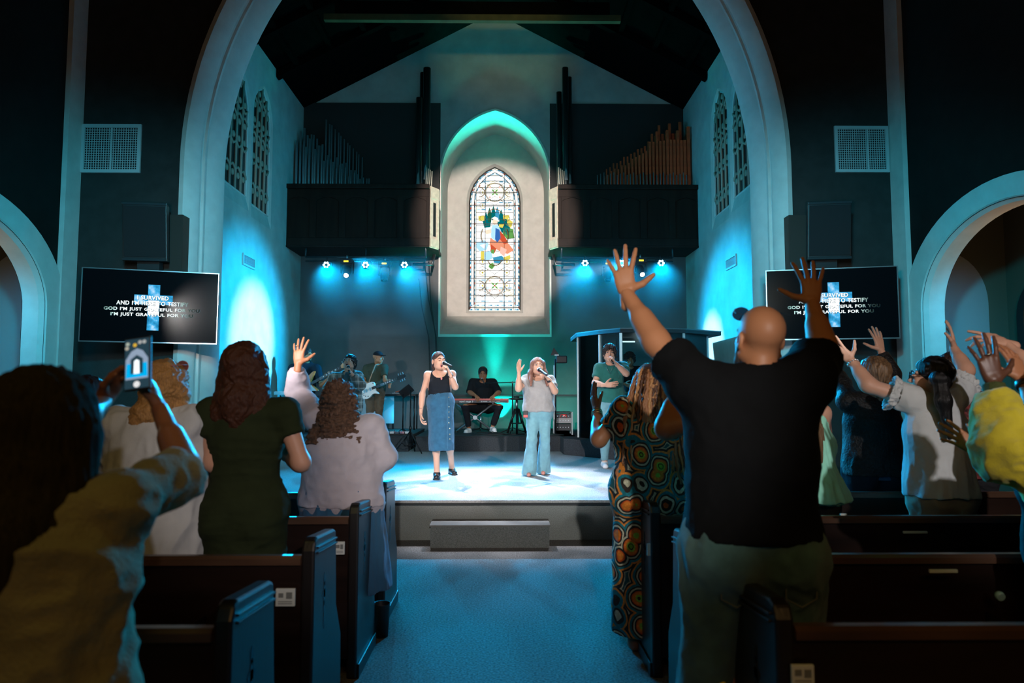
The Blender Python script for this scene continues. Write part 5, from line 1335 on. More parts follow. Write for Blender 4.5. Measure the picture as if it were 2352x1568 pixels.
person('person in a grey plaid overshirt and glasses singing with head tilted back', k, SK_LIGHT, .009, hands=dict(L=dict(d=(-.45, -.3, .8), n=(-.5, -.2, -.5), curl=(60, 64, 66, 66), thumb=.5, tcurl=30)), armfat=1.15, headkw=dict(openm=.7, hx=.006, full=.003))
face_parts(k['root'], k, openm=.7, closed=True, brow=(.02, .015, .012))
Fd = F(); torso(Fd, k, .028)
for sd in 'LR': arm_f(Fd, k, sd, .034, t1=1.85, fat=1.1)
Fd.cap(k['waist'], k['hip'] - ZU * .10, .165, .175, .05, flat=k['r'], fs=1.25, endb=True); neckhole(Fd, k, .075, .05, .05); Fd.cut(k['hip'] - ZU * .12, (0, 0, -1))
wear(k, 'plaid_overshirt', Fd, plaid('grey green plaid flannel', (.16, .17, .15), (.045, .055, .05), (.42, .42, .38)), .009, cloth_disp(.012, (8, 8, 7), 21))
Fd = F(); Fd.ell(k['chest'] + k['f'] * .085 + ZU * .05, (.05, .075, .14), None, .01); wear(k, 'tee_shirt', Fd, fabric('blue grey cotton', (.05, .10, .12)), .009)
Fd = F(); torso(Fd, k, .012)
for sd in 'LR': leg_f(Fd, k, sd, .02, t1=1.95)
Fd.cut(k['hip'] + ZU * .0, (0, 0, 1)); wear(k, 'trousers', Fd, fabric('charcoal twill', (.03, .03, .033)), .012, cloth_disp(.006, (9, 9, 5), 3))
for sd in 'LR': shoe(k, sd, M_BLACK, .010)
cap_hair(k, hairdark('short black hair', (.014, .012, .012)), .016, disp=strand_disp(.009, 40, 40, 13), front=.085)
glasses(k['root'], k, m=mat('steel glasses frame', (.5, .5, .52), .3, metal=.9), rr=.024)
microphone(A(800, 842, 10.34), A(803, 856, 10.18), 'handheld microphone held by the singer in the plaid overshirt')

# ---- guitarists
def guitar(c, ax, nrm_, L, bodym, label, bass=False):
    """c body centre, ax unit towards headstock, nrm_ out of the top"""
    ax = Vector(ax).normalized(); n_ = Vector(nrm_); n_ = (n_ - ax * n_.dot(ax)).normalized(); s_ = n_.cross(ax)
    r = root('bass_guitar' if bass else 'electric_guitar', c, label, 'guitar'); r.matrix_world = Matrix(((ax.x, s_.x, n_.x, c[0]), (ax.y, s_.y, n_.y, c[1]), (ax.z, s_.z, n_.z, c[2]), (0, 0, 0, 1)))
    if bass: pg = [(-.24, -.02), (-.22, -.13), (-.12, -.17), (-.02, -.13), (.05, -.125), (.15, -.19), (.19, -.185), (.14, -.09), (.10, -.03), (.10, .03), (.16, .09), (.28, .17), (.26, .205), (.14, .18), (.03, .125), (-.06, .14), (-.16, .185), (-.24, .12)]
    else: pg = [(-.23, 0), (-.22, -.09), (-.16, -.155), (-.07, -.165), (.0, -.125), (.06, -.105), (.12, -.13), (.165, -.155), (.15, -.11), (.115, -.07), (.12, -.03), (.13, .03), (.14, .08), (.11, .125), (.05, .13), (-.01, .125), (-.08, .165), (-.16, .155), (-.215, .09)]
    for _ in range(2): pg = [((1 - w_) * a[0] + w_ * b[0], (1 - w_) * a[1] + w_ * b[1]) for a, b in zip(pg, pg[1:] + pg[:1]) for w_ in (.25, .75)]
    o = MB().prism(pg, lambda a, b: Vector((a, b, -.022)), lambda a, b: Vector((a, b, .022))).build('guitar_body', bodym, r, bevel=.008)
    wp_ = mat('pickguard white', (.7, .68, .64), .35)
    if bass: MB().prism([(.02, -.12), (.15, -.175), (.10, -.06), (.09, -.01), (-.08, -.02), (-.1, -.11)], lambda a, b: Vector((a, b, .022)), lambda a, b: Vector((a, b, .025))).build('pickguard', wp_, r)
    NL = L
    MB().box(.06, NL, -.026, .026, .012, .030).build('neck', mat('maple neck' if bass else 'dark guitar neck', (.36, .17, .07) if bass else (.05, .03, .02), .4), r)
    fb = MB().box(.06, NL, -.025, .025, .030, .036).build('fretboard', mat('rosewood board', (.20, .085, .04) if bass else (.03, .02, .018), .5), r)
    for i in range(1, 17): x = NL - (NL - .12) * (1 - 2 ** (-i / 9)); MB().box(x - .0015, x + .0015, -.024, .024, .036, .038).build('fret', M_CHROME, r)
    for i in (3, 5, 7, 9, 12):
        x = NL - (NL - .12) * (1 - 2 ** (-(i - .5) / 9)); MB().box(x - .010, x + .010, -.012, .012, .0362, .0375).build('inlay', mat('pearl inlay', (.8, .8, .78), .3), r)
    hs = [(NL, -.026), (NL + .05, -.045), (NL + .19, -.035 if not bass else -.05), (NL + .21, 0), (NL + .19, .035), (NL + .05, .045), (NL, .026)]
    MB().prism(hs, lambda a, b: Vector((a, b, .010)), lambda a, b: Vector((a, b, .026))).build('headstock', mat('maple head' if bass else 'black headstock', (.42, .20, .08) if bass else (.02, .02, .02), .35), r)
    for i in range(2 if bass else 3):
        for sg in (-1, 1):
            x = NL + .06 + i * .05; MB().tube([(x, sg * .02, .02), (x, sg * .075, .02)], .005, 6).ball((x, sg * .078, .02), (.011, .008, .011), 8).build('tuning_peg', M_CHROME, r)
    for x in ((.02, -.07) if not bass else (-.02, .04)): MB().box(x - .018, x + .018, -.036, .036, .022, .030).build('pickup', M_CHROME if not bass else M_BLACK, r, bevel=.003)
    MB().box(-.13, -.105, -.035, .035, .022, .034).build('bridge', M_CHROME, r)
    if not bass: MB().tube([(-.13, -.04, .03), (-.20, -.04, .03), (-.20, .04, .03), (-.13, .04, .03)], .004, 6).build('tailpiece', M_BLKM, r)
    for i, (x, y) in enumerate(((-.12, -.10), (-.07, -.12), (-.15, -.07), (.11, .09))): MB().lathe((x, y, .022), [(.010, 0), (.009, .010)], 10).build('control_knob', M_BLACK, r)
    st = MB()
    for i in range(4 if bass else 6): y = (-.018 + .036 * i / (3 if bass else 5)); st.tube([(-.12, y, .036), (NL + .02, y, .039)], .0009, 3)
    st.build('guitar_strings', M_CHROME, r)
    return r
# man with cap and white guitar
k = skel(at_px(861, 14.0), 14.0, ZR, 1.64, pi - .35, bw=1.15, headf=(.93, -.36, 0))
k['head'] = A(869, 821, 13.95); k['shR'] = A(843, 845, 14.0); k['shL'] = A(883, 845, 13.95)
arm(k, 'R', A(850, 885, 13.70), elbow=A(834, 876, 13.9)); arm(k, 'L', A(895, 884, 13.62), elbow=A(884, 872, 13.78))
person('person in a dark cap and olive tee playing a white electric guitar', k, SK_MED, .009, hands=dict(R=dict(d=(.85, -.2, -.35), n=(0, 1, -.1), curl=(20, 24, 26, 30)), L=dict(d=(.1, -.1, 1), n=(.2, -.9, 0), curl=(45, 50, 50, 50))), armfat=1.15, headkw=dict(hx=.006))
face_parts(k['root'], k)
Fd = F(); torso(Fd, k, .020)
for sd in 'LR': arm_f(Fd, k, sd, .026, t1=.70, fat=1.1)
neckhole(Fd, k); Fd.cap(k['waist'], k['hip'] - ZU * .02, .15, .15, .05, flat=k['r'], fs=1.2, endb=True); Fd.cut(k['hip'] - ZU * .02, (0, 0, -1))
wear(k, 'tee_shirt', Fd, fabric('olive black cotton', (.045, .052, .035)), .009, cloth_disp(.008, (8, 8, 6), 31))
Fd = F(); torso(Fd, k, .012)
for sd in 'LR': leg_f(Fd, k, sd, .026, t1=1.92)
Fd.cut(k['hip'] + ZU * .05, (0, 0, 1)); wear(k, 'trousers', Fd, fabric('brown cargo twill', (.12, .085, .055)), .009, cloth_disp(.010, (9, 9, 8), 41))
for sd in 'LR': shoe(k, sd, M_BLACK, .012)
def cap_hat(k, m):
    c = k['head']; R = rotm(k['hf']); q = lambda x, y, z: c + R @ V(x, y, z)
    Fd = F(); Fd.ell(q(0, -.012, .055), (.086, .105, .080), R, .01); Fd.cut(q(0, 0, .040), R @ V(0, -.15, -1)); Fd.cap(q(-.035, .08, .045), q(-.028, .155, .040), .008, .006, .01, flat=R[:, 0], fs=1.0); Fd.cap(q(.035, .08, .045), q(.028, .155, .040), .008, .006, .03); Fd.cap(q(0, .08, .048), q(0, .165, .042), .010, .007, .03)
    wear(k, 'cap', Fd, m, .005)
cap_hat(k, fabric('black cap cotton', (.015, .016, .02)))
ca, cb = A(850, 894, 13.62), A(932, 862, 13.40)
g_ = guitar(tuple(ca), tuple(cb - ca), (0, -1, .12), .62, mat('white gloss guitar', (.78, .77, .74), .15, coat=.5), 'white electric guitar held by the person in the cap')
b_ = np.array(k['b']); MB().tube([tuple(A(px, py, d) - b_) for px, py, d in ((842, 898, 13.75), (850, 870, 13.84), (862, 838, 13.86), (876, 834, 13.98))], .014, 5).build('guitar_strap', mat('patterned strap', (.30, .20, .13), .8, var=.6, vscale=40), k['root'])
# bassist
k = skel(at_px(697, 13.9), 13.9, ZR, 1.68, pi - .4, bw=1.3, headf=(.85, -.5, -.05))
k['head'] = A(706, 815, 13.85); k['shR'] = A(672, 846, 13.9); k['shL'] = A(728, 846, 13.85)
arm(k, 'R', A(690, 892, 13.6), elbow=A(666, 880, 13.85)); arm(k, 'L', A(756, 868, 13.45), elbow=A(738, 884, 13.7))
person('person with a beard and black shirt playing an orange bass guitar', k, SK_MED, .010, hands=dict(R=dict(d=(.8, -.2, -.4), n=(0, 1, -.1), curl=(20, 24, 26, 30)), L=dict(d=(.1, -.1, 1), n=(.2, -.9, 0), curl=(45, 50, 50, 50))), armfat=1.25, headkw=dict(hx=.007, full=.006))
face_parts(k['root'], k)
Fd = F(); torso(Fd, k, .022, belly=.05)
for sd in 'LR': arm_f(Fd, k, sd, .03, t1=.8, fat=1.2)
neckhole(Fd, k); Fd.cap(k['waist'], k['hip'] - ZU * .03, .17, .17, .05, flat=k['r'], fs=1.25, endb=True); Fd.cut(k['hip'] - ZU * .05, (0, 0, -1))
wear(k, 'tee_shirt', Fd, fabric('navy black cotton', (.016, .022, .032)), .010, cloth_disp(.008, (8, 8, 6), 51))
Fd = F(); torso(Fd, k, .012)
for sd in 'LR': leg_f(Fd, k, sd, .024, t1=1.95)
Fd.cut(k['hip'] + ZU * .05, (0, 0, 1)); wear(k, 'trousers', Fd, fabric('black twill', (.015, .016, .02)), .012, cloth_disp(.008, (9, 9, 8), 61))
for sd in 'LR': shoe(k, sd, M_BLACK, .012)
def fade(Fd, q, s, R): Fd.cap(q(0, -.01, .08), q(0, .045, .10), .035, .03, .03)
cap_hair(k, hairdark('short black hair', (.014, .012, .012)), .008, extra=fade)
R_ = rotm(k['hf']); q = lambda x, y, z: k['head'] + R_ @ V(x, y, z)
Fd = F(); Fd.ell(q(0, .052, -.098), (.038, .036, .032), R_, .02)
for sg in (-1, 1): Fd.cap(q(sg * .052, .03, -.078), q(sg * .062, 0, -.03), .018, .010, .02)
Fd.ell(q(0, .09, -.052), (.024, .010, .006), R_, .01); wear(k, 'beard', Fd, hairdark('short black hair', (.014, .012, .012)), .005, strand_disp(.003, 60, 60, 4))
ca, cb = A(707, 886, 13.5), A(787, 841, 13.25)
guitar(tuple(ca), tuple(cb - ca), (0, -1, .12), .84, mat('orange sunburst bass', (.50, .11, .02), .2, coat=.5, var=.4, vscale=5), 'orange bass guitar with a white pickguard held by the bearded person', True)

# ---- keyboard player
k = skel(at_px(1109, 14.25), 14.25, ZR, 1.72, pi, bw=1.35, headf=(.0, -.97, -.18))
ofs = A(1109, 856, 14.1) - k['head']
for j_ in ('hip', 'waist', 'chest', 'neck', 'head', 'shL', 'shR', 'hipL', 'hipR'): k[j_] = k[j_] + V(0, 0, ofs[2])
k['head'] = A(1109, 857, 14.08); k['neck'] = k['neck'] + V(0, -.05, 0)
k['knR'] = A(1069, 934, 13.72); k['knL'] = A(1147, 934, 13.72); k['anR'] = A(1077, 984, 13.85); k['anL'] = A(1131, 980, 13.85)
for sd in 'LR': k['toe' + sd] = k['an' + sd] + V(-.05 if sd == 'R' else .04, -.14, -.05)
arm(k, 'R', A(1092, 908, 13.80), elbow=A(1079, 901, 14.1)); arm(k, 'L', A(1135, 908, 13.80), elbow=A(1145, 901, 14.1))
person('person in a black shirt and glasses seated playing a red keyboard', k, SK_MED, .010, hands=dict(R=dict(d=(.35, -.85, -.35), n=(0, -.2, -1), curl=(28, 30, 30, 30)), L=dict(d=(-.2, -.9, -.35), n=(0, -.2, -1), curl=(28, 30, 30, 30))), armfat=1.3, headkw=dict(hx=.006, full=.008), torso_kw=dict(belly=.04))
face_parts(k['root'], k)
Fd = F(); torso(Fd, k, .030, belly=.05)
for sd in 'LR': arm_f(Fd, k, sd, .035, t1=.98, fat=1.2)
neckhole(Fd, k); wear(k, 'shirt', Fd, fabric('black cotton shirt', (.012, .013, .015)), .010, cloth_disp(.008, (7, 7, 5), 71))
Fd = F(); torso(Fd, k, .012)
for sd in 'LR': leg_f(Fd, k, sd, .020, t1=1.88)
Fd.cut(k['hip'] + ZU * .02, (0, 0, 1)); wear(k, 'trousers', Fd, fabric('black twill', (.012, .012, .014)), .011, cloth_disp(.006, (9, 9, 8), 81))
for sd in 'LR': shoe(k, sd, mat('white leather sneaker', (.80, .80, .80), .45), .014, sole=M_WHITE, name='sneaker')
cap_hair(k, hairdark('short black hair', (.014, .012, .012)), .012)
glasses(k['root'], k, m=mat('red brown glasses', (.18, .05, .03), .3), rr=.024)

# ---- drummer behind the shield
k = skel(at_px(1447, 13.1), 13.1, ZR, 1.7, pi, bw=1.1, headf=(0, -1, -.1))
dz = A(1447, 826, 13.1)[2] - k['head'][2]
for j_ in ('hip', 'waist', 'chest', 'neck', 'head', 'shL', 'shR', 'hipL', 'hipR', 'elL', 'elR', 'wrL', 'wrR'): k[j_] = k[j_] + V(0, 0, dz)
for sd, sg in (('L', 1), ('R', -1)): k['kn' + sd] = k['hip' + sd] + V(sg * .08, -.42, -.03); k['an' + sd] = V(k['kn' + sd][0], k['kn' + sd][1] + .05, ZR + .085); k['toe' + sd] = k['an' + sd] + V(0, -.14, -.05)
for sd, sg in (('L', 1), ('R', -1)): arm(k, sd, k['hip'] + V(sg * .16, -.38, .2), hint=V(sg, .4, -.6))
person('person with curly hair sitting behind the drums inside the glass shield', k, SK_MED, .012, headkw=dict(hx=.008))
face_parts(k['root'], k)
Fd = F(); torso(Fd, k, .02)
for sd in 'LR': arm_f(Fd, k, sd, .025, t1=.7)
neckhole(Fd, k); wear(k, 'tee_shirt', Fd, fabric('black cotton', (.012, .013, .014)), .012, cloth_disp(.006))
Fd = F(); torso(Fd, k, .012)
for sd in 'LR': leg_f(Fd, k, sd, .02, t1=1.9)
Fd.cut(k['hip'] + ZU * .02, (0, 0, 1)); wear(k, 'trousers', Fd, fabric('black twill', (.012, .012, .014)), .013)
cap_hair(k, hairdark('curly black hair', (.035, .025, .022)), .026, disp=strand_disp(.006, 50, 50, 3, curl=.016, cf=50), front=.09)
# ================================================================== pews
D0 = (4.67, 3.80, 2.93, 2.06)
PH = .92
def pew(sx, d, L, idx, lab):
    """d = depth of the pew's back face (towards the camera)"""
    x0 = .80 * sx
    r = root('pew', (x0, d, 0), lab, 'pew', 'pews left of the aisle' if sx < 0 else 'pews right of the aisle')
    def X(a): return a * sx
    prof = [(0, 0), (.52, 0), (.50, .38), (.40, .55), (.375, .86), (.365, .892), (.34, .905), (.05, .930), (.02, .918), (0, .88)]
    for k_, xa in enumerate((0, L)):
        a, b = (X(xa), X(xa + .055)) if k_ == 0 else (X(xa - .055), X(xa))
        MB().prism(prof, lambda y, z: Vector((a, y, z)), lambda y, z: Vector((b, y, z))).build('end_panel', M_PEWE, r, bevel=.010)
        if k_ == 0:
            # stepped cap mouldings, base strip and pierced ornament on the aisle face
            for off in (0.030, .052):
                p2 = [(.03, .922 - off), (.362, .894 - off), (.362, .886 - off), (.03, .914 - off)]
                MB().prism(p2, lambda y, z: Vector((X(-.010), y, z)), lambda y, z: Vector((X(.001), y, z))).build('cap_moulding', M_PEWE, r, bevel=.002)
            MB().box(min(X(-.012), X(.0)), max(X(-.012), X(.0)), .012, .508, .0, .075).build('base_moulding', M_PEWE, r, bevel=.004)
            orn = MB()
            for (yy, zz_, ry, rz) in ((.17, .66, .016, .055), (.17, .66, .035, .018), (.17, .60, .012, .03), (.17, .72, .012, .03), (.17, .54, .008, .035)):
                n_ = 12; pg = [(yy + ry * cos(2 * pi * i / n_), zz_ + rz * sin(2 * pi * i / n_)) for i in range(n_)]
                orn.prism(pg, lambda y, z: Vector((X(-.0015), y, z)), lambda y, z: Vector((X(.001), y, z)))
            orn.build('pierced_ornament', M_DARKV, r)
    a, b = sorted((X(.055), X(L - .055)))
    # backrest, leaning slightly
    tilt = [(.03, .38), (.055, .38), (.035, .83), (.01, .83)]
    MB().prism(tilt, lambda y, z: Vector((a, y, z)), lambda y, z: Vector((b, y, z))).build('backrest', M_PEW, r)
    MB().prism([(-.012, .825), (.048, .825), (.048, .845), (.030, .862), (0, .862), (-.012, .850)], lambda y, z: Vector((a, y, z)), lambda y, z: Vector((b, y, z))).build('top_rail', mat('lit-toned pew rail wood', (.085, .042, .024), .3, var=.4, vscale=8, stretch=(.2, 1, 1), spec=.6), r)  # rail lighter than the pew, its lit edge put into the colour
    MB().box(a, b, .05, .40, .415, .445).build('seat', M_PEW, r, bevel=.008)
    MB().box(a, b, .36, .38, .30, .415).build('seat_rail', M_PEW, r)
    MB().box(a, b, .02, .05, .10, .40).build('lower_rail', M_PEW, r)
    for c in (L * .36, L * .68): MB().box(X(c) - .02, X(c) + .02, .06, .37, 0, .415).build('seat_support', M_PEW, r)
    # book rack on the back
    for c0, c1 in ((.45, 1.25), (2.1, 2.9)):
        p, q_ = sorted((X(c0), X(c1)))
        rk = MB().box(p, q_, -.085, .012, .50, .515).build('book_rack', M_PEW, r)
        MB().box(p, q_, -.085, -.073, .515, .60).build('rack_front', M_PEW, rk); MB().box(p, p + .012, -.085, .012, .515, .62).build('rack_side', M_PEW, rk); MB().box(q_ - .012, q_, -.085, .012, .515, .62).build('rack_side', M_PEW, rk)
    return r
ordn = ('front', 'second', 'third', 'nearest')
for sx, sd in ((-1, 'left'), (1, 'right')):
    for i, d in enumerate(D0):
        L = (4.85 if sx > 0 else 4.9) if d < 4.0 else 4.4
        pew(sx, d, min(L, 4.45), i, '%s dark wooden pew left of the aisle' % ordn[i] if sx < 0 else '%s dark wooden pew right of the aisle' % ordn[i])
M_CARD = mat('pale card paper', (.62, .64, .60), .7)
def card(px, py, d, w_, h_, label, pr=True, col=None):
    c = P(px, py, d); r = root('pew_card', c, label, 'card')
    MB().box(-w_ / 2, w_ / 2, -.006, .006, -h_ / 2, h_ / 2).build('card', col or M_CARD, r, bevel=.002)
    if pr:
        g = mat('grey print', (.18, .19, .18), .7)
        MB().box(-w_ * .22 - .01, -w_ * .22 + .01, -.0072, -.006, .0, .018).build('printed_mark', g, r)
        MB().box(w_ * .05, w_ * .36, -.0072, -.006, -.005, h_ * .3).build('printed_block', g, r)
        for k_ in range(2): MB().box(-w_ * .36, w_ * .36, -.0072, -.006, -h_ * .25 - k_ * .008, -h_ * .25 - k_ * .008 + .003).build('printed_line', g, r)
    return r
card(656, 1371, 2.915, .080, .072, 'printed white card on the back of the third pew left of the aisle')
card(781, 1258, 3.785, .050, .068, 'printed white card on the back of the second pew left of the aisle')
card(1843, 1550, 2.045, .066, .060, 'dim pale card on the back of the nearest pew right of the aisle')
card(1490, 1262, 3.78, .018, .065, 'pale card edge seen beside the end of the second pew right of the aisle', False)
for (px, py, d, w_, h_, lab) in ((2166, 1311, 2.90, .118, .014, 'cream paper slip in the rack of the third pew right of the aisle'), (1910, 1164, 4.62, .08, .018, 'white paper in the rack of the front pew right of the aisle'),
                                 (2102, 1222, 3.74, .13, .012, 'thin paper edge in the rack of the second pew right of the aisle'), (1937, 1181, 3.74, .035, .010, 'small pale slip on the second pew rail right of the aisle')):
    card(px, py, d - .03, w_, h_, lab, False)
c = P(2296, 1368, 2.86); o = MB().lathe((0, 0, 0), [(.016, -.012), (.020, 0), (.016, .012)], 14, (0, 1, .3)).build('offering_cup', mat('pale glass cup', (.3, .5, .5), .2), None, c); tag(o, 'small round pale cup in the rack of the third pew at the right', 'cup')
r = root('waste_bin', (P(876, 1392, 4.45).x, 4.45, 0.0), 'small black cylindrical cup on the floor beside the front pew left of the aisle', 'bin')
MB().lathe((0, 0, 0), [(.045, 0.0), (.055, .20), (.058, .205), (.052, .20), (.045, .02)], 18).build('bin_body', M_BLACK, r)
r = root('seat_cloth', (P(1638, 1545, 2.45).x, 2.45, .448), 'small yellow patterned cloth lying on the seat of the third pew beside the man in black', 'cloth')
Fd = F(); Fd.cap((-.05, 0, .03), (.04, .02, .05), .035, .02, .03); Fd.cap((0, -.02, .02), (.02, -.03, .09), .02, .012, .02)
b_ = mesh_obj('folded_cloth', [Fd.mesh(.006, cloth_disp(.012, (30, 30, 30), 3))], mat('yellow pattern cloth', (.55, .42, .08), .8, var=.9, vscale=30), r)
r['label'] = 'small yellow patterned cloth lying by the third pew seat near the bald man'
# ================================================================== instruments and gear on the stage
def AV(px, py, d): return P(px, py, d)
# red stage keyboard on an X stand
c = AV(1100, 915, 13.72); yk = 13.72; zk = c.z; xr = AV(1167, 915, yk).x; xl = xr - 1.13; cx = (xl + xr) / 2
r = root('stage_keyboard', (cx, yk, zk), 'red stage keyboard in front of the seated player', 'keyboard')
hw = (xr - xl) / 2; hb = .085
RED = mat('red keyboard lacquer', (.55, .045, .03), .35)
MB().box(-hw, hw, 0, .33, -hb, -.02).build('keyboard_case', RED, r, bevel=.006); MB().box(-hw, hw, -.004, .02, -.035, .0).build('rear_lip', RED, r, bevel=.004)
MB().box(-hw + .01, hw - .01, -.010, .0, -hb + .003, -.036).build('rear_panel', mat('grey keyboard panel', (.06, .06, .065), .5), r)
for sg in (-1, 1): MB().box(sg * hw - .012, sg * hw + .012, -.012, .33, -hb, -.0).build('end_cheek', RED, r, bevel=.004)
nk = 52; kw = (2 * hw - .06) / nk
wk = mat('white key', (.8, .8, .78), .3)
for i in range(nk): MB().box(-hw + .03 + i * kw + .0006, -hw + .03 + (i + 1) * kw - .0006, .19, .325, -.020, -.004).build('white_key', wk, r)
for i in range(nk - 1):
    if i % 7 in (0, 1, 3, 4, 5): MB().box(-hw + .03 + (i + 1) * kw - .005, -hw + .03 + (i + 1) * kw + .005, .19, .275, -.004, .008).build('black_key', M_BLACK, r)
t = text_obj('nord stage 3', .04, mat('panel lettering', (.85, .82, .8), .5), r, Matrix.Rotation(pi / 2, 4, 'X'), .02)
xs = [v.co.x for v in t.data.vertices]; sc_ = .27 / (max(xs) - min(xs)); t.data.transform(Matrix.Translation((-.27, -.0115, -.060)) @ Matrix.Diagonal((sc_, 1, sc_ * .95, 1))); t.name = 'panel_lettering'
for (x0, w_, h_) in ((.02, .03, .024), (.06, .09, .018), (.19, .04, .012), (.25, .04, .012), (.33, .07, .010)): MB().box(x0, x0 + w_, -.0112, -.0102, -.060 - h_ / 2, -.060 + h_ / 2).build('panel_print', mat('panel print', (.35, .34, .33), .5), r)
rs = root('keyboard_stand', (AV(1091, 962, 13.78).x, 13.82, ZR), 'black X-shaped stand under the red keyboard', 'stand')
zt_ = zk - hb - ZR; b_ = MB()
for sg in (-1, 1): MB().tube([(sg * .37, .02, .02), (-sg * .37, .02, zt_ - .02)], .020, 8).build('stand_leg', M_GREYM, rs); MB().tube([(sg * .36, -.16, .02), (sg * .36, .22, .02)], .016, 8).build('stand_foot', M_BLACK, rs); MB().tube([(sg * .36, -.12, zt_ - .014), (sg * .36, .22, zt_ - .014)], .014, 8).build('stand_arm', M_BLACK, rs)
MB().lathe((0, -.01, zt_ / 2), [(.045, 0), (.05, .02), (.045, .045)], 16, (0, 1, 0)).build('pivot_disc', M_GREYM, rs)
r = root('keyboard_bench', (AV(1104, 950, 14.3).x, 14.35, ZR), 'black padded stool under the keyboard player', 'stool')
MB().box(-.2, .2, -.16, .16, .40, .47).build('seat', M_BLACK, r, bevel=.02); MB().tube([(0, 0, .03), (0, 0, .40)], .02, 8).build('post', M_CHROME, r)
for a in (0, 90, 180, 270): MB().tube([(0, 0, .05), (.18 * cos(radians(a)), .18 * sin(radians(a)), .015)], .014, 6).build('leg', M_BLKM, r)
# boom microphone stand
base = Vector((AV(1177, 990, 13.4).x, 13.4, ZR)); top = AV(1177, 878, 13.4); mic = AV(1107, 869, 13.62)
r = root('boom_microphone_stand', base, 'black boom microphone stand reaching across to the keyboard player', 'microphone stand')
tr = top - base
MB().tube([(0, 0, .05), tuple(tr)], .011, 8).build('stand_pole', M_BLKM, r)
for a in (20, 140, 260): MB().tube([(0, 0, .12), (.3 * cos(radians(a)), .25 * sin(radians(a)), .012)], .009, 6).build('leg', M_BLKM, r)
e0 = tr + Vector((.35, -.03, .015)); e1 = mic - base + Vector((.06, 0, -.09))
MB().tube([tuple(e0), tuple(tr), tuple(e1)], .009, 8).build('boom_arm', M_BLKM, r); MB().lathe(tuple(tr), [(.022, -.02), (.022, .02)], 10, (0, 1, 0)).build('boom_clutch', M_BLACK, r)
r2 = microphone(tuple(mic), tuple(mic + Vector((.045, .0, -.09))), 'microphone on the boom in front of the keyboard player'); r2.scale = (.6, .6, .6)
# round tripod stool
c = AV(1187, 915, 13.3); r = root('tripod_stool', (c.x, 13.3, ZR), 'round black drum stool on a tall tripod right of the keyboard', 'stool'); H = c.z - ZR
MB().lathe((0, 0, H - .03), [(.02, 0), (.155, .01), (.165, .03), (.13, .042)], 24).build('seat', M_BLACK, r); MB().lathe((-.01, 0, H + .015), [(.06, 0), (.06, .03), (.03, .035)], 12).build('hand_wheel', M_BLKM, r)
MB().tube([(0, 0, H - .22), (0, 0, H - .02)], .022, 10).build('post', M_CHROME, r)
for a in (30, 150, 270): MB().tube([(.04 * cos(radians(a)), .04 * sin(radians(a)), H - .20), (.21 * cos(radians(a)), .17 * sin(radians(a)), .015)], .022, 8).build('leg', M_BLKM, r)
for a in (75, 195, 315): MB().tube([(.02, 0, H - .18), (.13 * cos(radians(a)), .1 * sin(radians(a)), .2)], .010, 8).build('brace', M_BLKM, r)
MB().lathe((0, 0, .2), [(.12, 0), (.13, .01), (.12, .02)], 16).build('brace_ring', M_BLKM, r)
# tall tripod stand left of the keyboard
b0 = Vector((AV(942, 1030, 12.35).x, 12.35, ZS)); tp = AV(942, 896, 12.35)
r = root('tripod_stand', b0, 'tall thin black tripod stand beside the singer in the denim skirt', 'stand'); h = tp.z - ZS
MB().tube([(0, 0, .18), (0, 0, h)], [.016, .013], 8).build('pole', M_BLKM, r); MB().lathe((0, 0, .42), [(.024, 0), (.026, .06)], 10).build('collar', M_BLACK, r)
for a in (200, 320, 80): MB().tube([(0, 0, .40), (.30 * cos(radians(a)), .26 * sin(radians(a)), .012)], .011, 6).build('leg', M_BLKM, r); MB().tube([(0, 0, .12), (.17 * cos(radians(a)), .15 * sin(radians(a)), .19)], .007, 6).build('brace', M_BLKM, r)
# music stand with tablet
b0 = Vector((AV(925, 990, 13.3).x, 13.3, ZR)); r = root('music_stand', b0, 'black music stand with a tilted dark tablet behind the tall tripod', 'stand'); tp = AV(928, 905, 13.3); h = tp.z - ZR
MB().tube([(0, 0, .03), (0, 0, h)], .011, 8).build('pole', M_BLKM, r)
for a in (90, 210, 330): MB().tube([(0, 0, .1), (.22 * cos(radians(a)), .2 * sin(radians(a)), .012)], .009, 6).build('leg', M_BLKM, r)
MB().box(-.13, .13, -.01, .01, -.09, .09, M=Matrix.Translation((.06, 0, h + .06)) @ Matrix.Rotation(radians(-38), 4, 'Y') @ Matrix.Rotation(radians(30), 4, 'X')).build('tablet', M_BLACK, r, bevel=.004)
# side table with small keyboard, rack and lit panels behind the guitarists
a0, a1 = AV(872, 905, 14.9), AV(958, 905, 14.9)
r = root('gear_table', ((a0.x + a1.x) / 2, 14.9, ZR), 'dark cloth-draped gear table behind the guitarist in the cap', 'table'); hw = (a1.x - a0.x) / 2; h = a0.z - ZR
MB().box(-hw, hw, -.25, .25, h - .03, h).build('table_top', M_BLKM, r, bevel=.004)
for sx_ in (-1, 1):
    for sy_ in (-1, 1): MB().tube([(sx_ * (hw - .03), sy_ * .22, 0), (sx_ * (hw - .03), sy_ * .22, h - .03)], .015, 8).build('leg', M_BLKM, r)
r_ = root('mixer_board', ((a0.x + a1.x) / 2 + .05, 14.85, ZR + h), 'small flat mixer with an orange cable on the gear table', 'mixer'); MB().box(-.16, .16, -.1, .1, .002, .035).build('mixer_case', mat('mixer grey', (.25, .27, .3), .5), r_, bevel=.004)
MB().tube([(-.1, -.05, .045), (0, .0, .075), (.08, -.04, .05), (.14, .03, .045)], .012, 6).build('patch_cable', mat('orange cable', (.75, .12, .05), .5), r_)
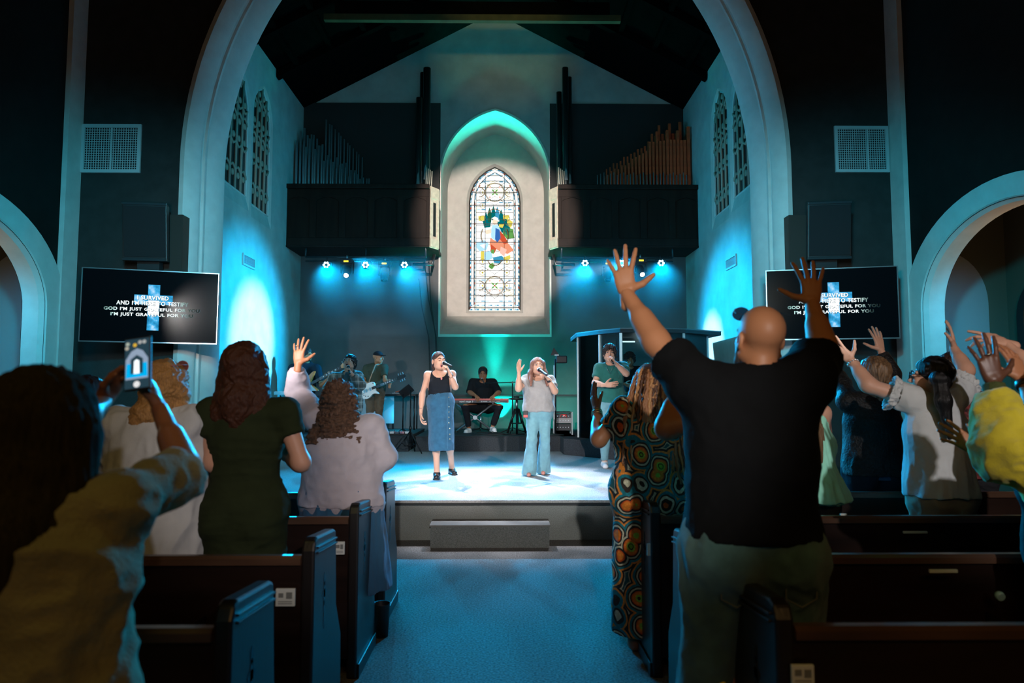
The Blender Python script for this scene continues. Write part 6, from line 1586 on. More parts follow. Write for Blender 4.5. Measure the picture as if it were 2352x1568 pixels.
for k_ in range(7): MB().lathe((-.13 + k_ * .04, .03, .034), [(.008, 0), (.008, .014)], 8).build('fader_knob', M_WHITE, r_)
c = AV(866, 940, 15.0); a1 = AV(895, 972, 15.0)
r = root('lit_panel', ((c.x + a1.x) / 2 - .1, 15.0, ZR), 'frosted panel glowing blue behind the guitarist in the cap', 'panel')
zz0 = max(.02, a1.z - ZR); MB().box(-.42, .33, -.02, .02, zz0, c.z - ZR + .28).build('panel_sheet', mat('frosted acrylic', (.30, .42, .48), .4), r); MB().box(-.45, .36, -.03, .03, c.z - ZR + .28, c.z - ZR + .31).build('panel_rail', M_CHROME, r)
MB().box(-.42, -.38, -.02, .02, 0, zz0).build('panel_foot', M_BLKM, r); MB().box(.29, .33, -.02, .02, 0, zz0).build('panel_foot', M_BLKM, r)
# pedal board
c = AV(903, 994, 13.1); r = root('pedal_board', (c.x, 13.1, ZR), 'pedal board crowded with small effect pedals on the left riser', 'pedal board')
MB().box(-.34, .34, -.15, .15, .001, .03).build('board', M_BLACK, r)
rnd = random.Random(5); PC = [(.75, .75, .75), (.6, .1, .1), (.1, .12, .15), (.6, .6, .65), (.8, .35, .4), (.15, .2, .2)]
for i in range(7):
    for j in range(2):
        x, y = -.29 + i * .095, -.07 + j * .14; m_ = mat('pedal colour %d' % ((i * 2 + j) % 6), PC[(i * 2 + j) % 6], .4)
        p_ = MB().box(x - .036, x + .036, y - .055, y + .055, .03, .07).build('effect_pedal', m_, r, bevel=.004)
        MB().lathe((x - .015, y + .03, .07), [(.008, 0), (.008, .012)], 8).lathe((x + .015, y + .03, .07), [(.008, 0), (.008, .012)], 8).build('pedal_knob', M_BLACK, p_); MB().lathe((x, y - .03, .07), [(.009, 0), (.007, .012)], 8).build('foot_switch', M_CHROME, p_)
# small keyboard far left on a table
c = AV(668, 899, 13.2); cl = AV(643, 899, 13.2)
r = root('small_keyboard', ((c.x + cl.x) / 2 + .12, 13.2, c.z - .03), 'small pale blue keyboard at the far left of the riser', 'keyboard'); MB().box(-.30, .30, -.12, .12, -.03, .03).build('keyboard_case', mat('pale blue case', (.25, .5, .6), .4), r, bevel=.006)
for i in range(14): MB().box(-.28 + i * .04, -.243 + i * .04, -.11, -.01, .03, .036).build('white_key', wk, r)
MB().box(-.28, .28, .02, .10, .03, .034).build('control_strip', M_BLACK, r)
r = root('small_keyboard_stand', ((c.x + cl.x) / 2 + .12, 13.2, ZR), 'thin black stand under the small pale blue keyboard', 'stand'); zh = c.z - .06 - ZR
for sg in (-1, 1): MB().tube([(sg * .22, 0, .015), (-sg * .22, 0, zh - .015)], .013, 8).build('stand_leg', M_BLKM, r); MB().tube([(sg * .22, -.15, .015), (sg * .22, .15, .015)], .011, 6).build('stand_foot', M_BLKM, r)
# light tree
b0 = Vector((AV(1281, 1000, 12.95).x - .04, 12.95, ZR)); hd = AV(1288, 824, 12.9) - b0; b0z = ZR
r = root('light_stand', b0, 'black floor stand with a boxy lamp and a clipped triangular flap', 'stand'); 
MB().tube([(0, 0, .02), (0, 0, hd.z)], .018, 8).build('pole', M_BLKM, r); MB().box(-.035, -.02, -.03, -.015, .30, hd.z - .12).build('white_strip', M_WHITE, r)
MB().lathe((0, 0, 0), [(.16, 0), (.16, .012), (.03, .03)], 16).build('round_base', M_BLACK, r)
MB().box(hd.x - .09, hd.x + .12, -.10, .10, hd.z - .08, hd.z + .06).build('lamp_housing', M_BLACK, r, bevel=.02)
MB().prism([(-.09, hd.z + .07), (.08, hd.z + .07), (-.03, hd.z + .22)], lambda x, z: Vector((x, -.01, z)), lambda x, z: Vector((x, .01, z))).build('lamp_flap', M_BLACK, r)
MB().box(-.02, .06, -.11, -.10, hd.z + .06, hd.z + .08).build('lamp_label', M_WHITE, r)
# equipment rack
a0, a1 = AV(1273, 945, 13.3), AV(1312, 1003, 13.3)
r = root('equipment_rack', ((a0.x + a1.x) / 2, 13.3, ZR), 'open rack of audio equipment on the riser left of the drum shield', 'rack'); hw = (a1.x - a0.x) / 2; h = a0.z - ZR
for sx_ in (-1, 1):
    for sy_ in (-1, 1): MB().box(sx_ * hw - .012, sx_ * hw + .012, sy_ * .2 - .012, sy_ * .2 + .012, 0, h).build('rack_post', M_GREYM, r)
MB().box(-hw, hw, -.2, .2, h - .02, h).build('rack_top', M_BLACK, r)
for z0_, h_, cc in ((.08, .12, (.03, .03, .03)), (.22, .10, (.35, .33, .32)), (h - .12, .08, (.06, .06, .07))):
    u = MB().box(-hw + .015, hw - .015, -.19, .18, z0_, z0_ + h_).build('rack_unit', mat('rack unit %s' % str(cc), cc, .5), r, bevel=.003)
    for k_ in range(5): MB().lathe((-hw * .7 + k_ * hw * .32, -.19, z0_ + h_ * .5), [(.010, 0), (.008, -.012)], 8, (0, 1, 0)).build('rack_knob', M_CHROME, u)
MB().tube([(-.06, -.2, .33), (-.05, -.2, .38), (.05, -.2, .38), (.06, -.2, .33)], .010, 6).build('red_handle', mat('red rubber', (.6, .05, .04), .5), r)
MB().box(.0, .02, -.205, -.19, h - .08, h - .06).build('status_lamp', glow('red indicator', (1, .1, .1), 3), r)
# floor cables
for i, pts in enumerate((((1085, 1003, 13.3), (1110, 1000, 13.1), (1140, 1003, 13.0), (1180, 999, 13.2)), ((1120, 1000, 13.4), (1150, 996, 13.5), (1165, 1001, 13.1), (1205, 1001, 13.2)), ((1095, 992, 13.6), (1103, 980, 13.7), (1118, 985, 13.7), (1128, 998, 13.4)))):
    pp = [Vector((AV(a, b, d).x, d, ZR + .008)) for a, b, d in pts]; tag(MB().tube(pp, .008, 5).build('floor_cable', M_BLACK), 'loose black cable on the riser, %s' % ('running right from under the keyboard', 'curling beneath the tripod stool', 'looping between the white sneakers')[i], 'cable', 'cables on the keyboard riser')
# drum shield
r = root('drum_shield', (AV(1480, 1000, 12).x, 12.0, ZS), 'glass-panelled drum enclosure with a dark flat roof right of the stage', 'drum enclosure')
o0 = Vector(r.location)
plan = [(AV(1329, 1000, 12.4).x, 12.4), (AV(1380, 1000, 11.75).x, 11.8), (AV(1428, 1000, 11.4).x, 11.4), (AV(1505, 1000, 11.35).x, 11.35), (AV(1574, 1000, 11.5).x, 11.5), (AV(1628, 1000, 12.1).x, 12.1)]
z0_, z1_ = ZR - ZS, 2.50 - ZS
pl = [Vector((x, y, 0)) - Vector((o0.x, o0.y, 0)) for x, y in plan]
ext = [(p.x + .0, p.y) for p in pl] + [(pl[-1].x, 2.6), (pl[0].x, 2.6)]
base_ = [(p.x * 1.16 - (.12 if i == 0 else 0), p.y - .30) for i, p in enumerate(pl)] + [(pl[-1].x + .25, 2.9), (pl[0].x - .35, 2.9)]
MB().prism(base_, lambda x, y: Vector((x, y, .001)), lambda x, y: Vector((x, y, z0_))).build('platform', M_RISER, r)
G = bpy.data.materials.new('tinted shield glass'); G.use_nodes = True; nt = G.node_tree; nt.nodes.clear(); o = nt.nodes.new('ShaderNodeOutputMaterial'); mx = nt.nodes.new('ShaderNodeMixShader'); tr_ = nt.nodes.new('ShaderNodeBsdfTransparent'); gs = nt.nodes.new('ShaderNodeBsdfGlossy'); fr_ = nt.nodes.new('ShaderNodeFresnel')
tr_.inputs[0].default_value = (.62, .78, .80, 1); gs.inputs['Roughness'].default_value = .05; fr_.inputs[0].default_value = 1.5; nt.links.new(fr_.outputs[0], mx.inputs[0]); nt.links.new(tr_.outputs[0], mx.inputs[1]); nt.links.new(gs.outputs[0], mx.inputs[2]); nt.links.new(mx.outputs[0], o.inputs[0])
for i in range(len(pl) - 1):
    a, b = pl[i], pl[i + 1]; d = (b - a).normalized(); n_ = Vector((-d.y, d.x, 0)) * .006
    if i == len(pl) - 2: mm = mat('dark shield panel', (.02, .03, .035), .4)
    else: mm = G
    MB().add([a + Vector((0, 0, z0_)) - n_, b + Vector((0, 0, z0_)) - n_, b + Vector((0, 0, z1_)) - n_, a + Vector((0, 0, z1_)) - n_, a + Vector((0, 0, z0_)) + n_, b + Vector((0, 0, z0_)) + n_, b + Vector((0, 0, z1_)) + n_, a + Vector((0, 0, z1_)) + n_],
             [(0, 1, 2, 3), (4, 5, 6, 7), (0, 1, 5, 4), (1, 2, 6, 5), (2, 3, 7, 6), (3, 0, 4, 7)]).build('glass_panel' if mm is G else 'side_panel', mm, r)
for i, p in enumerate(pl): MB().box(p.x - .022, p.x + .022, p.y - .022, p.y + .022, z0_, z1_).build('panel_post', mat('pale aluminium', (.45, .52, .55), .35, metal=.7), r)
MB().box(pl[0].x + .16, pl[0].x + .19, pl[0].y + .25, pl[0].y + .28, z0_, z1_).build('panel_post', mat('pale aluminium', (.45, .52, .55), .35, metal=.7), r)
roof = [(p.x * 1.03, p.y - .06) for p in pl] + [(pl[-1].x + .12, 1.6), (pl[0].x - .02, 1.6)]
roof[5] = (pl[5].x + .22, pl[5].y - .12)
MB().prism(roof, lambda x, y: Vector((x, y, z1_)), lambda x, y: Vector((x, y, z1_ + .075))).build('roof_slab', mat('dark felt roof', (.03, .035, .04), .6), r, bevel=.006)
MB().prism([(x * 1.002, y - .004) for x, y in roof], lambda x, y: Vector((x, y, z1_ + .06)), lambda x, y: Vector((x, y, z1_ + .078))).build('roof_edge', mat('roof edge trim', (.12, .15, .16), .4), r)
MB().box(AV(1430, 786, 12.6).x - o0.x, AV(1458, 786, 12.6).x - o0.x, .58, .60, AV(1444, 786, 12.6).z - ZS, AV(1444, 783, 12.6).z - ZS).build('tube_lamp', glow('strip lamp white', (.9, .95, 1), 2.2), r)
# drum kit seen through the glass
r = root('drum_kit', (AV(1450, 950, 12.55).x, 12.45, ZR), 'dark drum kit with brass cymbals inside the glass enclosure', 'drum kit')
DR = mat('dark drum shell', (.03, .03, .035), .2); HD = mat('drum head', (.35, .37, .38), .5); BR = mat('bronze cymbal', (.35, .25, .10), .35, metal=1)
def drum(x, y, z, rr, hh, ax=(0, 0, 1), nm='drum'):
    o = MB().lathe((x, y, z), [(rr, -hh / 2), (rr, hh / 2)], 20, ax).build(nm, DR, r); MB().lathe((x, y, z), [(rr * .97, hh / 2 + .001), (rr * .97, hh / 2 + .004)], 20, ax).build('drum_head', HD, o); MB().lathe((x, y, z), [(rr * 1.03, hh / 2 - .02), (rr * 1.03, hh / 2)], 20, ax).build('drum_hoop', M_CHROME, o)
drum(0, -.05, .28, .27, .4, (0, -1, 0), 'bass_drum'); drum(-.2, .05, .66, .16, .2, (0, .2, 1), 'tom_drum'); drum(.18, .05, .66, .16, .2, (0, .2, 1), 'tom_drum'); drum(-.48, .25, .5, .18, .15, (0, 0, 1), 'snare_drum'); drum(.55, .25, .36, .2, .4, (0, 0, 1), 'floor_tom')
for x, y, z, rr in ((-.5, -.1, 1.12, .22), (.5, -.05, 1.18, .24), (-.72, .2, .92, .17)):
    MB().lathe((x, y, z), [(rr, -.012), (rr * .3, .006), (.03, .022), (.012, .024)], 22, (.08, -.15, 1)).build('cymbal', BR, r); MB().tube([(x, y, .02), (x, y, z + .02)], .011, 8).build('cymbal_stand', M_CHROME, r)
for x, y in ((-.5, -.1), (.5, -.05), (-.72, .2)):
    for a in (90, 210, 330): MB().tube([(x, y, .2), (x + .18 * cos(radians(a)), y + .18 * sin(radians(a)), .012)], .008, 6).build('leg', M_CHROME, r)
# rails and box on the back wall
tag(MB().box(XL + .3, XR - .3, YB - .05, YB - .014, AV(1100, 910, YB).z - .02, AV(1100, 910, YB).z + .015).build('wall_rail', mat('dark rail', (.03, .03, .03), .5)), 'long thin dark rail across the back wall of the stage', 'rail')
# ================================================================== people among the pews
def setz(k, top_px, d):
    """no-op helper kept for readability: height is chosen from the photograph"""
    return k
def legs_cloth(k, name, m, g=.02, t1=1.93, flare=0.0, top=.05, hx=.011, seed=3, fem=False, amp=.008):
    Fd = F(); torso(Fd, k, max(.01, g - .008), fem=fem)
    for sd in 'LR': leg_f(Fd, k, sd, g, t1=t1, flare=flare)
    Fd.cut(k['hip'] + ZU * top, (0, 0, 1)); return wear(k, name, Fd, m, hx, cloth_disp(amp, (9, 9, 6), seed))
def shirt(k, name, m, g=.02, sl=.65, gs=.026, hem=0.0, loose=0.0, fem=True, fat=1.0, hx=.009, amp=.008, seed=1, hole=(.065, .035, .02), sc=(8, 8, 5), g1=None, hemr=.15, belly=0, flat=1.28):
    Fd = F(); torso(Fd, k, g, fem=fem, belly=belly)
    if sl:
        for sd in 'LR': arm_f(Fd, k, sd, gs, t1=sl if not isinstance(sl, dict) else sl[sd], fat=fat, g1=g1)
    bw = k['bw']; Fd.cap(k['chest'] - ZU * .05, k['hip'] + ZU * hem, (.115 + g) * (1 + (bw - 1) * .8), hemr * (1 + (bw - 1) * .8) + loose, .06, flat=k['r'], fs=flat, endb=True)
    neckhole(Fd, k, *hole); Fd.cut(k['hip'] + ZU * hem, (0, 0, -1))
    return wear(k, name, Fd, m, hx, cloth_disp(amp, sc, seed))
def hair_back(k, m, strands, disp, g=.016, hx=.006, name='hair', facecut=.058):
    """full hair seen from behind: cranium shell plus falling locks; strands = [(x0,y0,z0,x1,y1,z1,r0,r1)] in head units"""
    c = k['head']; R = rotm(k['hf']); s = HS * k['s'] ** .3
    q = lambda x, y, z: c + R @ (V(x, y, z) * s)
    Rv = rotm(k['f']); qv = lambda x, y, z: c + Rv @ (V(x, y, z) * s)
    Fd = F(); Fd.ell(q(0, -.018, .034), V(.077 + g, .096 + g, .085 + g) * s, R, .02)
    for (a, b_, c_, d_, e, f_, r0, r1) in strands: Fd.cap(qv(a, b_, c_), qv(d_, e, f_), r0, r1, .035)
    Fd.ell(q(0, .105, -.03), V(.068, .07, .10) * s, R, .012, sub=True)
    return wear(k, name, Fd, m, hx, disp)

# ---- woman with the long brown wavy hair, dark green dress
k = skel(at_px(572, 3.42), 3.42, 0, 1.755, 0, bw=1.10, headf=(.12, .99, .12)); k['head'][0] = A(562, 860, 3.42)[0]
arm(k, 'L', k['shL'] + V(-.05, .14, -.42), elbow=k['shL'] + V(-.075, -.02, -.26)); arm(k, 'R', k['shR'] + V(-.09, .22, -.34), elbow=k['shR'] + V(.065, .0, -.285))
k['elR'] = A(692, 1062, 3.40); k['wrR'] = A(662, 1050, 3.62); k['elL'] = A(492, 1060, 3.38); k['wrL'] = A(506, 1062, 3.62)
person('person with long wavy auburn hair and a dark green dress seen from behind', k, SK_LIGHT, .009, hands=dict(R=dict(d=(-.6, .5, .4), n=(-.6, -.6, .2), curl=(20, 22, 24, 26)), L=dict(d=(.6, .5, .3), n=(.6, -.5, .2), curl=(20, 22, 24, 26))), torso_kw=dict(fem=True), armfat=1.18, headkw=dict(fem=True))
M_DGREEN = fabric('dark olive green knit', (.022, .030, .012), .3, 400, .1)
Fd = F(); torso(Fd, k, .016, fem=True)
for sd in 'LR': arm_f(Fd, k, sd, .018, t1=.46, fat=1.15)
Fd.cap(k['hip'], V(k['hip'][0], k['hip'][1], .55), .155, .150, .05, flat=k['r'], fs=1.30, endb=True); neckhole(Fd, k)
wear(k, 'dress', Fd, M_DGREEN, .009, cloth_disp(.007, (4, 4, 18), 12))
M_AUB = hairdark('auburn brown hair', (.055, .018, .008), .45)
hair_back(k, M_AUB, [(0, -.03, .0, 0, -.065, -.16, .088, .085), (-.06, -.02, 0, -.085, -.05, -.20, .055, .055), (.06, -.02, 0, .088, -.045, -.20, .055, .052), (0, -.07, -.14, 0, -.085, -.265, .085, .050), (-.08, -.05, -.18, -.075, -.07, -.27, .055, .03), (.08, -.05, -.18, .078, -.065, -.275, .050, .028), (-.10, -.03, -.17, -.135, .0, -.215, .04, .02)],
          strand_disp(.0045, 85, 7, 4, wave=.0025, wl=.10), hx=.0055)
for sd in 'LR': shoe(k, sd, M_BLACK, .01)

# ---- woman with frizzy curly hair, pale sweatshirt, raised hand
k = skel(at_px(790, 4.28), 4.28, 0, 1.60, 0, bw=1.28, headf=(.25, .96, .18)); k['head'] = A(782, 922, 4.28)
arm(k, 'L', A(685, 838, 4.42), elbow=A(684, 900, 4.52), lift=.05); k['shL'] = A(728, 960, 4.3)
arm(k, 'R', A(868, 1062, 4.55), elbow=A(884, 1050, 4.30))
r_ = person('person with frizzy brown hair in a pale lilac sweatshirt raising one hand', k, SK_MED, .009, hands=dict(L=dict(d=(.03, .1, 1), n=(.1, 1, 0), curl=(6, 5, 6, 10), spread=11, thumb=.9, hx=.003), R=dict(d=(-.8, .5, .3))), torso_kw=dict(fem=True), armfat=1.1, headkw=dict(fem=True))
M_SWEAT = fabric('pale lilac fleece', (.44, .38, .41), .3, 300, .05)
shirt(k, 'sweatshirt', M_SWEAT, .030, dict(L=1.86, R=1.9), .030, -.02, .0, fat=1.15, amp=.012, seed=33, sc=(7, 7, 9), g1=.022, hemr=.165)
Fd = F(); Fd.cap(k['hip'] - ZU * .01, k['hip'] - ZU * .075, .205, .192, .01, flat=k['r'], fs=1.32, endb=True, enda=True); wear(k, 'ribbed_hem', Fd, fabric('lilac rib knit', (.38, .33, .36), .6, 200), .008)
Fd = F(); Fd.cap(k['hip'] + ZU * .09, V(k['hip'][0], k['hip'][1], .35), .190, .25, .03, flat=k['r'], fs=1.25, endb=True); wear(k, 'skirt', Fd, fabric('blue cotton skirt', (.03, .10, .18)), .011, cloth_disp(.012, (16, 16, 2), 9))
M_FRZ = mat('frizzy brown grey hair', (.105, .052, .030), .55, bump=.8, bscale=90, var=.6, vscale=30, stretch=(3, 3, 1))
hair_back(k, M_FRZ, [(0, -.03, .0, 0, -.075, -.17, .082, .09), (-.055, -.02, -.02, -.105, -.065, -.22, .055, .065), (.055, -.02, -.02, .095, -.06, -.21, .055, .06), (-.10, -.07, -.20, -.125, -.08, -.36, .055, .026), (.09, -.07, -.20, .135, -.075, -.36, .055, .024), (-.03, -.09, -.15, -.05, -.10, -.31, .055, .03), (.04, -.09, -.15, .06, -.10, -.31, .055, .03)],
          strand_disp(.010, 60, 22, 14, wave=.005, wl=.035, curl=.012, cf=42), g=.012, hx=.0055)
b_ = np.array(k['b']); a_ = k['wrL'] - b_; MB().tube([tuple(a_ + V(-.010, 0, .125) + V(.010 * cos(t), .010 * sin(t), 0)) for t in np.linspace(0, 2 * pi, 13)], .0018, 5, cap=False).build('ring', mat('gold ring', (.8, .6, .3), .2, metal=1), k['root'])

# ---- blonde woman in white blouse
k = skel(at_px(362, 3.40), 3.40, 0, 1.68, 0, bw=1.18, headf=(.35, .93, .05)); k['head'] = A(384, 892, 3.42)
arm(k, 'L', k['hip'] + V(-.14, .30, .10), hint=V(-1, 0, -.6)); arm(k, 'R', k['hip'] + V(.10, .32, .14), hint=V(1, 0, -.6))
person('person with wavy blonde hair, pink sunglasses on the head and a white blouse', k, SK_LIGHT, .010, torso_kw=dict(fem=True), headkw=dict(fem=True))
M_BL = fabric('white gauze blouse', (.52, .53, .53), .3, 300, .05)
shirt(k, 'blouse', M_BL, .036, dict(L=1.5, R=1.5), .045, -.16, .03, amp=.014, seed=17, sc=(12, 12, 3), hemr=.17, g1=.055)
M_BLND = hairdark('honey blonde hair', (.42, .22, .075), .4)
hair_back(k, M_BLND, [(0, -.03, .0, -.04, -.07, -.12, .082, .075), (-.055, -.03, -.06, -.105, -.06, -.20, .052, .05), (.055, -.01, -.02, .085, .0, -.16, .05, .04), (-.06, -.08, -.12, -.085, -.09, -.27, .055, .028), (.0, -.08, -.1, .0, -.10, -.20, .05, .03), (.08, .01, -.14, .11, .03, -.19, .035, .016)],
          strand_disp(.006, 75, 9, 24, wave=.004, wl=.08), hx=.0055)
glasses(k['root'], k, m=mat('pink plastic frame', (.55, .16, .14), .3), rr=.030, up=.100, back=.045, shape=1.15, lens=mat('rose lens', (.25, .09, .09), .1))
legs_cloth(k, 'trousers', fabric('pale linen trousers', (.40, .40, .38)), .03, seed=8)

# ---- dark dressed person at far left
k = skel(at_px(205, 4.45), 4.45, 0, 1.60, 0, bw=1.12, headf=(.4, .9, 0))
arm(k, 'R', A(258, 985, 4.72), elbow=A(246, 1030, 4.50)); arm(k, 'L', k['hip'] + V(-.1, .3, .15), hint=V(-1, 0, -.6))
person('person with dark hair and dark top standing behind the raised phone, hand open', k, SK_MED, .011, hands=dict(R=dict(d=(.1, .2, 1), n=(-.6, -.6, .5), curl=(35, 35, 38, 40), spread=10)), headkw=dict(fem=True))
shirt(k, 'shirt', fabric('navy black cotton', (.016, .022, .032)), .024, 1.4, .03, -.05, fem=True)
legs_cloth(k, 'trousers', fabric('charcoal twill', (.03, .03, .033)))
hair_back(k, hairdark('dark brown hair', (.05, .022, .016)), [(0, -.03, 0, 0, -.05, -.10, .078, .055)], strand_disp(.005, 50, 14, 6))

# ---- woman with braids and printed dress
def print_mat():
    m = bpy.data.materials.new('bold ring print cotton'); m.use_nodes = True; nt = m.node_tree; b = nt.nodes['Principled BSDF']; b.inputs['Roughness'].default_value = .75; b.inputs['Specular IOR Level'].default_value = .25
    tc = nt.nodes.new('ShaderNodeTexCoord'); mp = nt.nodes.new('ShaderNodeMapping'); mp.inputs['Scale'].default_value = (1.15, .62, 1); nt.links.new(tc.outputs['Object'], mp.inputs[0])
    n = nt.nodes.new('ShaderNodeTexNoise'); n.inputs['Scale'].default_value = 9; n.inputs['Detail'].default_value = 2; nt.links.new(mp.outputs[0], n.inputs[0])
    ad = nt.nodes.new('ShaderNodeVectorMath'); ad.operation = 'SCALE'; ad.inputs['Scale'].default_value = .035; nt.links.new(n.outputs['Color'], ad.inputs[0])
    a2 = nt.nodes.new('ShaderNodeVectorMath'); nt.links.new(mp.outputs[0], a2.inputs[0]); nt.links.new(ad.outputs[0], a2.inputs[1])
    v = nt.nodes.new('ShaderNodeTexVoronoi'); v.inputs['Scale'].default_value = 7.2; v.inputs['Randomness'].default_value = .75; nt.links.new(a2.outputs[0], v.inputs['Vector'])
    r = nt.nodes.new('ShaderNodeValToRGB'); nt.links.new(v.outputs['Distance'], r.inputs[0]); cr = r.color_ramp; cr.interpolation = 'CONSTANT'
    cr.elements[0].position = 0; cr.elements[0].color = (.20, .42, .03, 1); cr.elements[1].position = .92; cr.elements[1].color = (.01, .12, .13, 1)
    for p_, c_ in ((.09, (.03, .025, .015)), (.13, (.28, .50, .05)), (.19, (.75, .20, .02)), (.30, (.60, .08, .01)), (.34, (.02, .015, .012)), (.41, (.55, .50, .35)), (.47, (.03, .02, .015)), (.53, (.01, .16, .20)), (.62, (.70, .22, .03)), (.68, (.02, .02, .02)), (.76, (.45, .42, .30)), (.80, (.02, .10, .12))): e = cr.elements.new(p_); e.color = (*c_, 1)
    v2 = nt.nodes.new('ShaderNodeTexVoronoi'); v2.inputs['Scale'].default_value = 60; nt.links.new(mp.outputs[0], v2.inputs['Vector'])
    mr = nt.nodes.new('ShaderNodeMapRange'); mr.inputs['From Min'].default_value = .1; mr.inputs['From Max'].default_value = .55; mr.inputs['To Min'].default_value = 1.1; mr.inputs['To Max'].default_value = .55; nt.links.new(v2.outputs['Distance'], mr.inputs['Value'])
    mx = nt.nodes.new('ShaderNodeMix'); mx.data_type = 'RGBA'; mx.blend_type = 'MULTIPLY'; mx.inputs['Factor'].default_value = .6; nt.links.new(r.outputs[0], mx.inputs['A']); nt.links.new(mr.outputs[0], mx.inputs['B']); nt.links.new(mx.outputs['Result'], b.inputs['Base Color']); return m
k = skel(at_px(1486, 4.22), 4.22, 0, 1.72, 0, bw=1.38, headf=(-.05, .98, .16)); k['head'] = A(1492, 882, 4.24)
k['shL'] = A(1432, 940, 4.22); k['shR'] = A(1548, 940, 4.22)
arm(k, 'L', A(1371, 944, 4.52), elbow=A(1376, 1010, 4.28)); arm(k, 'R', A(1530, 950, 4.55), elbow=A(1560, 1015, 4.35))
person('person with very long honey and brown braids in a boldly printed dress', k, SK_BROWN, .009, hands=dict(L=dict(d=(-.22, .1, 1), n=(.75, .3, .1), curl=(8, 8, 9, 12), spread=2, thumb=.4, hx=.003), R=dict(d=(-.1, .1, 1), n=(-.75, .3, .1))), torso_kw=dict(fem=True), armfat=1.3, headkw=dict(fem=True))
M_PRT = print_mat()
Fd = F(); torso(Fd, k, .020, fem=True)
for sd in 'LR': arm_f(Fd, k, sd, .022, t1=.62, fat=1.3)
Fd.cap(k['hip'], V(k['hip'][0] - .03, k['hip'][1], .10), .160, .15, .05, flat=k['r'], fs=1.35, endb=True); neckhole(Fd, k)
wear(k, 'dress', Fd, M_PRT, .009, cloth_disp(.008, (8, 8, 4), 14))
Fd = F(); Fd.cap(k['waist'] - ZU * .075, k['waist'] - ZU * .035, .128, .128, .01, flat=k['r'], fs=1.35, enda=True, endb=True); wear(k, 'waist_sash', Fd, M_PRT, .009, cloth_disp(.010, (6, 6, 30), 5))
# braids: each a twisted rope falling from the crown
rnd = random.Random(11); c = k['head']; s = HS * k['s'] ** .3; b_ = np.array(k['b'])
hb = hair_back(k, hairdark('dark brown hair roots', (.06, .025, .012)), [(0, -.03, 0, 0, -.05, -.16, .078, .06)], strand_disp(.004, 70, 10, 6), g=.004)
BRM = [mat('honey braid', (.42, .19, .07), .5, bump=.4, bscale=120), mat('dark brown braid', (.075, .028, .014), .5, bump=.4, bscale=120), mat('copper braid', (.28, .11, .045), .5, bump=.4, bscale=120)]
for i in range(78):
    a = rnd.uniform(pi * 1.02, pi * 1.98) if i % 5 else rnd.uniform(pi * .92, pi * 2.08); h = rnd.uniform(.0, .09)
    rr = .088 + .012 * rnd.random(); top = c + V(.03 * cos(a), -.02 + .03 * sin(a), .105) * s
    side = c + V(rr * cos(a) * .93, -.015 + (rr + .014) * sin(a), .02 + .02 * rnd.random()) * s
    sp = rnd.uniform(.85, 1.35); L = rnd.uniform(.40, .62)
    low = c + V(rr * cos(a) * 1.25 * sp + rnd.uniform(-.015, .015), -.05 + (rr * .7) * sin(a) - .03, -.18) * s
    end = c + V(rr * cos(a) * 1.5 * sp + rnd.uniform(-.03, .03) + .025, -.10 + .05 * sin(a), -L) * s
    pts = []; N = 46
    P0 = [Vector(x - b_) for x in (top, side, low, end)]
    for j in range(N + 1):
        t = j / N * 3; i0 = min(2, int(t)); u = t - i0
        pm, p1, p2, pn = P0[max(0, i0 - 1)], P0[i0], P0[i0 + 1], P0[min(3, i0 + 2)]
        q_ = .5 * ((2 * p1) + (p2 - pm) * u + (2 * pm - 5 * p1 + 4 * p2 - pn) * u * u + (3 * p1 - pm - 3 * p2 + pn) * u ** 3)
        pts.append(q_ + Vector((.003 * sin(j * 1.6 + i), .003 * cos(j * 1.6 + i), 0)))
    r0 = rnd.uniform(.0072, .0102); rs_ = [r0 * (1 + .28 * cos(j * 2.6)) * (1 if j < N - 8 else (N - j) / 8 * .7 + .3) for j in range(N + 1)]
    MB().tube(pts, rs_, 6).build('braid', BRM[i % 3], k['root'])
for dz in (.012, .030, .050):
    ax = nrm(k['wrL'] - k['elL']); cc = k['wrL'] - ax * dz - b_; u = nrm(np.cross(ax, V(0, 1, 0))); w_ = np.cross(ax, u)
    MB().tube([tuple(cc + (u * cos(t) + w_ * sin(t)) * .035) for t in np.linspace(0, 2 * pi, 19)], .003, 5, cap=False).build('bracelet', mat('gold bangle', (.8, .6, .35), .2, metal=1), k['root'])

# ---- tall bald man in black tee, both arms raised
k = skel(at_px(1718, 2.50), 2.50, 0, 1.83, 0, bw=1.24, headf=(-.10, .98, .16)); k['head'] = A(1744, 775, 2.50); k['neck'] = A(1738, 850, 2.48)
k['shL'] = A(1585, 868, 2.50); k['shR'] = A(1858, 862, 2.50)
arm(k, 'L', A(1440, 676, 2.78), elbow=A(1512, 792, 2.62)); arm(k, 'R', A(1866, 700, 2.80), elbow=A(1890, 800, 2.66))
k['shL'] = A(1590, 872, 2.50); k['shR'] = A(1856, 866, 2.50)
person('tall bald person in a black tee raising both arms, seen from behind', k, SK_MED, .009, hands=dict(L=dict(d=(-.10, .12, 1), n=(.15, 1, 0), curl=(6, 4, 6, 10), spread=13, thumb=1.15, s=1.10, tcurl=4, hx=.003), R=dict(d=(.02, .12, 1), n=(.10, 1, 0), curl=(8, 6, 8, 6), spread=13, thumb=1.15, s=1.08, tcurl=4, hx=.003)), armfat=1.28, headkw=dict(s=.94, hx=.005, full=.004))
M_BTEE = fabric('black cotton jersey', (.0035, .0035, .004), .25, 400, .1, sheen=0)
Fd = F(); torso(Fd, k, .026)
for sd in 'LR': arm_f(Fd, k, sd, .036, t1=.62, fat=1.25, g1=.050)
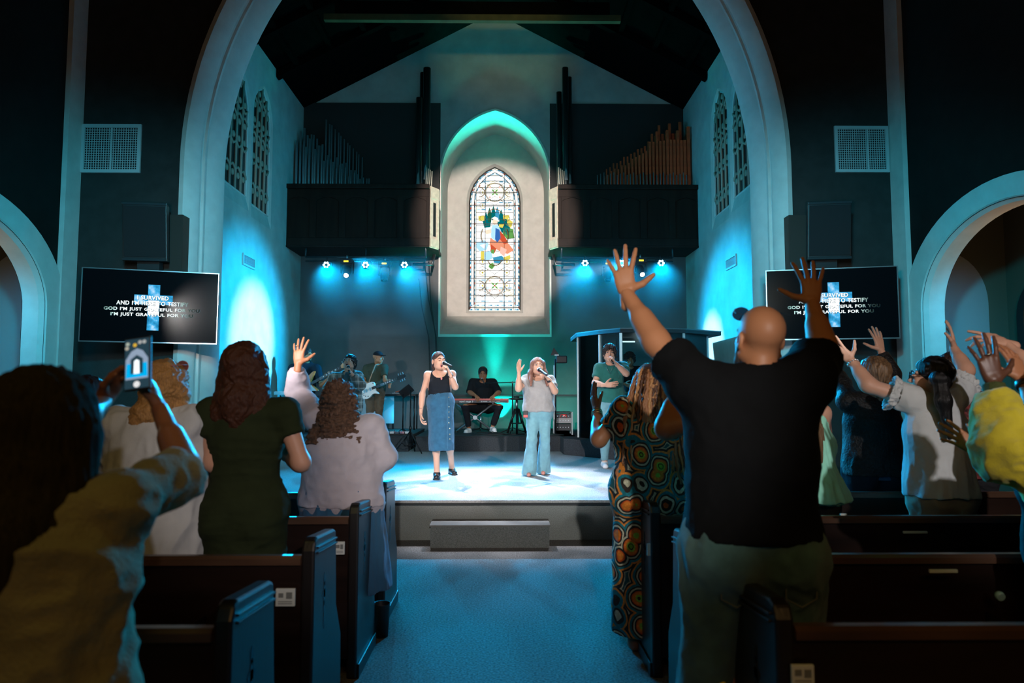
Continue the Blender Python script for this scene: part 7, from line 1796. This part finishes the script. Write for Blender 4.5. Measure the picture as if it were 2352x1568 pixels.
Fd.cap(k['chest'], k['hip'] - ZU * -.02, .165, .168, .08, flat=k['r'], fs=1.32, endb=True); Fd.cap(k['neck'] - ZU * .05, k['neck'] + ZU * .012, .098, .080, .05); neckhole(Fd, k, .058, -.045, .0); Fd.cut(A(1720, 1228, 2.5), (0, 0, -1))
Fd.cap(k['chest'], k['shL'] + V(.02, 0, -.04), .14, .085, .08); Fd.cap(k['chest'], k['shR'] + V(-.02, 0, -.04), .14, .085, .08)
wear(k, 'tee_shirt', Fd, M_BTEE, .009, cloth_disp(.009, (6, 6, 5), 44))
k['knL'] = V(k['hipL'][0] - .05, 2.52, .50); k['anL'] = V(k['hipL'][0] - .02, 2.50, .09); k['knR'] = V(k['hipR'][0] + .03, 2.55, .50)
for sd in 'LR': k['toe' + sd] = k['an' + sd] + V(0, .16, -.055)
M_GJ = fabric('worn green grey jeans', (.060, .125, .118), .5, 500, .22)
legs_cloth(k, 'jeans', M_GJ, .034, seed=19, amp=.012, top=.14)
b_ = np.array(k['b'])
for x0 in (-.16, .06):
    p_ = k['hip'] + V(x0, -.155, -.02) - b_
    MB().tube([tuple(p_), tuple(p_ + V(.11, 0, -.015)), tuple(p_ + V(.105, .01, -.13)), tuple(p_ + V(.05, .0, -.155)), tuple(p_ + V(.0, .01, -.13)), tuple(p_)], .0028, 4).build('pocket_seam', mat('jean stitching', (.12, .13, .09), .8), k['root'])
pc = A(1598, 1230, 2.44) - b_; MB().box(pc[0] - .012, pc[0] + .012, pc[1] - .004, pc[1] + .06, pc[2] - .052, pc[2] + .052).build('back_pocket_phone', mat('pale teal phone case', (.35, .45, .42), .4), k['root'], bevel=.005)
glasses(k['root'], k, m=mat('dark blue frame', (.02, .04, .07), .25), rr=.026, up=.074, back=.028, lens=mat('blue mirror lens', (.03, .12, .25), .08, metal=.7), shape=1.15)
Fd = F(); R = rotm(k['hf']); q = lambda x, y, z: k['head'] + R @ V(x, y, z)
Fd.ell(q(0, .05, -.11), (.05, .05, .045), R, .02)
for sg in (-1, 1): Fd.cap(q(sg * .062, .03, -.09), q(sg * .076, .008, -.03), .016, .008, .02)
wear(k, 'beard', Fd, hairdark('greying beard', (.05, .04, .035)), .006, strand_disp(.004, 60, 60, 4))
for sd in 'LR': shoe(k, sd, M_WHITE, .016)
tt = A(1492, 768, 2.575) - b_; Fd = F()
# tattoo: thin dark ink patches lying on the forearm skin
ax = nrm(k['wrL'] - k['elL']); Fd.cap(k['elL'] + ax * .055, k['elL'] + ax * .115, .0405, .041, .004)
Fd.cut(k['elL'] + V(0, -.022, 0), (.25, 1, 0)); wear(k, 'tattoo', Fd, mat('tattoo ink', (.10, .065, .045), .6, var=.6, vscale=60), .006)
Fd = F(); ax = nrm(k['wrR'] - k['elR']); Fd.cap(k['elR'] + ax * .14, k['elR'] + ax * .235, .037, .0335, .004); Fd.cut(k['elR'] + ax * .15 + V(0, -.02, 0), (.0, 1, 0.1)); wear(k, 'tattoo', Fd, mat('tattoo ink', (.10, .065, .045), .6, var=.6, vscale=60), .006)

# ---- sleeveless mint top woman just beyond him
k = skel(at_px(1695, 3.36), 3.36, 0, 1.62, 0, bw=1.12, headf=(0, 1, .1))
k['shL'] = A(1612, 958, 3.36)
arm(k, 'L', A(1556, 890, 3.52), elbow=A(1530, 985, 3.38)); arm(k, 'R', A(1782, 850, 3.55), elbow=A(1796, 950, 3.40))
person('person in a sleeveless mint top mostly hidden behind the bald person, elbow out', k, SK_MED, .009, hands=dict(R=dict(d=(.05, .1, 1), n=(-.4, 1, 0), curl=(6, 6, 8, 10), spread=4), L=dict(d=(.3, .1, 1), n=(.4, 1, 0))), torso_kw=dict(fem=True), armfat=1.55, headkw=dict(fem=True))
M_MINT = fabric('mint green cotton', (.34, .80, .62), .3, 300, .06)
shirt(k, 'sleeveless_top', M_MINT, .018, 0, 0, 0.0, fem=True)
legs_cloth(k, 'trousers', fabric('charcoal twill', (.03, .03, .033)))
hair_back(k, M_AUB, [(0, -.03, 0, 0, -.06, -.14, .078, .06)], strand_disp(.006, 50, 10, 6))
# ---- long ombre hair woman with mint flared top, further forward
k = skel(at_px(1842, 4.25), 4.25, 0, 1.60, 0, bw=1.12, headf=(.1, 1, .1)); k['head'][0] = A(1842, 880, 4.25)[0]
arm(k, 'R', A(1878, 968, 4.5), elbow=A(1900, 1024, 4.30)); arm(k, 'L', k['hip'] + V(-.1, .3, .15), hint=V(-1, 0, -.6)); k['shR'] = A(1888, 948, 4.25)
person('person with very long two-tone hair in a mint flared top right of the bald person', k, SK_LIGHT, .009, torso_kw=dict(fem=True), armfat=1.15, headkw=dict(fem=True))
Fd = F(); torso(Fd, k, .016, fem=True); Fd.cap(k['chest'] - ZU * .03, k['hip'] - ZU * -.01, .12, .23, .04, flat=k['r'], fs=1.2, endb=True); neckhole(Fd, k, .09, .04, .0); Fd.cut(k['hip'] + ZU * -.01, (0, 0, -1))
for sd, sg in (('R', 1), ('L', -1)): Fd.cut(k['sh' + sd] - V(sg * .035, 0, 0), (sg, 0, .9))
wear(k, 'flared_top', Fd, M_MINT, .008, cloth_disp(.012, (22, 22, 2), 6))
legs_cloth(k, 'trousers', fabric('charcoal twill', (.03, .03, .033)))
M_OMB = hairdark('dark to blonde hair', (.15, .085, .04), .4)
hair_back(k, M_OMB, [(0, -.03, 0, .01, -.07, -.25, .082, .075), (.0, -.07, -.2, .045, -.10, -.52, .08, .04), (.05, -.05, -.2, .09, -.08, -.46, .05, .03), (-.04, -.07, -.2, -.03, -.10, -.5, .05, .03)], strand_disp(.012, 60, 6, 16))

# ---- woman in black lace top, arms raised
k = skel(at_px(1998, 5.08), 5.08, 0, 1.76, 0, bw=1.15, headf=(-.1, 1, .15)); k['head'] = A(2006, 862, 5.1)
arm(k, 'L', A(1905, 838, 5.35), elbow=A(1938, 884, 5.2), lift=.02); arm(k, 'R', A(2024, 806, 5.32), elbow=A(2050, 862, 5.25), lift=.02)
person('person with highlighted brown hair in a black lace top raising both arms', k, SK_LIGHT, .010, hands=dict(R=dict(d=(-.15, .1, 1), n=(-.2, 1, 0), curl=(5, 4, 5, 8), spread=9, thumb=1.0, hx=.0035), L=dict(d=(-.2, .1, 1), n=(.1, 1, 0), curl=(8, 8, 8, 8))), torso_kw=dict(fem=True), armfat=1.05, headkw=dict(fem=True))
M_LACE = mat('black sequined lace', (.006, .005, .0045), .6, bump=1.0, bscale=70, var=.9, vscale=70, spec=.35)
shirt(k, 'lace_top', M_LACE, .022, dict(L=1.9, R=1.9), .020, -.03, amp=.006, seed=9)
legs_cloth(k, 'jeans', fabric('black blue denim', (.012, .020, .030)), .018)
Fd = F(); Fd.cap(k['hip'] - ZU * .06, k['hip'] - ZU * .03, .160, .158, .01, flat=k['r'], fs=1.22, enda=True, endb=True); wear(k, 'waistband', Fd, M_DENIM, .009)
hair_back(k, mat('highlighted brown hair', (.16, .085, .04), .4, bump=.5, bscale=60, var=.8, vscale=26, stretch=(4, 4, .4)), [(0, -.03, 0, 0, -.06, -.14, .080, .075), (-.05, -.03, -.05, -.07, -.05, -.17, .05, .035), (.05, -.03, -.05, .07, -.05, -.17, .05, .035)], strand_disp(.007, 70, 5, 6))
for i in range(5):
    pass

# ---- woman with black ponytail and white frilled blouse
k = skel(at_px(2150, 4.28), 4.28, 0, 1.70, 0, bw=1.02, headf=(-.80, .60, .12)); k['head'] = A(2138, 866, 4.28)
k['shL'] = A(2090, 916, 4.28); k['shR'] = A(2194, 908, 4.28)
arm(k, 'L', A(1955, 828, 4.48), elbow=A(1996, 886, 4.36)); arm(k, 'R', A(2191, 800, 4.52), elbow=A(2219, 852, 4.40))
person('person with a long black ponytail and white frilled blouse raising both arms', k, SK_LIGHT, .009, hands=dict(L=dict(d=(-.85, .15, .85), n=(.3, .9, .3), curl=(5, 6, 7, 9), spread=9, thumb=1.1, hx=.003), R=dict(d=(.05, .2, 1), n=(-.8, .5, 0), curl=(10, 8, 8, 10), spread=8, thumb=.9, hx=.003)), torso_kw=dict(fem=True), armfat=1.30, headkw=dict(fem=True, hx=.005))
face_parts(k['root'], k)
Fd = F(); torso(Fd, k, .026, fem=True); Fd.cap(k['chest'], k['hip'] - ZU * .03,   .135, .172, .06, flat=k['r'], fs=1.25, endb=True)
for sd in 'LR': arm_f(Fd, k, sd, .030, t1=.30, fat=1.25, g1=.045)
neckhole(Fd, k, .055, .01, .01); Fd.cut(k['hip'] - ZU * .03, (0, 0, -1)); wear(k, 'blouse', Fd, M_BL, .008, cloth_disp(.010, (11, 11, 3), 27))
for sd, sg in (('L', -1), ('R', 1)):
    Fd = F(); a_ = nrm(k['el' + sd] - k['sh' + sd]); p0 = k['sh' + sd] + a_ * .075; Fd.cap(p0, p0 + a_ * .045, .090, .112, .01, enda=True, endb=True); Fd.cap(p0 - a_ * .0, p0 + a_ * .06, .072, .088, .004, sub=True)
    wear(k, 'sleeve_frill', Fd, M_BL, .006, cloth_disp(.014, (45, 45, 45), 7))
legs_cloth(k, 'trousers', fabric('khaki cotton', (.30, .24, .17)), .026, seed=25, top=.06, amp=.010, t1=1.95)
M_BKH = hairdark('glossy black hair', (.008, .007, .007), .3)
Rv = rotm(k['hf']); c = k['head']; qh = lambda x, y, z: c + Rv @ (V(x, y, z) * HS)
Fd = F(); Fd.ell(qh(0, -.018, .034), V(.084, .104, .092) * HS, Rv, .02); Fd.ell(qh(0, -.055, -.02), V(.066, .055, .06), Rv, .03)
Fd.ell(qh(0, .11, -.03), V(.085, .075, .10), Rv, .012, sub=True)
tl = A(2155, 868, 4.10); Fd.ell(tl, (.045, .045, .04), None, .02); Fd.cap(tl, A(2166, 920, 4.08), .036, .044, .02); Fd.cap(A(2166, 920, 4.08), A(2183, 1004, 4.05), .044, .015, .03)
wear(k, 'hair', Fd, M_BKH, .006, strand_disp(.004, 70, 6, 8))
glasses(k['root'], k, m=M_BLACK, rr=.024, lens=mat('dark sunglass lens', (.01, .01, .01), .1))
b_ = np.array(k['b']); R_ = rotm(k['hf']); c_ = k['head'] + R_ @ V(.080, -.005, -.055) - b_; MB().tube([tuple(c_ + V(.013 * cos(t), .0, .016 * sin(t))) for t in np.linspace(0, 2 * pi, 13)], .003, 5, cap=False).build('earring', mat('gold hoop', (.7, .5, .2), .25, metal=1), k['root'])
ax = nrm(k['wrL'] - k['elL']); cc = k['wrL'] - ax * .02 - b_; u = nrm(np.cross(ax, V(0, 1, 0))); w_ = np.cross(ax, u)
for i in range(14):
    t = 2 * pi * i / 14; MB().ball(tuple(cc + (u * cos(t) + w_ * sin(t)) * .034), .0058, 8).build('bracelet_bead', mat('silver bead', (.8, .8, .82), .2, metal=.9), k['root'])

# ---- dark haired person in red floral behind the ponytail
k = skel(at_px(2212, 5.12), 5.12, 0, 1.76, 0, bw=1.15, headf=(-.2, 1, 0)); k['head'] = A(2184, 852, 5.15)
arm(k, 'L', k['hip'] + V(-.1, .3, .2), hint=V(-1, 0, -.6)); arm(k, 'R', k['hip'] + V(.1, .3, .2), hint=V(1, 0, -.6))
person('person with dark hair in a dark red floral top behind the ponytail', k, SK_LIGHT, .011, torso_kw=dict(fem=True), headkw=dict(fem=True))
shirt(k, 'floral_top', mat('red floral crepe', (.13, .022, .020), .8, var=.95, vscale=45), .024, 1.2, .03, -.05)
legs_cloth(k, 'trousers', fabric('charcoal twill', (.03, .03, .033)))
hair_back(k, hairdark('dark brown hair', (.05, .022, .016)), [(0, -.03, 0, 0, -.05, -.10, .078, .055)], strand_disp(.005, 50, 14, 6))

# ---- person at the right edge in mustard jacket
k = skel(at_px(2580, 2.52), 2.52, 0, 1.74, 0, bw=1.1, headf=(-.1, 1, .1))
k['shL'] = A(2430, 1120, 2.50)
arm(k, 'L', A(2282, 880, 2.70), elbow=A(2312, 1040, 2.60)); arm(k, 'R', A(2700, 880, 2.72), elbow=A(2720, 1040, 2.60))
person('person at the right edge in a puffy mustard yellow jacket with a raised dark hand', k, SK_DARK, .010, hands=dict(L=dict(d=(-.12, .1, 1), n=(.2, 1, .0), curl=(10, 8, 10, 12), spread=9, thumb=1.0, s=1.06, hx=.003), R=dict(d=(.0, .1, 1), n=(0, 1, 0), spread=8)), torso_kw=dict(fem=True), armfat=1.1, headkw=dict(fem=True))
M_MUS = fabric('mustard fleece', (.46, .38, .025), .4, 200, .15, sheen=.4)
Fd = F(); torso(Fd, k, .04, fem=True)
for sd in 'LR': arm_f(Fd, k, sd, .050, t1=1.82, fat=1.25, g1=.030); Fd.ell(k['el' + sd], (.105, .10, .12), None, .05)
Fd.cap(k['chest'], k['hip'] - ZU * .08, .16, .18, .06, flat=k['r'], fs=1.25, endb=True); neckhole(Fd, k, .075); wear(k, 'jacket', Fd, M_MUS, .009, cloth_disp(.018, (9, 9, 12), 37, .003))
Fd = F(); a_ = nrm(k['wrL'] - k['elL']); Fd.cap(k['wrL'] - a_ * .045, k['wrL'] - a_ * .005, .040, .040, .01, enda=True, endb=True); wear(k, 'knit_cuff', Fd, fabric('green brown rib cuff', (.05, .06, .02), .6, 100), .007)
legs_cloth(k, 'trousers', fabric('charcoal twill', (.03, .03, .033)))
hair_back(k, M_BKH, [(0, -.03, 0, 0, -.06, -.14, .085, .07)], strand_disp(.006, 50, 30, 6, curl=.01))
b_ = np.array(k['b']); MB().tube([tuple(k['wrL'] - b_ + V(-.015 + .0105 * cos(t), .0 + .0105 * sin(t), .115)) for t in np.linspace(0, 2 * pi, 13)], .0025, 5, cap=False).build('ring', mat('silver ring', (.8, .8, .8), .2, metal=1), k['root'])

# ---- person beyond the right edge with bare arms, one hand high and one low, wearing a watch
k = skel(at_px(2452, 3.42), 3.42, 0, 1.66, 0, bw=1.1, headf=(-.2, 1, .1))
k['shL'] = A(2385, 1010, 3.42)
arm(k, 'L', A(2312, 790, 3.60), elbow=A(2372, 832, 3.48)); arm(k, 'R', A(2520, 880, 3.6), elbow=A(2540, 980, 3.45))
k['elL'] = A(2378, 850, 3.48)
person('person beyond the right edge with a fair hand pointing left behind the mustard jacket', k, SK_LIGHT, .010, hands=dict(L=dict(d=(-1, .2, .32), n=(0, .6, -.6), curl=(6, 20, 28, 34), spread=8, thumb=.9, s=1.0, hx=.0035)), torso_kw=dict(fem=True), headkw=dict(fem=True))
shirt(k, 'top', fabric('black jersey top', (.02, .02, .022)), .02, .5, .026, -.05)
legs_cloth(k, 'trousers', fabric('charcoal twill', (.03, .03, .033)))
hair_back(k, M_AUB, [(0, -.03, 0, 0, -.06, -.14, .078, .06)], strand_disp(.006, 50, 10, 6))
k = skel(at_px(2470, 2.72), 2.72, 0, 1.66, 0, bw=1.1, headf=(-.2, 1, .1))
k['shL'] = A(2400, 1130, 2.70)
arm(k, 'L', A(2252, 1036, 3.02), elbow=A(2345, 1092, 2.86)); k['shR'] = A(2540, 1060, 2.72); arm(k, 'R', A(2345, 872, 2.95), elbow=A(2395, 965, 2.80))
person('person beyond the right edge reaching one open hand low and wearing a watch', k, SK_MED, .010, hands=dict(L=dict(d=(-.8, .3, .62), n=(.2, .9, -.2), curl=(5, 6, 8, 10), spread=7, thumb=.8, hx=.0035), R=dict(d=(-.15, .2, 1), n=(-.2, 1, 0), curl=(14, 16, 18, 20), spread=5)), torso_kw=dict(fem=True), headkw=dict(fem=True))
shirt(k, 'top', fabric('black jersey top', (.02, .02, .022)), .02, .5, .026, -.05)
legs_cloth(k, 'trousers', fabric('charcoal twill', (.03, .03, .033)))
hair_back(k, M_BKH, [(0, -.03, 0, 0, -.06, -.14, .078, .06)], strand_disp(.006, 50, 10, 6))
b_ = np.array(k['b']); ax = nrm(k['wrR'] - k['elR']); cc = k['wrR'] - ax * .03 - b_; MB().tube([tuple(cc - ax * .014), tuple(cc + ax * .014)], .031, 14).build('watch_strap', M_BLACK, k['root']); MB().box(cc[0] - .018, cc[0] + .018, cc[1] - .036, cc[1] - .028, cc[2] - .018, cc[2] + .018).build('watch_face', mat('teal watch face', (.03, .2, .2), .2), k['root'], bevel=.004)

# ---- nearest person at left holding up a phone
k = skel(at_px(88, 1.46), 1.46, 0, 1.585, 0, bw=1.22, headf=(.2, .97, .12)); k['head'] = A(112, 985, 1.50)
k['shR'] = A(268, 1165, 1.50); k['shL'] = A(-90, 1165, 1.46)
arm(k, 'R', A(366, 938, 1.97), elbow=A(428, 1085, 1.76)); arm(k, 'L', A(238, 922, 1.96), elbow=A(160, 985, 1.70))
person('nearest person with very long dark hair and a beige cardigan holding up a phone', k, SK_BROWN, .009, hands=dict(R=dict(d=(-.45, .15, 1), n=(-.9, -.2, -.1), curl=(34, 36, 38, 40), spread=3, thumb=.6, tcurl=15, s=.86), L=dict(d=(.45, .15, 1), n=(.9, -.2, -.1), curl=(34, 36, 38, 40), spread=3, thumb=.6, tcurl=15, s=.86)), torso_kw=dict(fem=True), armfat=1.05, headkw=dict(fem=True))
M_CARD2 = fabric('beige ribbed cardigan', (.20, .185, .095), .6, 130, .12)
Fd = F(); torso(Fd, k, .018, fem=True)
for sd in 'LR': arm_f(Fd, k, sd, .022, t1=.93, fat=1.1, g1=.030)
Fd.cap(k['chest'], k['hip'] - ZU * .12, .13, .165, .08, flat=k['r'], fs=1.25, endb=True); neckhole(Fd, k, .075, .02)
wear(k, 'cardigan', Fd, M_CARD2, .008, cloth_disp(.014, (7, 7, 10), 49))
legs_cloth(k, 'trousers', fabric('charcoal twill', (.03, .03, .033)))
M_DKH = mat('very dark long hair', (.022, .018, .008), .9, bump=.4, bscale=60, var=.35, vscale=40, stretch=(6, 6, .6), spec=.05)
hair_back(k, M_DKH, [(0, -.03, 0, -.01, -.08, -.20, .095, .110), (-.06, -.03, -.02, -.075, -.07, -.25, .06, .08), (.06, -.02, -.02, .055, -.07, -.25, .055, .07), (-.01, -.10, -.2, -.02, -.13, -.45, .105, .07), (.05, -.08, -.22, .06, -.12, -.40, .06, .03)], strand_disp(.004, 90, 5, 9), g=.014)
# the phone in the raised hands
c = (P(315, 834, 1.90)); r = root('phone', c, 'phone held up by the nearest person, its bright screen showing the stage', 'phone')
r.rotation_euler = (radians(-12), radians(-8), 0)
MB().box(-.037, .037, 0, .009, -.076, .076).build('phone_case', M_BLACK, r, bevel=.003)
MB().box(-.0335, .0335, -.0012, 0, -.071, .071).build('phone_screen', glow('phone picture dark', (.02, .05, .07), 1), r)
for (pg, col, s_, nm) in (([(-.031, -.045), (.031, -.045), (.031, .012), (.016, .035), (0, .043), (-.016, .035), (-.031, .012)], (.35, .45, .60), .8, 'pale'), ([(-.030, -.040), (.030, -.040), (.028, .0), (-.028, .0)], (.0, .45, .9), 1.0, 'blue'),
                      ([(-.017, -.030), (.017, -.030), (.017, .012), (.0, .024), (-.017, .012)], (.01, .10, .14), 1.0, 'dark'), ([(-.008, -.030), (.008, -.030), (.007, .006), (0, .011), (-.007, .006)], (.85, .95, 1), 1.4, 'white')):
    off = {'pale': .0014, 'blue': .0018, 'dark': .0022, 'white': .0026}[nm]
    MB().prism(pg, lambda x, z: Vector((x, -off, z)), lambda x, z: Vector((x, -off + .0003, z))).build('screen_picture', glow('phone picture ' + nm, col, s_), r)
for (x, z, cc) in ((-.026, .058, (.5, .55, .45)), (-.028, .046, (.55, .5, .4)), (-.006, .053, (.9, .55, .05)), (.008, .060, (.5, .5, .48)), (.020, .060, (.5, .52, .5))): MB().lathe((x, -.0014, z), [(.0055, 0), (.005, -.0004)], 12, (0, 1, 0)).build('screen_icon', glow('icon %s' % str(cc), cc, .8), r)
MB().lathe((0, -.0014, -.060), [(.009, 0), (.008, -.0004)], 16, (0, 1, 0)).build('shutter_button', glow('shutter white', (.9, .9, .9), .9), r)
# ================================================================== thin stage haze under the balconies
hz = bpy.data.materials.new('thin stage haze'); hz.use_nodes = True; nt = hz.node_tree; nt.nodes.clear(); o_ = nt.nodes.new('ShaderNodeOutputMaterial'); vs_ = nt.nodes.new('ShaderNodeVolumeScatter')
vs_.inputs['Density'].default_value = .016; vs_.inputs['Anisotropy'].default_value = .55; nt.links.new(vs_.outputs[0], o_.inputs['Volume'])
for x0, x1, lab in ((XL + .06, -1.55, 'left'), (1.05, XR - .06, 'right')):
    h_ = MB().box(x0, x1, 12.9, YB - .12, 2.62, 4.5).build('stage_haze', hz); tag(h_, 'thin haze lit blue around the lamps under the %s balcony' % lab, 'haze', kind='stuff')
